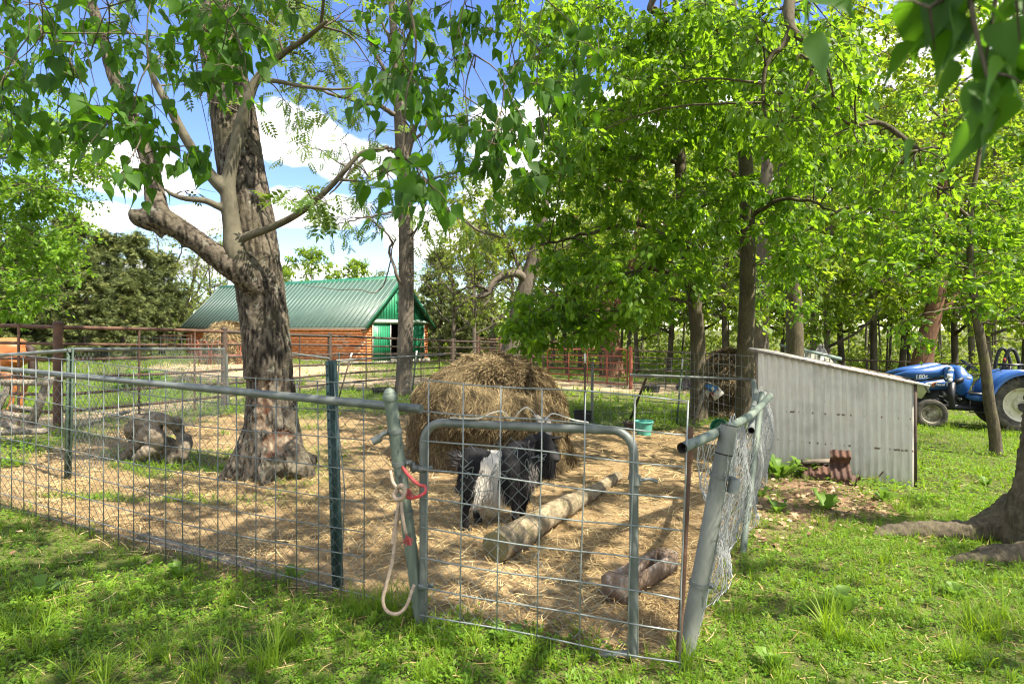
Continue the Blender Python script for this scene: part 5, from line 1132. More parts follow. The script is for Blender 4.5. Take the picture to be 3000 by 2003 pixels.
m_horse = plain('chestnut_coat', (.42, .155, .05), (.30, .10, .03), rough=.5, scale=3, bmp=.05, spec=.4)
m_hdark = plain('dark_mane_hair', (.05, .03, .02), (.025, .016, .012), rough=.7, scale=20, stretch=(1, 1, .2))
m_grey = plain('grey_white_coat', (.30, .28, .25), (.10, .092, .085), rough=.7, scale=4, bmp=.1)
def horse(name, label, cat, base, sc, coat, hair, yaw, group=None):
    """standing horse, nose along +x before yaw"""
    t_ = thing(name, label, cat, base, group); q = Matrix.Rotation(yaw, 3, 'Z'); T_ = lambda x, y, z: Vector(base)+q @ (Vector((x, y, z))*sc); mb = MB()
    def ch(L, r): mb.tube(catmull([T_(*p) for p in L], 5), [v*sc for v in r], 14)
    ch([(-.78, 0, 1.10), (-.66, 0, 1.14), (-.3, 0, 1.10), (.15, 0, 1.08), (.5, 0, 1.10), (.66, 0, 1.12)], [.14, .27, .30, .31, .27, .14])
    mb.ball(T_(-.60, 0, 1.14), (.27*sc, .25*sc, .27*sc))
    ch([(.45, 0, 1.2), (.72, 0, 1.42), (.92, 0, 1.62)], [.25, .18, .13]); ch([(.90, 0, 1.66), (1.05, 0, 1.55), (1.22, 0, 1.36), (1.28, 0, 1.28)], [.11, .125, .085, .075])
    for s in (-1, 1):
        ch([(-.62, .13*s, 1.05), (-.50, .15*s, .82), (-.70, .15*s, .52), (-.68, .15*s, .28), (-.64, .15*s, .06), (-.60, .15*s, .02)], [.21, .13, .062, .042, .048, .058])
        ch([(.50, .13*s, 1.0), (.52, .14*s, .75), (.53, .14*s, .48), (.53, .14*s, .26), (.56, .14*s, .05), (.58, .14*s, .02)], [.16, .095, .058, .040, .048, .056])
    V, N, F = remesh(mb, .022*max(sc, .5), 6); obj('body', V, F, coat, t_, smooth=True)
    for s in (-1, 1): m2 = MB(); m2.tube(catmull([T_(.93, .06*s, 1.73), T_(.94, .075*s, 1.80), T_(.95, .07*s, 1.88)], 3), [.03*sc, .035*sc, .006*sc], 8); m2.build('ear', coat, t_, smooth=True)
    m2 = MB(); m2.tube(catmull([T_(-.82, 0, 1.24), T_(-.92, 0, 1.15), T_(-.95, 0, .8), T_(-.93, 0, .5)], 5), [.04*sc, .075*sc, .08*sc, .02*sc], 10); m2.build('tail', hair, t_, smooth=True)
    m2 = MB(); m2.tube(catmull([T_(.5, 0, 1.42), T_(.72, .02, 1.6), T_(.9, .0, 1.77), T_(.98, 0, 1.74)], 5), [.03*sc, .05*sc, .045*sc, .02*sc], 8, flat=2.); m2.build('mane', hair, t_, smooth=True)
    return t_
hq = G(-40, 1212); horse('horse', 'chestnut horse standing at the left edge with its rump showing', 'horse', Vector((hq.x-.42, hq.y+.35, zg(hq.x-.42, hq.y)-.02)), .87, m_horse, m_hdark, math.pi+.12)
pq = GD(2362, 24.0); horse('pony', 'grey and white pony behind the metal shed, only its back showing', 'pony', pq, 1.0, m_grey, m_grey, .5)
def kid(name, label, base, yaw, mat, sc=1.):
    t_ = thing(name, label, 'goat', base, 'small goats resting in the far paddock'); q = Matrix.Rotation(yaw, 3, 'Z'); T_ = lambda x, y, z: Vector(base)+q @ (Vector((x, y, z))*sc); mb = MB()
    def ch(L, r): mb.tube(catmull([T_(*p) for p in L], 4), [v*sc for v in r], 10)
    ch([(-.28, 0, .14), (-.1, 0, .19), (.12, 0, .20), (.24, 0, .22)], [.09, .15, .15, .09]); ch([(.18, 0, .24), (.27, 0, .38), (.31, 0, .46)], [.09, .06, .055]); ch([(.29, 0, .48), (.36, 0, .45), (.43, 0, .40)], [.055, .05, .032])
    for s in (-1, 1): ch([(.2, .1*s, .12), (.32, .11*s, .05), (.24, .1*s, .03)], [.05, .03, .025]); ch([(-.2, .12*s, .12), (-.08, .15*s, .06), (-.18, .14*s, .03)], [.07, .035, .025])
    V, N, F = remesh(mb, .018, 4); obj('body', V, F, mat, t_, smooth=True)
    for s in (-1, 1):
        m2 = MB(); m2.tube(catmull([T_(.29, .05*s, .49), T_(.27, .1*s, .5), T_(.25, .15*s, .48)], 3), [.015*sc, .028*sc, .006*sc], 8); m2.build('ear', mat, t_, smooth=True)
        m2 = MB(); m2.tube(catmull([T_(.29, .02*s, .52), T_(.27, .03*s, .57), T_(.24, .035*s, .6)], 3), [.012*sc, .01*sc, .004*sc], 6); m2.build('horn', m_horn, t_, smooth=True)
m_kid = plain('dark_grey_coat', (.14, .12, .13), (.05, .045, .05), rough=.8, scale=6)
kid('small_goat', 'small dark horned goat lying near the red gate, facing the pen', G(2000, 1143), -1.3, m_kid, 1.0)
kid('small_goat', 'small dark goat lying half behind the leafy tree trunk', G(2032, 1142), 2.6, m_kid, .9)
# ------------------------------------------------------------------ tractor
m_blue = plain('tractor_blue_paint', (.014, .085, .33), (.02, .085, .27), rough=.38, scale=3, bmp=.02, spec=.6)
m_tblk = plain('tractor_black_paint', (.02, .022, .025), (.012, .013, .015), rough=.45, scale=6, bmp=.1)
m_eng = plain('greasy_engine_black', (.035, .035, .035), (.015, .015, .016), rough=.6, scale=14, bmp=.4)
m_rim = plain('cream_wheel_paint', (.62, .60, .46), (.50, .47, .35), rough=.55, scale=5, spots=(9, .55, .68, (.22, .17, .11)))
m_rimd = plain('muddy_wheel_paint', (.46, .43, .35), (.14, .11, .075), rough=.75, scale=8)
m_decal = plain('white_decal', (.75, .75, .73), (.68, .68, .66), rough=.4, bmp=0)
m_orange = plain('orange_decal', (.75, .19, .03), (.70, .16, .02), rough=.4, bmp=0)
m_yellow = plain('yellow_decal', (.85, .55, .06), (.8, .5, .05), rough=.4, bmp=0)
m_dkdecal = plain('dark_decal', (.03, .03, .035), (.02, .02, .025), rough=.4, bmp=0)
TA = R(22); TN = Vector((math.sin(TA), math.cos(TA), 0)); TX = Vector((TN.y, -TN.x, 0)); TQ = P(2732, 1150, 13.3)     # side plane of the tractor and its axes
def tdepth(px): return (TQ.x*TN.x+TQ.y*TN.y)/((px-CX)/F_*TN.x+TN.y)
def tp_(u, v, off=0.):
    px = 2500+u/1.992; return P(px, 900+v/1.992, tdepth(px))+TN*(off+.45)
tbase = tp_(455, 690); tbase.z = zg(tbase.x, tbase.y)
tractor = thing('tractor', 'blue compact tractor with front loader parked on the lawn', 'tractor', tbase)
def tprism(poly, o0, o1, name, mat, parent=None, bevel=.012, smooth=False):
    mb = MB(); mb.prism(poly, o0, o1, lambda u, v, w_: tp_(u, v, w_)); return mb.build(name, mat, parent or tractor, bevel=bevel, smooth=smooth)
# loader
lift = 0
arm_poly = [(232, 402), (246, 392), (330, 366), (430, 349), (520, 336), (548, 338), (586, 346), (585, 364), (556, 374), (532, 398), (490, 409), (390, 416), (300, 419), (255, 410)]
arm = tprism(arm_poly, -.42, -.34, 'loader_arm', m_blue); tprism(arm_poly, .50, .58, 'loader_arm', m_blue)
mast_poly = [(530, 346), (583, 346), (592, 420), (560, 450), (528, 428)]
ms = tprism(mast_poly, -.46, -.425, 'loader_mast', m_blue)
tprism([(553, 446), (596, 436), (596, 590), (560, 600)], -.45, -.40, 'mast_leg', m_tblk); tprism([(553, 446), (596, 436), (596, 590), (560, 600)], .5, .55, 'mast_leg', m_tblk)
tprism([(545, 388), (578, 386), (579, 410), (546, 412)], -.466, -.461, 'warning_label', m_decal, ms, bevel=0); tprism([(553, 414), (577, 413), (577, 434), (555, 436)], -.466, -.461, 'warning_label', m_decal, ms, bevel=0); tprism([(552, 362), (586, 362), (586, 372), (552, 372)], -.466, -.461, 'warning_label', m_decal, ms, bevel=0)
for u, v in ((560, 352), (538, 414), (544, 440)):
    mb = MB(); mb.lathe(tp_(u, v, -.46), [(.022, 0), (.022, .03), (.001, .032)], 12, axis=-TN); mb.build('pivot_pin', m_galv, ms, smooth=True)
mb = MB(); mb.tube([tp_(330, 436, -.36), tp_(440, 424, -.36)], .022, 10); mb.build('hydraulic_cylinder', m_tblk, tractor, smooth=True); mb = MB(); mb.tube([tp_(440, 424, -.36), tp_(535, 413, -.36)], .033, 10); mb.build('hydraulic_cylinder', m_tblk, tractor, smooth=True)
tprism([(362, 440), (378, 436), (436, 470), (428, 500), (402, 512)], -.40, .52, 'loader_bucket_back', m_galv); tprism([(362, 440), (402, 512), (396, 516), (352, 444)], -.5, .6, 'loader_bucket_edge', m_galv)
# hood and body
tprism([(385, 470), (400, 440), (470, 426), (590, 418), (600, 430), (600, 470), (560, 478), (470, 486), (400, 498)], -.28, .38, 'hood', m_blue, bevel=.03)
hd = tprism([(420, 452), (440, 442), (545, 430), (552, 444), (520, 462), (425, 472)], -.2865, -.282, 'hood_decal_panel', m_decal, bevel=0)
for poly, mt in (([(470, 452), (482, 440), (505, 433), (498, 438), (488, 452), (480, 470), (472, 470)], m_orange), ([(480, 452), (494, 440), (522, 433), (508, 440), (496, 452), (489, 466), (481, 468)], m_yellow)): tprism(poly, -.2905, -.287, 'decal_stripe', mt, hd, bevel=0)
dk = tprism([(484, 447), (500, 441), (600, 428), (600, 462), (500, 466), (486, 464)], -.2945, -.291, 'decal_band', m_blue, hd, bevel=0)
tprism([(586, 372), (612, 352), (640, 343), (656, 349), (690, 394), (716, 402), (712, 440), (694, 482), (672, 512), (655, 524), (596, 502)], -.30, .40, 'cowl', m_blue, bevel=.04)
tprism([(598, 425), (640, 414), (662, 414), (655, 438), (620, 455), (600, 452)], -.306, -.301, 'side_vent', m_tblk, bevel=0)
tprism([(674, 408), (703, 408), (702, 421), (674, 421)], -.307, -.302, 'small_label', m_decal, bevel=0)
eng = tprism([(478, 484), (600, 470), (660, 520), (700, 560), (700, 600), (560, 605), (470, 580), (440, 540)], -.22, .32, 'engine', m_eng, bevel=.02)
rr = random.Random(6)
for k in range(14):
    u = 490+rr.random()*160; v = 495+rr.random()*85; mb = MB(); mb.box(tp_(u, v, -.25), (.04+.1*rr.random(), .05, .03+.07*rr.random())); mb.build('engine_block', rr.choice([m_eng, m_tblk, m_galv]), eng, bevel=.008)
for k in range(5): mb = MB(); a = tp_(480+30*k, 505+rr.random()*40, -.28); mb.tube(catmull([a, a+Vector((.1, -.03, -.06+.1*rr.random())), a+Vector((.25, 0, -.1*rr.random()))], 5), .012, 6); mb.build('hose', m_tblk, eng, smooth=True)
tprism([(430, 560), (800, 585), (800, 615), (590, 604), (430, 590)], -.30, -.22, 'chassis_rail', m_tblk); tprism([(430, 560), (800, 585), (800, 615), (590, 604), (430, 590)], .30, .38, 'chassis_rail', m_tblk)
tprism([(664, 530), (690, 500), (790, 506), (786, 552), (700, 545)], -.42, .5, 'foot_platform', m_blue, bevel=.02); tprism([(680, 499), (788, 504), (788, 511), (678, 507)], -.46, .5, 'step_tread', m_tblk, bevel=.004)
tprism([(680, 540), (684, 540), (684, 610), (680, 610)], -.44, -.42, 'step_strut', m_tblk, bevel=0); tprism([(764, 548), (768, 548), (768, 616), (680, 616), (680, 610), (764, 610)], -.44, -.40, 'step_strut', m_tblk, bevel=0)
# fenders (near and far)
def fender(o0, o1):
    ce = (993, 585); outer = []; inner = []
    for a in np.linspace(R(172), R(40), 16): outer.append((ce[0]+218*math.cos(a), ce[1]-212*math.sin(a))); inner.append((ce[0]+200*math.cos(a), ce[1]-192*math.sin(a)))
    poly = outer+inner[::-1]; o = tprism(poly, o0, o1, 'fender', m_blue, bevel=.008, smooth=35)
    return o
fender(-.62, -.22); fender(.30, .70)
tprism([(720, 500), (735, 462), (768, 424), (828, 388), (900, 368), (1000, 366), (1100, 380), (1100, 520), (800, 540)], -.22, -.18, 'fender_side', m_blue, bevel=.01)
tprism([(800, 408), (850, 404), (852, 424), (806, 432)], -.15, .2, 'seat_cushion', m_tblk, bevel=.03); tprism([(905, 375), (935, 335), (962, 340), (958, 385)], -.12, .22, 'seat_back', m_grey, bevel=.03)
for o_ in (-.15, .35): mb = MB(); mb.tube(catmull([tp_(905, 372, o_), tp_(918, 300, o_), tp_(942, 252, o_), tp_(972, 256, o_), tp_(998, 320, o_), tp_(1005, 380, o_)], 5), .035, 8); mb.build('roll_bar', m_tblk, tractor, smooth=True)
tprism([(868, 330), (1050, 336), (1050, 348), (868, 342)], -.20, -.15, 'roll_bar_brace', m_tblk); tprism([(900, 298), (914, 298), (912, 320), (900, 320)], -.24, -.18, 'red_lamp', m_bagred)
mb = MB(); mb.tube(catmull([tp_(795, 385, -.3), tp_(815, 366, -.3), tp_(850, 364, -.3), tp_(880, 378, -.3)], 5), .01, 6); mb.build('grab_rail', m_tblk, tractor, smooth=True)
mb = MB(); mb.tube([tp_(690, 392, .08), tp_(722, 350, .08)], .03, 8); mb.build('steering_column', m_tblk, tractor, smooth=True)
ax = TX*.62+Vector((0, 0, .78)); mb = MB(); u_ = ax.orthogonal().normalized(); w_ = ax.cross(u_); c_ = tp_(722, 346, .08); mb.tube([c_+(u_*math.cos(a)+w_*math.sin(a))*.19 for a in np.linspace(0, 2*math.pi, 25)], .014, 6, cap=False)
for a in (0, 2.1, 4.2): mb.tube([c_, c_+(u_*math.cos(a)+w_*math.sin(a))*.19], .012, 6)
mb.build('steering_wheel', m_tblk, tractor, smooth=True)
for u, v in ((700, 380), (760, 430)): mb = MB(); mb.tube([tp_(u, v, -.1), tp_(u+14, v-28, -.12)], .008, 6); mb.ball(tp_(u+14, v-28, -.12), .018, 8, 6); mb.build('lever', m_tblk, tractor, smooth=True)
# wheels
def wheel(u, v, off, Rr, wid, lugs, rimr, rimmat, label=None, rad_r=None):
    c = tp_(u, v, off); e = link('wheel', None, None, tractor); e.location = c-ORG['tractor'] if 'tractor' in ORG else c-tbase; ORG[e.name] = c
    mb = MB(); mb.lathe(c, [(rimr, -wid*.40), (rimr*1.05, -wid*.46), (Rr*.80, -wid*.52), (Rr*.93, -wid*.47), (Rr*.985, -wid*.3), (Rr, 0), (Rr*.985, wid*.3), (Rr*.93, wid*.47), (Rr*.80, wid*.52), (rimr*1.05, wid*.46), (rimr, wid*.40)], 40, axis=-TN)
    if lugs:
        for k in range(lugs):
            for s in (-1, 1):
                a = 2*math.pi*(k+.5*(s > 0))/lugs; d = TX*math.cos(a)+Vector((0, 0, math.sin(a))); d2 = TX*math.cos(a+.2)+Vector((0, 0, math.sin(a+.2)))
                mb.beam(c+d2*(Rr+.012)+TN*(s*wid*.03), c+d*(Rr-.02)+TN*(s*wid*.52), .055, .05, up=d)
                mb.beam(c+d*(Rr-.02)+TN*(s*wid*.51), c+d*(Rr*.84)+TN*(s*wid*.53), .05, .03, up=TN)
    mb.build('tyre', m_tyre, e, smooth=True)
    mb = MB(); f = wid*.5; mb.lathe(c, [(.001, f*.35), (rimr*.22, f*.36), (rimr*.24, f*.55), (rimr*.42, f*.5), (rimr*.5, f*.25), (rimr*.82, f*.3), (rimr*.88, f*.62), (rimr*1.0, f*.86), (rimr*1.06, f*.92), (rimr*1.06, f*.8)], 36, axis=-TN)
    for k in range(8): a = 2*math.pi*k/8; mb.lathe(c+TX*(rimr*.36*math.cos(a))-TN*(f*.5)+Vector((0, 0, rimr*.36*math.sin(a))), [(.014, 0), (.014, .02), (.001, .022)], 6, axis=-TN)
    mb.build('rim', rimmat, e, smooth=True)
    return e
def wz(u, off, Rr):  # crop height that rests the wheel on the ground
    p = tp_(u, 600, off); g = zg(p.x, p.y); return (966-900-(g+Rr-.01-CH)*1800/tdepth(2500+u/1.992))*1.992
wheel(455, wz(455, -.38, .315), -.38, .315, .26, 0, .185, m_rimd); wheel(455, wz(455, .5, .315), .5, .315, .26, 0, .185, m_rimd)
wheel(988, wz(988, -.34, .60), -.34, .60, .38, 18, .34, m_rim); wheel(993, wz(993, .6, .62), .6, .62, .40, 0, .34, m_rim)
mb = MB(); mb.tube([tp_(455, 620, -.4), tp_(455, 620, .5)], .05, 8); mb.build('front_axle', m_eng, tractor, smooth=True); mb = MB(); mb.tube([tp_(993, 585, -.5), tp_(993, 585, .6)], .09, 10); mb.build('rear_axle', m_eng, tractor, smooth=True)
tprism([(700, 520), (1100, 500), (1100, 600), (700, 604)], -.16, .26, 'gearbox', m_eng, bevel=.02)
def text(s, u, v, off, h, parent, mat, slant=0., name='lettering', rot=0.):
    cu = bpy.data.curves.new('t', 'FONT'); cu.body = s; cu.size = h; cu.extrude = .0015; cu.shear = slant; o = bpy.data.objects.new('t', cu); COL.objects.link(o)
    dg = bpy.context.evaluated_depsgraph_get(); me = bpy.data.meshes.new_from_object(o.evaluated_get(dg)); bpy.data.objects.remove(o)
    me.transform(Matrix.Translation(tp_(u, v, off)-tbase) @ Matrix.Rotation(-TA, 4, 'Z') @ Matrix.Rotation(R(90), 4, 'X') @ Matrix.Rotation(rot, 4, 'Z')); me.materials.clear()
    return link(name, me, mat, parent)
text('180c', 362, 418, -.424, .125, arm, m_decal, .15, rot=.10)
text('New Holland', 490, 461, -.2985, .088, hd, m_decal, .1, rot=.02)
text('TC48DA', 424, 466, -.2905, .055, hd, m_dkdecal, .2, rot=.03)
# ------------------------------------------------------------------ trees
b_walnut = bark('walnut_bark', (.03, .025, .02), (.13, .11, .085), 16, .22, .02, moss=(.13, .14, .06))
b_smooth = bark('smooth_grey_bark', (.065, .058, .04), (.12, .108, .075), 14, .5, .006)
b_grey = bark('grey_bark', (.04, .033, .026), (.145, .122, .095), 22, .25, .015)
b_hack = bark('hackberry_bark', (.035, .029, .02), (.12, .10, .065), 26, .3, .015, moss=(.10, .105, .035))
b_red = bark('red_brown_bark', (.05, .026, .017), (.16, .088, .052), 18, .25, .02)
b_far = bark('far_bark', (.045, .038, .03), (.13, .11, .085), 9, .3, .02)
l_near = leafmat('hackberry_leaves_near', (.022, .07, .008), (.06, .145, .013), (.17, .40, .014), .48, .65)
l_hack = leafmat('hackberry_leaves', (.045, .12, .010), (.145, .25, .02), (.34, .58, .02), .55, .48)
l_bright = leafmat('sunlit_leaves', (.06, .13, .012), (.18, .265, .025), (.42, .58, .03), .55, .5)
l_yell = leafmat('young_yellow_leaves', (.08, .13, .016), (.20, .25, .035), (.36, .45, .04), .48, .55)
l_wal = leafmat('walnut_leaves', (.055, .12, .014), (.15, .23, .03), (.26, .40, .03), .45, .5)
l_maple = leafmat('maple_leaves', (.06, .15, .016), (.19, .32, .035), (.36, .60, .035), .5, .5)
l_cedar = tintmat('cedar_needles', [(0, (.07, .09, .035)), (.5, (.15, .185, .06)), (1, (.26, .28, .09))], .8, .2, .25)
KITE = (np.array([(0, 0, 0), (.30, .42, .07), (0, 1, -.06), (-.30, .42, .07)]), np.array([(0, 1, 2), (0, 2, 3)]))
def near_leaf():
    hx = [0, .19, .30, .31, .23, .125, .045, 0]; hy = [0, .03, .15, .30, .48, .66, .84, 1.0]; V = []; F = []; n = len(hx)
    for x, y in zip(hx, hy):
        zc = -.30*y*y; V += [(-x, y, zc+.32*x+.03*math.sin(y*9)), (0, y, zc), (x, y, zc+.32*x+.03*math.sin(y*9+1))]
    for i in range(n-1):
        a = 3*i; F += [(a, a+1, a+4), (a, a+4, a+3), (a+1, a+2, a+5), (a+1, a+5, a+4)]
    return np.array(V), np.array(F)
NEAR = near_leaf()
def compound(nl=5):
    V = []; F = []
    for i in range(nl):
        y = .22+.68*i/(nl-1)
        for s in (-1, 1):
            b = np.array([0, y, -.10*y*y]); d = np.array([s*.86, .45, -.28]); pr = np.array([-s*.45, .86, 0]); L = .36*(1-.35*abs(i/(nl-1)-.45)); o = len(V)
            V += [b, b+d*L*.45+pr*L*.25, b+d*L, b+d*L*.45-pr*L*.25]; F += [(o, o+1, o+2), (o, o+2, o+3)]
    o = len(V); V += [(0, .9, -.09), (.06, 1.05, -.12), (0, 1.25, -.2), (-.06, 1.05, -.12)]; F += [(o, o+1, o+2), (o, o+2, o+3)]
    o = len(V); V += [(-.006, 0, 0), (.006, 0, 0), (0, .95, -.09)]; F += [(o, o+1, o+2)]
    return np.array(V), np.array(F)
COMP = compound()
def spray_t(seed):
    r = np.random.default_rng(seed); V = []; F = []
    for i in range(9):
        y = r.random()*.6; a = r.normal(0, .5); L = .35+.3*r.random(); d = np.array([math.sin(a), math.cos(a)*.8, .25*r.normal()]); s = np.array([d[1], -d[0], .3*r.normal()])*.085; b = np.array([r.normal(0, .12), y, r.normal(0, .1)]); o = len(V)
        V += [b-s, b+s, b+d*L]; F.append((o, o+1, o+2))
    return np.array(V), np.array(F)
SPRAY = spray_t(2)

class Tree:
    def __init__(s, name, label, base, barkm, leafm, temp=KITE, group=None, cat='tree', seed=1, droop=.5):
        s.t = thing(name, label, cat, base, group); s.base = Vector(base); s.bark = barkm; s.leaf = leafm; s.temp = temp; s.mb = MB(); s.nodes = []; s.L = []; s.r = random.Random(seed); s.rn = np.random.default_rng(seed); s.droop = droop
    def limb(s, pts, r, n=8, nodes=True, wob=0., seg=5, build=True):
        pp = catmull([Vector(p) for p in pts], seg)
        if wob: pp = [p+Vector((s.r.uniform(-wob, wob), s.r.uniform(-wob, wob), s.r.uniform(-wob, wob)))*(0 if i == 0 else 1) for i, p in enumerate(pp)]
        rr_ = lerps(r if isinstance(r, (list, tuple)) else [r, r*.6], len(pp))
        if build: s.mb.tube(pp, rr_, n)
        if nodes: s.nodes += [(p, q) for p, q in zip(pp, rr_)]
        return pp
    def cluster(s, c, rad, nleaf, size, ntw=7, brr=None, sides=4, bare=0., twig=.006, flat=.8):
        c = Vector(c); best = None; bd = 1e9
        if s.nodes:
            cand = s.nodes if len(s.nodes) < 500 else s.r.sample(s.nodes, 500)
            for p, q in cand:
                d = (p-c).length+(.96 if p.z > c.z+.4 and s.droop < 1.2 else 0)+(.3 if q < .02 and s.droop < 1.2 else 0)+((1.5*math.hypot(p.x-c.x, p.y-c.y)+(3 if p.z < c.z-.3 else 0)) if s.droop > 1.2 else 0)
                if d < bd: bd = d; best = (p, q)
            p0, q0 = best; L = (c-p0).length; rb = min(q0*.75, .008+.010*L) if brr is None else brr
            mid = p0.lerp(c, .5)+Vector((s.r.uniform(-.12, .12)*L, s.r.uniform(-.12, .12)*L, .10*L+s.r.uniform(-.05, .05)*L))
            if L > .05: pp = s.limb([p0, mid, c], [rb, rb*.7, rb*.35], sides, nodes=False, seg=3); s.nodes += [(p, rb*.5) for p in pp[2:-1:2]]
        ct = .5*(s.r.random()-.5); size = size*s.r.uniform(.78, 1.25)
        for k in range(ntw):
            d = Vector((s.r.gauss(0, 1), s.r.gauss(0, 1), s.r.gauss(0, flat))); d.normalize(); L = rad*(.55+.6*s.r.random()); e = c+Vector((d.x*L, d.y*L, d.z*L*flat-s.droop*.25*L))
            m_ = c.lerp(e, .5)+Vector((0, 0, .10*L)); pts = [c, m_, e]; s.mb.tube(pts, [twig, twig*.7, twig*.35], 3, cap=False)
            nl = int(nleaf/ntw*(1 if s.r.random() > bare else .1)+s.r.random())
            if nl <= 0: continue
            f = s.rn.random(nl)**.8*.85+.15; a = np.array([tuple(p) for p in pts]); idx = f*(len(pts)-1); i0 = np.minimum(idx.astype(int), len(pts)-2); w_ = (idx-i0)[:, None]
            pos = a[i0]*(1-w_)+a[i0+1]*w_+s.rn.normal(0, .045*rad+.012, (nl, 3))
            tip = np.array(d)[None]*.7+s.rn.normal(0, .55, (nl, 3))+np.array([0, 0, -s.droop]); nrm = np.array([0, 0, 1.])+s.rn.normal(0, .55, (nl, 3))
            s.L.append((pos, tip, nrm, size*(.65+.6*s.rn.random(nl)), np.clip(.45+.28*s.rn.normal(size=nl)+ct, 0, 1)))
    def fill(s, poly, d0, d1, n, rad, nleaf, size, **kw):
        poly = np.array(poly, float); lo = poly.min(0); hi = poly.max(0); k = 0; tries = 0
        while k < n and tries < n*60:
            tries += 1; px = s.r.uniform(lo[0], hi[0]); py = s.r.uniform(lo[1], hi[1])
            if not inpoly(np.array([px]), np.array([py]), poly)[0]: continue
            d = s.r.uniform(d0, d1); k += 1; s.cluster(P(px, py, d), rad*s.r.uniform(.7, 1.3), nleaf, size, **kw)
    def ell(s, c, rr_, n, rad, nleaf, size, **kw):
        for k in range(n):
            v = Vector(rand_unit(1)[0])*s.r.random()**.4; s.cluster(Vector(c)+Vector((v.x*rr_[0], v.y*rr_[1], v.z*rr_[2])), rad*s.r.uniform(.7, 1.3), nleaf, size, **kw)
    def flush(s, name, temp):
        pos, tip, nr, sz, ti = (np.concatenate([l[k] for l in s.L]) for k in range(5)); V, F, T = inst(*s.temp, pos, frames(tip, nr), sz, ti); stuff(obj(name, V, F, s.leaf, s.t, dict(tint=T))); s.L = []; s.temp = temp
    def finish(s, trunkname='trunk', smooth=True):
        if s.mb.V: o = obj(trunkname, s.mb.V, s.mb.F, s.bark, s.t, smooth=True)
        if s.L:
            pos = np.concatenate([l[0] for l in s.L]); tip = np.concatenate([l[1] for l in s.L]); nr = np.concatenate([l[2] for l in s.L]); sz = np.concatenate([l[3] for l in s.L]); ti = np.concatenate([l[4] for l in s.L])
            V, F, T = inst(*s.temp, pos, frames(tip, nr), sz, ti); stuff(obj('crown', V, F, s.leaf, s.t, dict(tint=T)))
        return s.t

# ---- the big walnut in the pen
base = G(800, 1392); D0 = 6.25
big = Tree('big_walnut_tree', 'huge leaning walnut tree with furrowed bark and a broken limb in the pen', base, b_walnut, l_wal, COMP, seed=5, droop=.7)
mt = MB()
def mtube(L, r, n=16, seg=6): pp = catmull([P(*q) if len(q) == 3 else Vector(q) for q in L], seg); mt.tube(pp, r, n); big.nodes += list(zip(pp, lerps(r, len(pp)))); return pp
mtube([(800, 1420, D0), (798, 1330, D0), (790, 1230, D0), (788, 1110, D0), (775, 940, D0), (750, 770, D0), (728, 620, D0+.02), (706, 500, D0+.05), (682, 330, D0+.1), (658, 210, D0+.15), (630, 60, D0+.25), (605, -120, D0+.4), (590, -400, D0+.5), (570, -700, D0+.6)], [.36, .31, .265, .245, .24, .245, .245, .24, .232, .222, .20, .17, .13, .09], 26)
for L, r in (([(750, 1270, D0-.05), (700, 1365, D0-.15), (650, 1410, D0-.2), (600, 1435, D0-.25)], [.16, .13, .09, .03]), ([(840, 1330, D0-.1), (885, 1375, D0-.15), (925, 1395, D0-.1)], [.17, .13, .05]), ([(790, 1340, D0-.2), (780, 1400, D0-.4), (770, 1430, D0-.5)], [.14, .09, .03]), ([(840, 1340, D0-.18), (855, 1395, D0-.3)], [.14, .06]), ([(740, 1340, D0+.1), (680, 1370, D0+.2)], [.12, .04]), ([(860, 1340, D0+.15), (930, 1350, D0+.3)], [.14, .05])): mtube(L, r, 12)
# broken limb and its upright stub
lim = mtube([(765, 850, D0-.1), (712, 800, D0-.25), (650, 762, D0-.32), (585, 712, D0-.4), (520, 668, D0-.45), (470, 640, D0-.5), (425, 625, D0-.5)], [.16, .15, .125, .115, .115, .125, .10], 18)
mtube([(455, 650, D0-.48), (412, 632, D0-.5), (408, 612, D0-.5)], [.12, .12, .08], 14)
mtube([(465, 640, D0-.5), (452, 560, D0-.45), (440, 490, D0-.4), (420, 420, D0-.4), (395, 365, D0-.4), (365, 290, D0-.38), (335, 225, D0-.35), (305, 130, D0-.3), (275, 30, D0-.3), (250, -60, D0-.3), (220, -240, D0-.3)], [.12, .10, .095, .085, .08, .075, .075, .068, .06, .055, .04], 14)
mtube([(455, 660, D0-.5), (470, 690, D0-.5), (478, 705, D0-.5)], [.07, .035, .01], 10); mtube([(560, 715, D0-.42), (520, 728, D0-.45)], [.05, .012], 8)
V, N, F = remesh(mt, .019, 3)
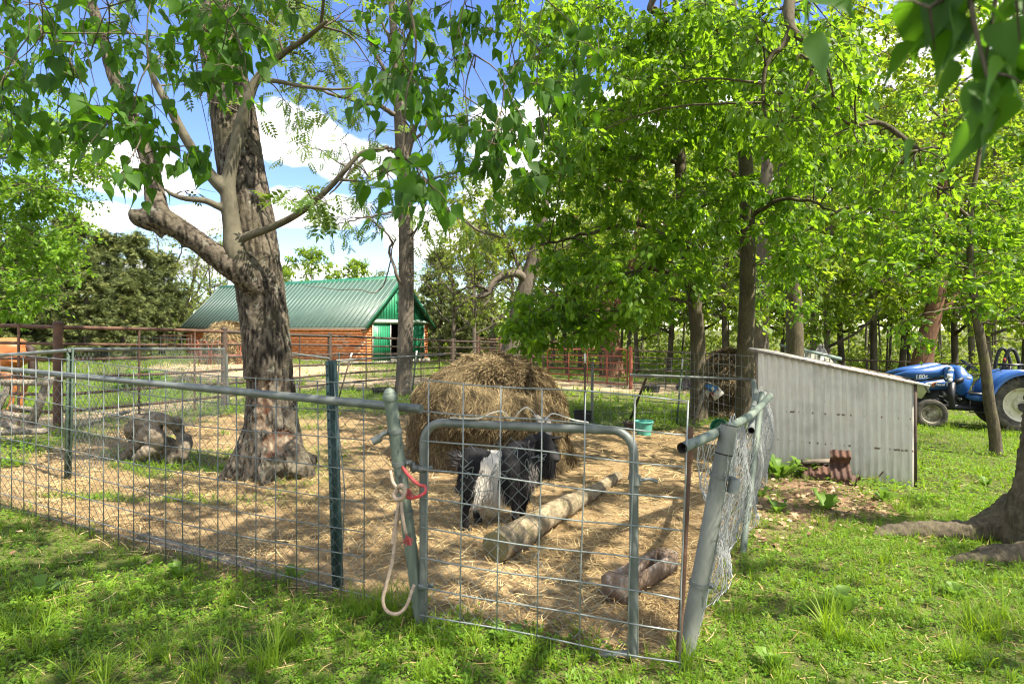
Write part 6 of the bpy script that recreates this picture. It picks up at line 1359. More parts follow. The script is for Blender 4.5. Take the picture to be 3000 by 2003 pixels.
# ridged bark: long plates split by furrows
hgt = V[:, 2]; rel = V-np.array([tuple(P(760, 800, D0))]); ang = np.arctan2(V[:, 1]-D0, V[:, 0]-np.interp(V[:, 2], [0, 2, 4, 6], [-2.42, -2.6, -2.9, -3.1]))
ss = lambda a, b, v: np.clip((v-a)/(b-a), 0, 1)**2*(3-2*np.clip((v-a)/(b-a), 0, 1))
q1 = np.c_[V[:, 0], V[:, 1], V[:, 2]*.30]; fu1 = ss(0, .34, np.abs(vnoise(q1, 13, 4)+.5*vnoise(q1, 26, 6))); fu2 = ss(0, .4, np.abs(vnoise(np.c_[V[:, 0], V[:, 1], V[:, 2]*.55], 24, 9)))
rid = fu1*(.6+.4*fu2); plate = .75+.25*vnoise(V, 5, 14); rid2 = vnoise(V, 30, 9)*.5
pxv, pyv = topx(V[:, 0], V[:, 1], V[:, 2]); scar = ((pxv > 742+8*np.sin(pyv*.1)) & (pxv < 795+10*np.sin(pyv*.07+1)) & (pyv > 1115) & (pyv < 1255) & (V[:, 1] < D0)) | ((pxv > 775+12*np.sin(pyv*.13)) & (pxv < 845+14*np.sin(pyv*.09)) & (pyv > 1255) & (pyv < 1335) & (V[:, 1] < D0-.1))
depth = .026*np.where(pxv < 640, .6, 1.)
V = V+N*((rid*.8+rid2*.2)*depth*plate-.020-np.where(scar, .03, 0)+.03*vnoise(V, 1.4, 21)*(V[:, 2] < 1.0))[:, None]
m, t = newmat('furrowed_walnut_bark'); at = t.add('ShaderNodeAttribute', attribute_name='furrow').outputs['Fac']; sc_ = t.add('ShaderNodeAttribute', attribute_name='scar').outputs['Fac']
v_ = coords(t); nn = t.noise(v_, 30., 6, .65); n3 = t.noise(coords(t, 'Object', (1, 1, .3)), 20., 5, .6); nb_ = t.noise(v_, 2.2, 4, .6)
col = t.ramp(t.math('ADD', t.math('MULTIPLY', at, .62), t.math('MULTIPLY', nn, .38)), [(.28, (.022, .018, .014)), (.52, (.075, .062, .047)), (.78, (.155, .132, .10))])
col = t.mix(t.maprange(nb_, .5, .68, 0, .5), col, (.10, .09, .055)); col = t.mix(t.maprange(t.noise(v_, 9., 5, .7), .58, .66, 0, .45), col, (.24, .245, .20))
wood = t.ramp(n3, [(.35, (.06, .03, .018)), (.5, (.19, .14, .095)), (.68, (.30, .25, .185))]); wood = t.mix(t.maprange(t.noise(v_, 5., 4, .6), .45, .6), wood, (.075, .035, .021))
col = t.mix(sc_, col, wood)
bs = t.add('ShaderNodeBsdfPrincipled', {'Base Color': col, 'Roughness': .92, 'Specular IOR Level': .15, 'Normal': bump(t, t.math('ADD', nn, n3), .7, .012)}); finish(t, bs.outputs[0])
obj('trunk', V, F, m, big.t, dict(furrow=np.clip(rid*plate, 0, 1), scar=scar.astype(float)), smooth=True)
# smooth grey stem climbing the trunk
mt2 = MB()
def stem(L, r, n=12, sub=False): pp = catmull([P(*q) for q in L], 6); mt2.tube(pp, r, n); big.nodes += list(zip(pp, lerps(r, len(pp)))); return pp
Ds = D0-.30
stem([(705, 790, D0-.2), (688, 740, Ds), (680, 670, Ds), (672, 600, Ds), (668, 545, Ds), (676, 490, Ds), (690, 430, Ds), (705, 360, Ds), (728, 290, Ds), (748, 240, Ds), (790, 190, Ds), (840, 150, Ds), (900, 110, Ds-.2), (960, 60, Ds-.4)], [.13, .105, .085, .078, .07, .062, .06, .056, .052, .045, .036, .03, .025, .018])
stem([(664, 560, Ds), (632, 530, Ds-.05), (600, 490, Ds-.1), (565, 440, Ds-.1), (530, 380, Ds-.15), (495, 310, Ds-.2), (465, 260, Ds-.2), (445, 215, Ds-.25), (430, 130, Ds-.3)], [.07, .06, .052, .048, .045, .04, .034, .028, .015])
stem([(670, 615, Ds), (640, 605, Ds-.05), (600, 588, Ds-.1), (545, 582, Ds-.15), (505, 570, Ds-.15), (480, 552, Ds-.2)], [.045, .036, .032, .028, .022, .014], 8)
stem([(690, 705, Ds), (730, 690, Ds-.02), (790, 668, Ds-.05), (850, 640, Ds-.1), (910, 600, Ds-.2), (970, 545, Ds-.25), (1010, 500, Ds-.3), (1050, 455, Ds-.3), (1090, 438, Ds-.3), (1150, 440, Ds-.3)], [.055, .042, .038, .034, .032, .028, .026, .022, .016, .008], 10)
stem([(990, 525, Ds-.28), (1040, 530, Ds-.3), (1085, 528, Ds-.35)], [.018, .014, .006], 8)
stem([(470, 560, Ds-.2), (440, 500, Ds-.3), (400, 460, Ds-.3), (330, 430, Ds-.3)], [.016, .012, .01, .005], 6)
stem([(765, 232, Ds), (820, 240, Ds-.1), (900, 255, Ds-.2), (1000, 262, Ds-.3), (1080, 245, Ds-.3)], [.03, .024, .02, .014, .006], 8)
V, N, F = remesh(mt2, .012, 4); obj('smooth_stem', V, F, b_smooth, big.t, smooth=True)
for px, py, d, n in [(900, 560, Ds-.2, 16), (960, 600, Ds-.3, 14), (860, 590, Ds, 12), (1000, 480, Ds-.2, 8), (1080, 520, Ds-.3, 6), (540, 560, Ds, 3), (620, 300, Ds, 5), (800, 190, Ds, 12), (850, 120, Ds, 16), (900, 60, Ds, 16), (960, 120, Ds+.3, 14), (1000, 40, Ds, 14), (830, 290, Ds+.4, 8), (930, 210, Ds+.3, 12), (780, 60, Ds+.3, 14), (470, 160, Ds, 8), (420, 120, Ds, 8), (370, 60, Ds, 10), (560, 40, Ds, 10), (330, 20, Ds, 8), (540, 250, Ds, 5), (740, 300, Ds+.5, 6), (1080, 180, Ds-.2, 8), (1010, 290, Ds-.1, 8), (880, 20, Ds+.5, 12)]:
    big.cluster(P(px, py, d), .32, n, .19, ntw=5, bare=.25, twig=.004)
big.ell(P(620, -450, D0+.3), (2.6, 2.6, 1.6), 34, .55, 30, .22, ntw=5)
big.finish('branches'); stuff([c for c in big.t.children if c.name.startswith('branches')][0])

# ---- slender walnut behind (beside the barn door)
bB = G(1184, 1157); tB = Tree('slender_walnut_tree', 'slender straight walnut tree standing in front of the barn door', bB, b_grey, l_wal, COMP, seed=8, droop=.8); dB = bB.y
tB.limb([bB-Vector((0, 0, .15)), P(1184, 1110, dB), P(1188, 980, dB), P(1190, 850, dB), P(1190, 700, dB), P(1186, 560, dB), P(1180, 440, dB), P(1172, 340, dB), P(1165, 240, dB), P(1155, 120, dB), P(1148, 0, dB), P(1140, -160, dB), P(1135, -400, dB)], [.30, .215, .2, .2, .195, .19, .195, .16, .12, .105, .09, .07, .04], 16)
tB.limb([P(1186, 470, dB), P(1204, 400, dB-.1), P(1214, 365, dB-.15)], [.12, .11, .1], 12)
for L, r in (([(1168, 340), (1120, 315), (1060, 300), (980, 280), (900, 255), (840, 262)], .07), ([(1172, 450), (1140, 436), (1100, 440), (1050, 480), (1005, 530), (960, 570)], .075), ([(1200, 330), (1240, 330), (1300, 340), (1370, 345)], .05), ([(1165, 250), (1130, 210), (1090, 130), (1070, 60), (1060, 0)], .06), ([(1160, 170), (1120, 70), (1100, 65), (1040, 62), (960, 70)], .04), ([(1185, 600), (1215, 560), (1255, 530), (1330, 505), (1400, 500)], .05), ([(1210, 560), (1290, 600), (1360, 650), (1440, 690), (1540, 700)], .055), ([(1190, 850), (1160, 800), (1140, 740), (1145, 700), (1080, 640), (1020, 640)], .05), ([(1186, 620), (1130, 625), (1060, 640), (1000, 655), (940, 670)], .035), ([(1195, 740), (1225, 660), (1245, 600), (1250, 560)], .04), ([(1158, 700), (1120, 840), (1050, 850), (960, 845), (880, 835)], .02), ([(1175, 380), (1120, 382), (1060, 378)], .02), ([(1200, 420), (1240, 380), (1270, 320), (1330, 230)], .05)):
    tB.limb([P(x_, y_, dB-.15*i-.2*(i > 0)*tB.r.uniform(-1, 1)) for i, (x_, y_) in enumerate(L)], [r, r*.75, r*.5, r*.2], 7, wob=.03)
for (px, py, n) in [(940, 130, 20), (1000, 190, 22), (1040, 250, 20), (900, 280, 18), (960, 330, 18), (870, 350, 12), (1060, 330, 18), (1100, 380, 16), (1010, 420, 16), (940, 440, 10), (1120, 200, 14), (1070, 90, 22), (1000, 60, 20), (1200, 250, 12), (1300, 290, 16), (1330, 380, 20), (1370, 340, 18), (1270, 430, 14), (1360, 470, 16), (1260, 530, 16), (1330, 520, 16), (1400, 490, 14), (1290, 590, 16), (1230, 640, 14), (1180, 500, 8), (1130, 560, 14), (1060, 600, 16), (1010, 640, 16), (960, 660, 10), (1110, 660, 12), (1340, 640, 14), (1420, 600, 16), (1460, 690, 14), (1060, 520, 10), (880, 420, 8), (1420, 420, 12), (1240, 90, 10), (1330, 150, 10), (1230, 720, 6), (900, 200, 14)]:
    tB.cluster(P(px, py, dB+tB.r.uniform(-1.6, 1.2)), .7, n*2, .30, ntw=8, bare=.3, twig=.008)
tB.ell(P(1140, -350, dB), (4, 3, 2.5), 26, .9, 40, .34, ntw=6); tB.finish()

# ---- leaning tree behind the hay
bC = GD(1478, 19.5); tC = Tree('leaning_tree', 'dark tree leaning to the right behind the hay bale', bC, b_grey, l_yell, KITE, seed=12); dC = 19.5
tC.limb([bC-Vector((0, 0, .2)), P(1495, 1030, dC), P(1510, 950, dC), P(1528, 880, dC), P(1545, 820, dC), P(1562, 760, dC), P(1585, 680, dC), P(1600, 580, dC), P(1610, 450, dC)], [.34, .30, .28, .26, .24, .21, .17, .12, .06], 12)
tC.limb([P(1540, 835, dC), P(1525, 805, dC-.2), P(1490, 802, dC-.4), P(1450, 825, dC-.6), P(1425, 862, dC-.8), P(1375, 872, dC-1)], [.15, .13, .125, .11, .09, .05], 10)
tC.limb([P(1428, 850, dC-.8), P(1400, 838, dC-1), P(1350, 848, dC-1.2)], [.06, .04, .015], 8); tC.limb([P(1525, 800, dC-.2), P(1515, 770, dC), P(1480, 690, dC), P(1420, 600, dC)], [.07, .055, .04, .015], 8); tC.limb([P(1545, 810, dC), P(1620, 740, dC), P(1720, 690, dC)], [.08, .05, .02], 8)
tC.fill([(1330, 570), (1500, 520), (1640, 480), (1640, 780), (1560, 800), (1450, 760), (1340, 800)], dC-2, dC+2, 56, .8, 70, .17, ntw=8, bare=.2, twig=.009); tC.fill([(1330, 840), (1440, 880), (1440, 930), (1340, 930)], dC-1.5, dC, 6, .5, 30, .15, bare=.3)
tC.finish()

# ---- the dense canopy right of the middle
def trunkpath(base, L, d): return [base-Vector((0, 0, .2))]+[P(x_, y_, d) for x_, y_ in L]
b1 = G(2047, 1232); d1 = b1.y
t1 = Tree('leafy_hackberry_tree', 'leafy hackberry tree with low drooping boughs over the teal bucket', b1, b_hack, l_hack, KITE, seed=21, droop=.9)
t1.limb(trunkpath(b1, [(2046, 1150), (2044, 980), (2030, 850), (2012, 720), (2000, 600), (1990, 420), (1985, 250), (1980, 60), (1980, -250)], d1), [.22, .16, .145, .14, .135, .125, .11, .09, .07, .04], 14)
for L, r in (([(2030, 850), (1960, 800), (1880, 790), (1780, 830), (1680, 880)], .06), ([(2020, 760), (1930, 680), (1820, 660), (1700, 690), (1580, 720)], .06), ([(2000, 620), (1900, 560), (1780, 520), (1660, 520)], .055), ([(1990, 480), (1880, 420), (1760, 370), (1640, 350)], .05), ([(2035, 900), (1980, 880), (1900, 900), (1820, 940)], .04), ([(1990, 420), (2060, 350), (2140, 300)], .05), ([(2000, 620), (2080, 600), (2140, 620)], .04)):
    t1.limb([P(x_, y_, d1-.45*i) for i, (x_, y_) in enumerate(L)], [r, r*.7, r*.3], 7, wob=.03)
kw = dict(ntw=8, twig=.006)
t1.fill([(1500, 600), (1560, 480), (1700, 420), (1980, 420), (2080, 560), (2060, 900), (1960, 940), (1850, 960), (1700, 985), (1560, 990), (1480, 960), (1540, 880), (1620, 800), (1540, 700)], d1-3.2, d1+.8, 135, .40, 95, .12, **kw)
t1.fill([(1470, 930), (1620, 880), (1800, 920), (1780, 985), (1640, 1010), (1500, 1000)], d1-2.6, d1-.6, 26, .32, 75, .125, **kw)
t1.fill([(1560, 380), (1700, 300), (2000, 250), (2100, 420), (1900, 480), (1600, 500)], d1-2.5, d1+1.5, 60, .45, 100, .13, **kw)
t1.ell(P(1950, -200, d1), (2.6, 2.6, 2.2), 12, .6, 100, .15, **kw); t1.finish()
b2_ = G(2182, 1242); d2 = b2_.y
t2 = Tree('tall_straight_tree', 'tall straight-trunked tree rising just behind the metal shed', b2_, b_hack, l_hack, KITE, seed=22, droop=.8)
t2.limb(trunkpath(b2_, [(2183, 1150), (2184, 1000), (2190, 850), (2190, 700), (2188, 560), (2180, 400), (2165, 280), (2150, 120), (2140, -100), (2130, -400)], d2), [.24, .165, .16, .155, .15, .145, .13, .12, .10, .08, .04], 14)
for L, r in (([(2185, 420), (2260, 360), (2350, 300), (2460, 230)], .06), ([(2188, 560), (2110, 480), (2040, 420), (1960, 330)], .05), ([(2160, 260), (2080, 160), (1990, 60), (1900, 20)], .06), ([(2190, 640), (2280, 590), (2370, 590), (2440, 620)], .05), ([(2150, 120), (2240, 40), (2330, 20)], .05), ([(2190, 700), (2130, 660), (2080, 670)], .03)):
    t2.limb([P(x_, y_, d2-.5*i) for i, (x_, y_) in enumerate(L)], [r, r*.7, r*.3], 7, wob=.03)
t2.fill([(1960, 80), (2200, 20), (2500, 60), (2540, 300), (2480, 560), (2340, 640), (2200, 560), (2040, 480), (1930, 300)], d2-3.5, d2+1.5, 120, .45, 100, .13, **kw)
t2.fill([(2060, 560), (2160, 560), (2330, 640), (2420, 700), (2380, 820), (2260, 800), (2230, 700), (2120, 720)], d2-2.5, d2+1, 40, .36, 70, .12, **kw)
t2.fill([(2200, 760), (2330, 780), (2380, 900), (2330, 950), (2220, 900)], d2+.5, d2+3, 16, .36, 60, .12, **kw)
t2.ell(P(2150, -250, d2), (3.2, 2.6, 2.4), 16, .65, 100, .16, **kw); t2.finish()
# hanging boughs at the top middle, closer to the viewer
b3_ = Vector((6.6, 9.4, zg(6.6, 9.4)))
t3 = Tree('dark_bough_tree', 'winding dark boughs hanging down from the top right of the view', GD(2330, 9.2), b_hack, l_hack, KITE, seed=31, droop=1.0)
t3b = GD(2330, 15.5)
t3.t.location = t3b; ORG[t3.t.name] = t3b; t3.base = t3b
t3.limb([t3b-Vector((0, 0, .2)), P(2330, 1060, 15.5), P(2326, 900, 15.5), P(2318, 760, 15.5), P(2312, 640, 15.4), P(2300, 480, 15.2), P(2300, 300, 15), P(2310, 100, 14.5), P(2310, -150, 14)], [.30, .21, .205, .2, .19, .17, .15, .12, .08], 14)
t3.limb([P(2310, -100, 14), P(2320, -350, 11.5), P(2330, -300, 9), P(2318, -60, 7.6), P(2312, 40, 7.3), P(2318, 80, 7.2), P(2345, 110, 7.1), P(2392, 130, 7.0), P(2396, 165, 7.0), P(2420, 195, 7.0), P(2436, 240, 6.9)], [.10, .085, .075, .07, .065, .05, .042, .04, .032, .022, .01], 9)
t3.limb([P(2318, 85, 7.2), P(2290, 140, 7.2), P(2262, 160, 7.2), P(2240, 210, 7.2), P(2236, 300, 7.2), P(2248, 360, 7.1)], [.045, .034, .03, .026, .02, .008], 8)
t3.limb([P(2394, 150, 7), P(2370, 240, 7), P(2340, 300, 7), P(2320, 345, 7)], [.025, .018, .012, .006], 7); t3.limb([P(2395, 165, 7), P(2365, 172, 7), P(2345, 160, 7), P(2330, 180, 7)], [.02, .016, .012, .005], 7); t3.limb([P(2430, 230, 7), P(2450, 300, 7), P(2480, 360, 6.8), P(2530, 365, 6.8), P(2590, 365, 6.8), P(2690, 440, 6.6)], [.012, .014, .018, .022, .028, .03], 7)
t3.fill([(2150, 60), (2460, 60), (2560, 250), (2520, 420), (2300, 430), (2160, 350)], 6.4, 8.6, 60, .34, 46, .105, **kw)
t3.fill([(2480, 400), (2760, 420), (2800, 560), (2560, 560)], 6.2, 8, 26, .32, 36, .10, **kw)
t3.fill([(1480, 0), (2140, 0), (2140, 220), (1950, 330), (1700, 420), (1600, 340), (1520, 200)], 7.2, 10.5, 110, .42, 80, .115, **kw)
t3.limb([P(2318, -60, 7.6), P(2100, -120, 8), P(1960, -60, 8.2), P(1905, 20, 8.2), P(1925, 40, 8.2), P(1975, 90, 8.2), P(1990, 140, 8.2), P(2005, 175, 8.2), P(2002, 230, 8.2)], [.06, .055, .05, .042, .04, .034, .028, .016, .006], 8)
t3.limb([P(1990, 140, 8.2), P(1960, 165, 8.2), P(1900, 190, 8.2), P(1870, 220, 8.2)], [.025, .018, .012, .005], 7)
t3.fill([(2500, 560), (2780, 560), (2720, 760), (2560, 820), (2440, 740)], 9, 13, 36, .4, 60, .11, **kw)
t3.ell(P(2250, -300, 11), (3.5, 3.0, 1.6), 14, .6, 90, .14, **kw); t3.finish()
# slim leaning tree by the tractor
b5 = G(2918, 1335); d5 = b5.y
t5 = Tree('slim_leaning_tree', 'slim crooked tree standing on the lawn in front of the tractor', b5, b_hack, l_hack, KITE, seed=41, droop=.5)
t5.limb(trunkpath(b5, [(2917, 1300), (2908, 1230), (2898, 1180), (2892, 1120), (2886, 1070), (2874, 1000), (2862, 930), (2850, 840), (2842, 740), (2845, 600), (2870, 450), (2900, 250)], d5), [.11, .085, .08, .08, .075, .072, .068, .062, .055, .048, .04, .03, .015], 12)
for L, r in (([(2845, 800), (2780, 760), (2700, 780), (2600, 820)], .03), ([(2868, 950), (2940, 940), (3020, 900)], .022), ([(2862, 900), (2780, 900), (2680, 930)], .02), ([(2845, 640), (2760, 560), (2680, 520)], .03), ([(2845, 620), (2920, 560), (3000, 520)], .03), ([(2880, 1010), (2950, 990), (3030, 1000)], .015)): t5.limb([P(x_, y_, d5-.25*i) for i, (x_, y_) in enumerate(L)], [r, r*.7, r*.3], 6, wob=.03)
t5.fill([(2620, 640), (2800, 560), (3050, 480), (3080, 880), (2960, 930), (2820, 900), (2700, 900), (2620, 800)], d5-1.8, d5+1.2, 90, .34, 62, .095, flat=.4, **kw)
t5.fill([(2640, 940), (2760, 960), (2750, 1010), (2680, 1010)], d5-1.5, d5-.6, 5, .24, 40, .10, **kw)
t5.ell(P(2900, 200, d5), (1.8, 1.6, 1.6), 26, .45, 70, .11, **kw); t5.finish()
# the near tree at the right edge whose boughs hang over the viewer
b7 = Vector((4.12, 4.75, zg(4.12, 4.75))); t7 = Tree('overhanging_hackberry_tree', 'grey-barked tree at the right edge with leafy boughs hanging over the view', b7, b_hack, l_near, NEAR, seed=51, droop=1.3)
mt = MB()
def m7(L, r, n=16): pp = catmull([Vector(q) for q in L], 6); mt.tube(pp, r, n); t7.nodes += list(zip(pp, lerps(r, len(pp)))); return pp
x7, y7, z7 = b7
m7([(x7, y7, z7-.2), (x7+.02, y7, z7+.15), (x7+.06, y7, z7+.6), (x7+.12, y7, z7+1.4), (x7+.16, y7, z7+2.4), (x7+.1, y7-.1, z7+3.6), (x7, y7-.2, z7+5.2), (x7-.2, y7-.2, z7+7)], [.40, .29, .22, .19, .18, .16, .12, .06], 22)
for L, r in (([(4.1, 4.6, z7+.25), (3.75, 4.42, z7+.09), (3.4, 4.36, z7+.07), (3.1, 4.28, z7+.055), (2.86, 4.22, z7+.0)], [.20, .11, .085, .07, .03]), ([(4.1, 4.95, z7+.22), (3.7, 4.9, z7+.09), (3.35, 4.98, z7+.075), (3.0, 4.92, z7+.06), (2.7, 4.82, z7+.0)], [.17, .095, .08, .065, .03]), ([(4.2, 4.5, z7+.2), (4.1, 4.1, z7+.02), (4.0, 3.7, z7-.05)], [.16, .09, .04]), ([(4.3, 4.9, z7+.15), (4.5, 5.3, z7)], [.15, .05])): m7(L, r, 12)
V, N, F = remesh(mt, .02, 3); V = V+N*(.012*vnoise(V, 22, 3)+.012*vnoise(V, 9, 5))[:, None]; obj('trunk', V, F, b_hack, t7.t, smooth=True)
big_l = t7.limb([(x7, y7-.1, 4.2), (2.9, 3.9, 4.9), (1.6, 3.1, 4.7), (.4, 2.5, 4.2), (-.6, 2.2, 3.7), (-1.5, 2.1, 3.35), (-2.4, 2.3, 3.2)], [.10, .085, .07, .055, .04, .028, .012], 10)
t7.limb([(x7, y7-.2, 3.8), (3.0, 3.2, 4.0), (2.2, 2.0, 3.4), (1.5, 1.2, 2.8), (.95, .95, 2.45)], [.08, .06, .045, .03, .012], 8)
t7.limb([(-.6, 2.2, 3.7), (-.55, 2.1, 3.2), P(1210, 60, 2.0), P(1190, 280, 1.95), P(1180, 460, 1.85)], [.006, .005, .004, .003, .002], 5)
t7.limb([(.9, 2.7, 4.5), (.3, 2.5, 3.6), (-.05, 2.4, 3.1), (-.25, 2.3, 2.8)], [.04, .03, .02, .008], 7)
def spray(poly, d0, d1, n, rad=.16, nl=11, size=.068, **kw2): t7.fill(poly, d0*1.2, d1*1.25, int(n*.95+.5), rad, nl, size, ntw=3, twig=.0022, brr=.0035, sides=4, flat=.9, **kw2)
spray([(-60, -60), (820, -60), (860, 60), (760, 190), (560, 220), (420, 180), (150, 280), (-60, 330)], 1.9, 2.7, 66)
spray([(-60, 200), (280, 200), (330, 330), (280, 480), (120, 420), (-60, 480)], 1.7, 2.2, 13)
spray([(310, 250), (440, 200), (480, 330), (460, 560), (330, 520), (300, 400)], 1.6, 2.1, 13, .13)
spray([(540, 380), (640, 390), (640, 470), (540, 470)], 2., 2.3, 3, .1); spray([(560, 150), (720, 160), (720, 260), (560, 240)], 2., 2.5, 7)
spray([(1080, 30), (1250, -40), (1500, -40), (1560, 120), (1560, 330), (1400, 360), (1260, 320), (1130, 260)], 1.9, 2.6, 32)
spray([(1110, 180), (1240, 180), (1260, 330), (1140, 300)], 1.8, 2.1, 6, .12); spray([(1340, 330), (1620, 300), (1640, 560), (1420, 560), (1340, 480)], 1.8, 2.3, 20, .13)
spray([(1100, 480), (1270, 480), (1290, 560), (1200, 660), (1110, 640)], 1.4, 1.7, 9, .10, 8); spray([(1560, 120), (1760, 150), (1760, 330), (1600, 300)], 2., 2.6, 10)
spray([(2640, -80), (3060, -80), (3060, 70), (2900, 90), (2700, 60)], .46, .56, 5, .05, 6, .062); spray([(2870, 190), (3060, 170), (3060, 290), (2890, 290)], .46, .54, 3, .04, 4, .062); spray([(2280, -60), (2420, -60), (2420, 20), (2280, 20)], .8, .9, 1, .04, 3, .08)
t7.flush('hanging_leaves', KITE)
t7.ell((6.3, 4.0, 6.1), (2.2, 1.8, 1.2), 26, .5, 55, .14, ntw=5); t7.ell((2.8, 7.2, 8.0), (3.2, 2.4, .9), 18, .55, 46, .15, ntw=5); t7.ell((2.2, 1.2, 5.9), (4.8, 1.5, .9), 74, .5, 60, .14, ntw=5); t7.ell((.95, .12, 2.95), (.5, .4, .3), 9, .25, 40, .10, ntw=4)  # unseen leaf clusters added overhead to shade pen, lawn and hanging leaves
t7.ell((2.0, 3.2, 5.8), (2.6, 2.0, .9), 52, .42, 60, .13, ntw=5); t7.ell((3.6, 4.6, 7.0), (1.8, 1.8, 1.2), 36, .45, 55, .14, ntw=5)  # further out-of-view leaves added to dapple the pen
t7.finish('boughs')

# ---- dead broken trunk, brown trunk behind the tractor and other single trees
b8 = GD(1797, 30); t8 = Tree('broken_red_trunk_tree', 'reddish broken tree trunk with splintered top beyond the red gate', b8, b_red, l_bright, KITE, seed=61)
t8.limb([b8-Vector((0, 0, .3)), P(1798, 1070, 30), P(1792, 1000, 30), P(1788, 950, 30), P(1795, 900, 30)], [.62, .48, .42, .40, .34], 14); rr = random.Random(3)
for k in range(14): a = P(1795, 905, 30); t8.limb([a+Vector((rr.uniform(-.25, .25), rr.uniform(-.2, .2), -.2)), a+Vector((rr.uniform(-1.4, .5), rr.uniform(-.4, .2), rr.uniform(-.2, 1.0)))], [.06, .012], 5, seg=2)
t8.limb([P(1790, 960, 30), P(1820, 880, 30), P(1850, 780, 30), P(1880, 600, 30)], [.28, .2, .16, .08], 10); t8.fill([(1650, 480), (1980, 480), (2000, 860), (1850, 930), (1680, 880)], 27, 32, 60, 1.2, 70, .24, ntw=7, twig=.015); t8.finish()
b9 = GD(2705, 25); t9 = Tree('brown_trunk_tree', 'thick brown-trunked tree rising behind the tractor loader', b9, b_red, l_bright, KITE, seed=62)
t9.limb([b9-Vector((0, 0, .3)), P(2700, 1080, 25), P(2712, 1010, 25), P(2728, 940, 25), P(2745, 860, 25), P(2755, 740, 25), P(2760, 560, 25), P(2770, 300, 25)], [.5, .40, .35, .34, .3, .24, .17, .07], 14)
t9.limb([P(2728, 930, 25), P(2790, 880, 25), P(2840, 800, 25), P(2900, 700, 24)], [.2, .16, .1, .04], 8); t9.limb([P(2735, 900, 25), P(2680, 840, 25), P(2600, 800, 24)], [.13, .1, .04], 8)
t9.fill([(2480, 240), (3060, 200), (3080, 880), (2880, 940), (2780, 900), (2640, 930), (2500, 800)], 22, 28, 110, 1.05, 85, .21, ntw=8, twig=.014); t9.fill([(2380, -80), (3100, -80), (3100, 320), (2480, 280)], 19, 26, 62, 1.1, 95, .21, ntw=8, twig=.014); t9.finish()
b10 = GD(2225, 22); t10 = Tree('half_hidden_tree', 'dark trunked tree seen between the two trunks behind the shed', b10, b_grey, l_bright, KITE, seed=63)
t10.limb([b10-Vector((0, 0, .3)), P(2226, 1060, 22), P(2230, 900, 22), P(2240, 700, 22), P(2250, 400, 22), P(2260, 100, 22)], [.38, .3, .28, .25, .18, .06], 12); t10.fill([(2000, 150), (2480, 100), (2540, 700), (2500, 930), (2300, 980), (2100, 960), (2040, 700)], 19, 25, 110, 1.0, 80, .20, ntw=7, twig=.014); t10.finish()
bE = GD(-330, 17); tE = Tree('maple_tree', 'bright green full-crowned maple filling the left edge behind the corral', bE, b_far, l_maple, KITE, seed=71, droop=.4)
tE.limb([bE-Vector((0, 0, .3)), P(-320, 900, 17), P(-300, 600, 17), P(-280, 300, 17), P(-260, 0, 17)], [.4, .32, .28, .2, .08], 12)
for L in ([(-300, 700), (-120, 600), (40, 540), (200, 560)], [(-300, 560), (-100, 450), (80, 400), (240, 440)], [(-290, 420), (-100, 330), (60, 300)], [(-305, 800), (-150, 760), (20, 740)]): tE.limb([P(x_, y_, 17-.3*i) for i, (x_, y_) in enumerate(L)], [.1, .07, .04, .015], 7)
tE.fill([(-220, 220), (120, 230), (230, 330), (300, 430), (315, 560), (300, 620), (240, 640), (270, 720), (240, 800), (130, 880), (60, 960), (-220, 960)], 14.5, 18.5, 150, .62, 110, .135, ntw=9, twig=.008); tE.fill([(-220, 300), (150, 330), (200, 600), (120, 850), (-220, 900)], 15.5, 18.5, 60, .7, 110, .14, ntw=8, twig=.008); tE.finish()
# bare twiggy tree beside the cedars
bF = GD(500, 52); tF = Tree('thin_budding_tree', 'thin many-branched tree just coming into leaf at the barn corner', bF, b_far, l_yell, KITE, seed=81, droop=.2); dF = 52
for L, r in (([(540, 1040), (520, 900), (500, 780), (490, 690)], .17), ([(535, 1010), (580, 880), (610, 760), (620, 690)], .14), ([(540, 1030), (450, 900), (380, 830), (300, 790)], .11), ([(525, 930), (440, 800), (400, 720)], .08), ([(560, 940), (620, 830), (660, 740)], .08), ([(515, 860), (560, 740), (570, 660)], .07), ([(470, 940), (400, 900), (310, 880)], .06)): tF.limb([bF if i == 0 and y_ > 1020 else P(x_-30, y_, dF-.2*i) for i, (x_, y_) in enumerate(L)], [r*1.5, r*1.1, r*.6, r*.2], 7, wob=.05)
tF.fill([(330, 760), (420, 690), (520, 650), (650, 660), (680, 780), (600, 860), (500, 930), (400, 900)], dF-2, dF+1.5, 80, 1.2, 28, .26, ntw=10, bare=.3, twig=.012); tF.finish()

# ---- repeated background trees
def copy_tree(src, loc, yaw, sc, label, group):
    c_ = src.copy(); COL.objects.link(c_); c_.location = loc; c_.rotation_euler = (0, 0, yaw); c_.scale = sc if isinstance(sc, tuple) else (sc, sc, sc)
    c_['label'] = label; c_['group'] = group
    for ch in src.children: k = ch.copy(); COL.objects.link(k); k.parent = c_
    return c_
def proto_cedar(name, label, base, seed, group):
    t_ = Tree(name, label, base, b_far, l_cedar, SPRAY, group, seed=seed, droop=-.1); b = Vector(base); t_.limb([b-Vector((0, 0, .3)), b+Vector((0, 0, 3)), b+Vector((.1, 0, 6)), b+Vector((.1, 0, 8))], [.22, .17, .1, .03], 8); r_ = t_.r
    for k in range(120):
        z = .4+7.5*r_.random()**.85; rad = 2.1*(1-(z/8.3)**1.7)*(.5+.55*r_.random()); a = r_.random()*6.283; t_.cluster(b+Vector((rad*math.cos(a), rad*math.sin(a), z)), .5, 34, .42, ntw=4, twig=.012, sides=3)
    return t_
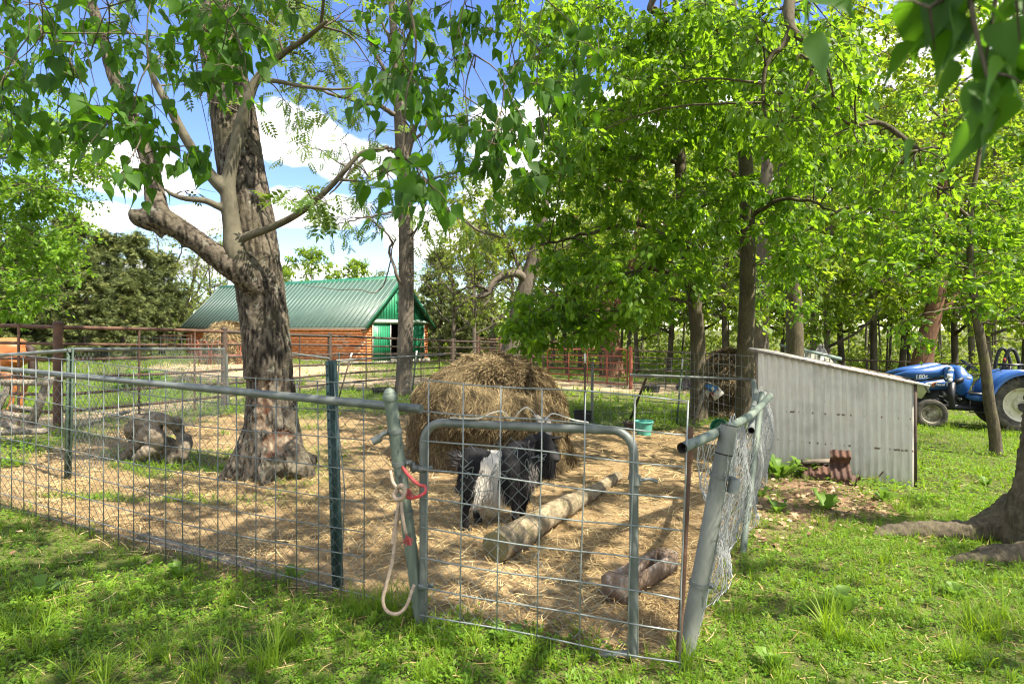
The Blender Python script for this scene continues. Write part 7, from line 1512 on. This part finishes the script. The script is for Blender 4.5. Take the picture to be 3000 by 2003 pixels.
def proto_leafy(name, label, base, seed, lm, nl, size, group, h=10., w_=2.6, low=2.2, n=75, bare=0.):
    t_ = Tree(name, label, base, b_far, lm, KITE, group, seed=seed, droop=.4); b = Vector(base); r_ = t_.r
    t_.limb([b-Vector((0, 0, .3)), b+Vector((r_.uniform(-.2, .2), 0, h*.3)), b+Vector((r_.uniform(-.4, .4), 0, h*.6)), b+Vector((r_.uniform(-.4, .4), 0, h*.95))], [.14, .11, .08, .025], 9)
    for k in range(9): a = k*2.4; z = low*.8+(h*.6-low*.5)*k/9; p = b+Vector((0, 0, z)); t_.limb([p, p+Vector((math.cos(a)*w_*.5, math.sin(a)*w_*.5, .6)), p+Vector((math.cos(a)*w_*.9, math.sin(a)*w_*.9, 1.5))], [.07, .05, .02], 6)
    for k in range(n):
        u = r_.random()**.8; z = low+(h-low)*u; rad = w_*math.sin(math.pi*(.16+.8*u))**.7*(.35+.65*r_.random()); a = r_.random()*6.283; t_.cluster(b+Vector((rad*math.cos(a), rad*math.sin(a), z)), .75, nl, size, ntw=7, twig=.012, bare=bare, sides=3)
    return t_
CG = 'dark cedars behind the horse paddock'; CL = 'dark bushy cedar tree in the row behind the horse paddock'
CLS = ['dark cedar second from the left edge, half behind the maple', 'dark cedar just right of the tallest cedar', 'dark cedar behind the thin budding tree, nearer the barn', 'dark cedar showing behind the tallest one', 'dark cedar at the very left edge below the maple boughs', 'dark cedar beyond the left edge behind the horse', 'dark cedar closest to the barn corner', 'low rounded cedar in front of the tallest cedar', 'low rounded cedar in front of the cedar row towards the barn']
ced = proto_cedar('cedar_tree', 'largest dark cedar, its pointed crown rising beside the bright maple', GD(205, 33), 3, CG).finish(); ced.scale = (1.15, 1.15, .98)
for i, (px, d, sc) in enumerate([(80, 36, (1.3, 1.3, .95)), (310, 37, (1.2, 1.2, .95)), (395, 40, (1.15, 1.15, 1.0)), (150, 41, (1.2, 1.2, 1.)), (0, 33, (1.2, 1.2, .8)), (-90, 36, (1.3, 1.3, .9)), (475, 43, (1.1, 1.1, .9)), (255, 30, (.8, .8, .55)), (360, 33, (.8, .8, .55))]): copy_tree(ced, GD(px, d), i*1.3, sc, CLS[i], CG)
for i, (px, d, sc, lb) in enumerate([(1290, 47, (1.05, 1.05, 1.05), 'green cedar standing just right of the barn gable'), (1345, 44, (.7, .7, .6), 'small cedar right of the barn, lower than its neighbour'), (1390, 52, (1., 1., .95), 'cedar farther back between barn and leaning tree')]): copy_tree(ced, GD(px, d), 2+i*1.1, sc, lb, 'cedars beside the barn')
lf1 = proto_leafy('broadleaf_tree', 'bright green leafy tree rising directly behind the barn roof', GD(905, 58), 5, l_bright, 60, .26, 'trees behind the barn', h=9.5, w_=3.6, low=2., n=85).finish()
copy_tree(lf1, GD(1040, 60), 1.2, (.95, .95, .92), 'second bright green tree behind the barn, nearer its gable', 'trees behind the barn'); copy_tree(lf1, GD(800, 62), 2.2, (.95, .95, .88), 'green tree behind the barn roof left of the slender trunk', 'trees behind the barn')
AIL = ['on the barn side, above the hay bale top', 'behind the far corral posts, left of the leaning trunk', 'right behind the leaning trunk', 'between leaning trunk and the broken red trunk', 'just left of the broken red trunk', 'behind the broken red trunk', 'behind the left end of the barn roof', 'over the middle of the barn roof', 'over the left tip of the barn', 'right of the barn gable, far back', 'above the barn gable peak', 'far behind the barn roof end', 'left of the barn behind the budding tree']
ai = proto_leafy('airy_young_tree', 'airy yellow-green young tree closest to the cedars beside the barn', GD(1330, 36), 9, l_yell, 26, .20, 'young trees beyond the corral', h=8.5, w_=2.2, low=2.4, n=70, bare=.25).finish()
for i, (px, d, sc) in enumerate([(1390, 34, .95), (1440, 40, 1.), (1500, 36, .95), (1560, 42, 1.1), (1620, 37, 1.), (1700, 40, 1.1), (620, 48, .95), (690, 55, .9), (560, 52, .95), (1270, 56, 1.), (1190, 60, 1.), (1120, 66, 1.), (480, 50, .85)]): copy_tree(ai, GD(px, d), i*2.1, sc, 'airy yellow-green young tree '+AIL[i], 'young trees beyond the corral')
WDL = ['just left of the broken red trunk', 'right of the broken red trunk, far back', 'above the red gate post', 'behind the low drooping boughs', 'between the drooping tree and the straight trunk', 'right of the straight trunk behind the shed', 'over the pale far shed', 'right of the pale far shed', 'over the slope of the metal shed roof', 'between shed and tractor loader', 'behind the tractor hood', 'over the tractor seat', 'behind the slim leaning tree', 'at the right edge beyond the tractor', 'beside the field fence, low and near', 'far back over the tractor', 'far back behind the straight trunk', 'far back over the red gate', 'at the far right edge, near the roll bar']
wd = proto_leafy('woodland_tree', 'sunlit woodland tree right behind the red pipe gate', GD(1870, 34), 14, l_bright, 62, .24, 'trees of the wood behind the right-hand paddock', h=11, w_=3.0, low=2.3, n=100).finish()
for i, (px, d, sc) in enumerate([(1660, 44, 1.3), (1760, 50, 1.5), (1960, 38, 1.35), (2050, 46, 1.5), (2130, 33, 1.3), (2290, 38, 1.5), (2380, 32, 1.4), (2470, 42, 1.6), (2560, 36, 1.5), (2640, 46, 1.7), (2800, 40, 1.6), (2900, 34, 1.5), (3000, 42, 1.7), (3100, 35, 1.5), (2430, 26, 1.0), (2850, 52, 1.9), (2200, 52, 1.8), (1840, 56, 1.7), (3060, 28, 1.2)]): copy_tree(wd, GD(px, d), i*1.7, sc, 'sunlit woodland tree '+WDL[i], 'trees of the wood behind the right-hand paddock')
# the wood's far mass and its thin stems
N_ = 26000; x = rng.uniform(-75, 75, N_); y = rng.uniform(62, 82, N_); hmax = np.where(x > 5, 15., 7.0+1.6*vnoise2(x, y, .12, 3)); u = rng.random(N_); z = gz(x, y)+.1+hmax*u*(.75+.25*vnoise2(x, y, .25, 8))
V, F, T = inst(*KITE, np.c_[x, y, z], frames(rand_unit(N_)+np.array([0, 0, -.4]), rand_unit(N_)+np.array([0, -.6, .8])), rng.uniform(.5, .95, N_), np.clip(.4+.3*rng.normal(size=N_)+.25*vnoise2(x, z, .3, 5), 0, 1)); tag(obj('woodland', V, F, l_yell, None, dict(tint=T)), 'far mass of young green woodland closing the view', 'woodland', kind='stuff')
mb = MB(); rr = random.Random(12)
for k in range(90): x_ = rr.uniform(-50, 60); y_ = rr.uniform(40, 64) if x_ > -4 else rr.uniform(58, 70); g_ = zg(x_, y_); h_ = rr.uniform(6, 10) if x_ > -4 else rr.uniform(4, 6.5); r0 = rr.uniform(.05, .15); mb.tube([(x_, y_, g_-.2), (x_+rr.uniform(-.3, .3), y_, g_+h_*.5), (x_+rr.uniform(-.8, .8), y_, g_+h_)], [r0, r0*.8, r0*.3], 6, cap=False)
tag(obj('woodland_stems', mb.V, mb.F, b_far, None, smooth=True), 'thin grey stems crowding the far wood', 'woodland', kind='stuff')
# low undergrowth along the wood edge
N_ = 16000; x = rng.uniform(-34, 45, N_); y = rng.uniform(44, 60, N_)+np.where(x < -4, 4, 0); z = gz(x, y)+rng.random(N_)**1.5*(.5+.7*np.abs(vnoise2(x, y, .4, 2)))
V, F, T = inst(*KITE, np.c_[x, y, z], frames(rand_unit(N_)+np.array([0, 0, .5]), rand_unit(N_)+np.array([0, 0, .8])), rng.uniform(.16, .34, N_)); tag(obj('undergrowth', V, F, l_bright, None, dict(tint=T)), 'low green undergrowth along the edge of the wood', 'undergrowth', kind='stuff')
# shrubs closing the wood edge, sunlight put into their brighter leaf colour
N_ = 15000; x = rng.uniform(-6, 52, N_); y = rng.uniform(46, 62, N_); hm = 1.2+2.2*np.clip(vnoise2(x, y, .35, 31), -.3, 1); z = gz(x, y)+rng.random(N_)*hm
V, F, T = inst(*KITE, np.c_[x, y, z], frames(rand_unit(N_)+np.array([0, 0, -.2]), rand_unit(N_)+np.array([0, -.2, .8])), rng.uniform(.2, .42, N_)); tag(obj('shrub_layer', V, F, l_yell, None, dict(tint=T)), 'sun-toned shrubs along the edge of the right-hand wood', 'shrubs', kind='stuff')
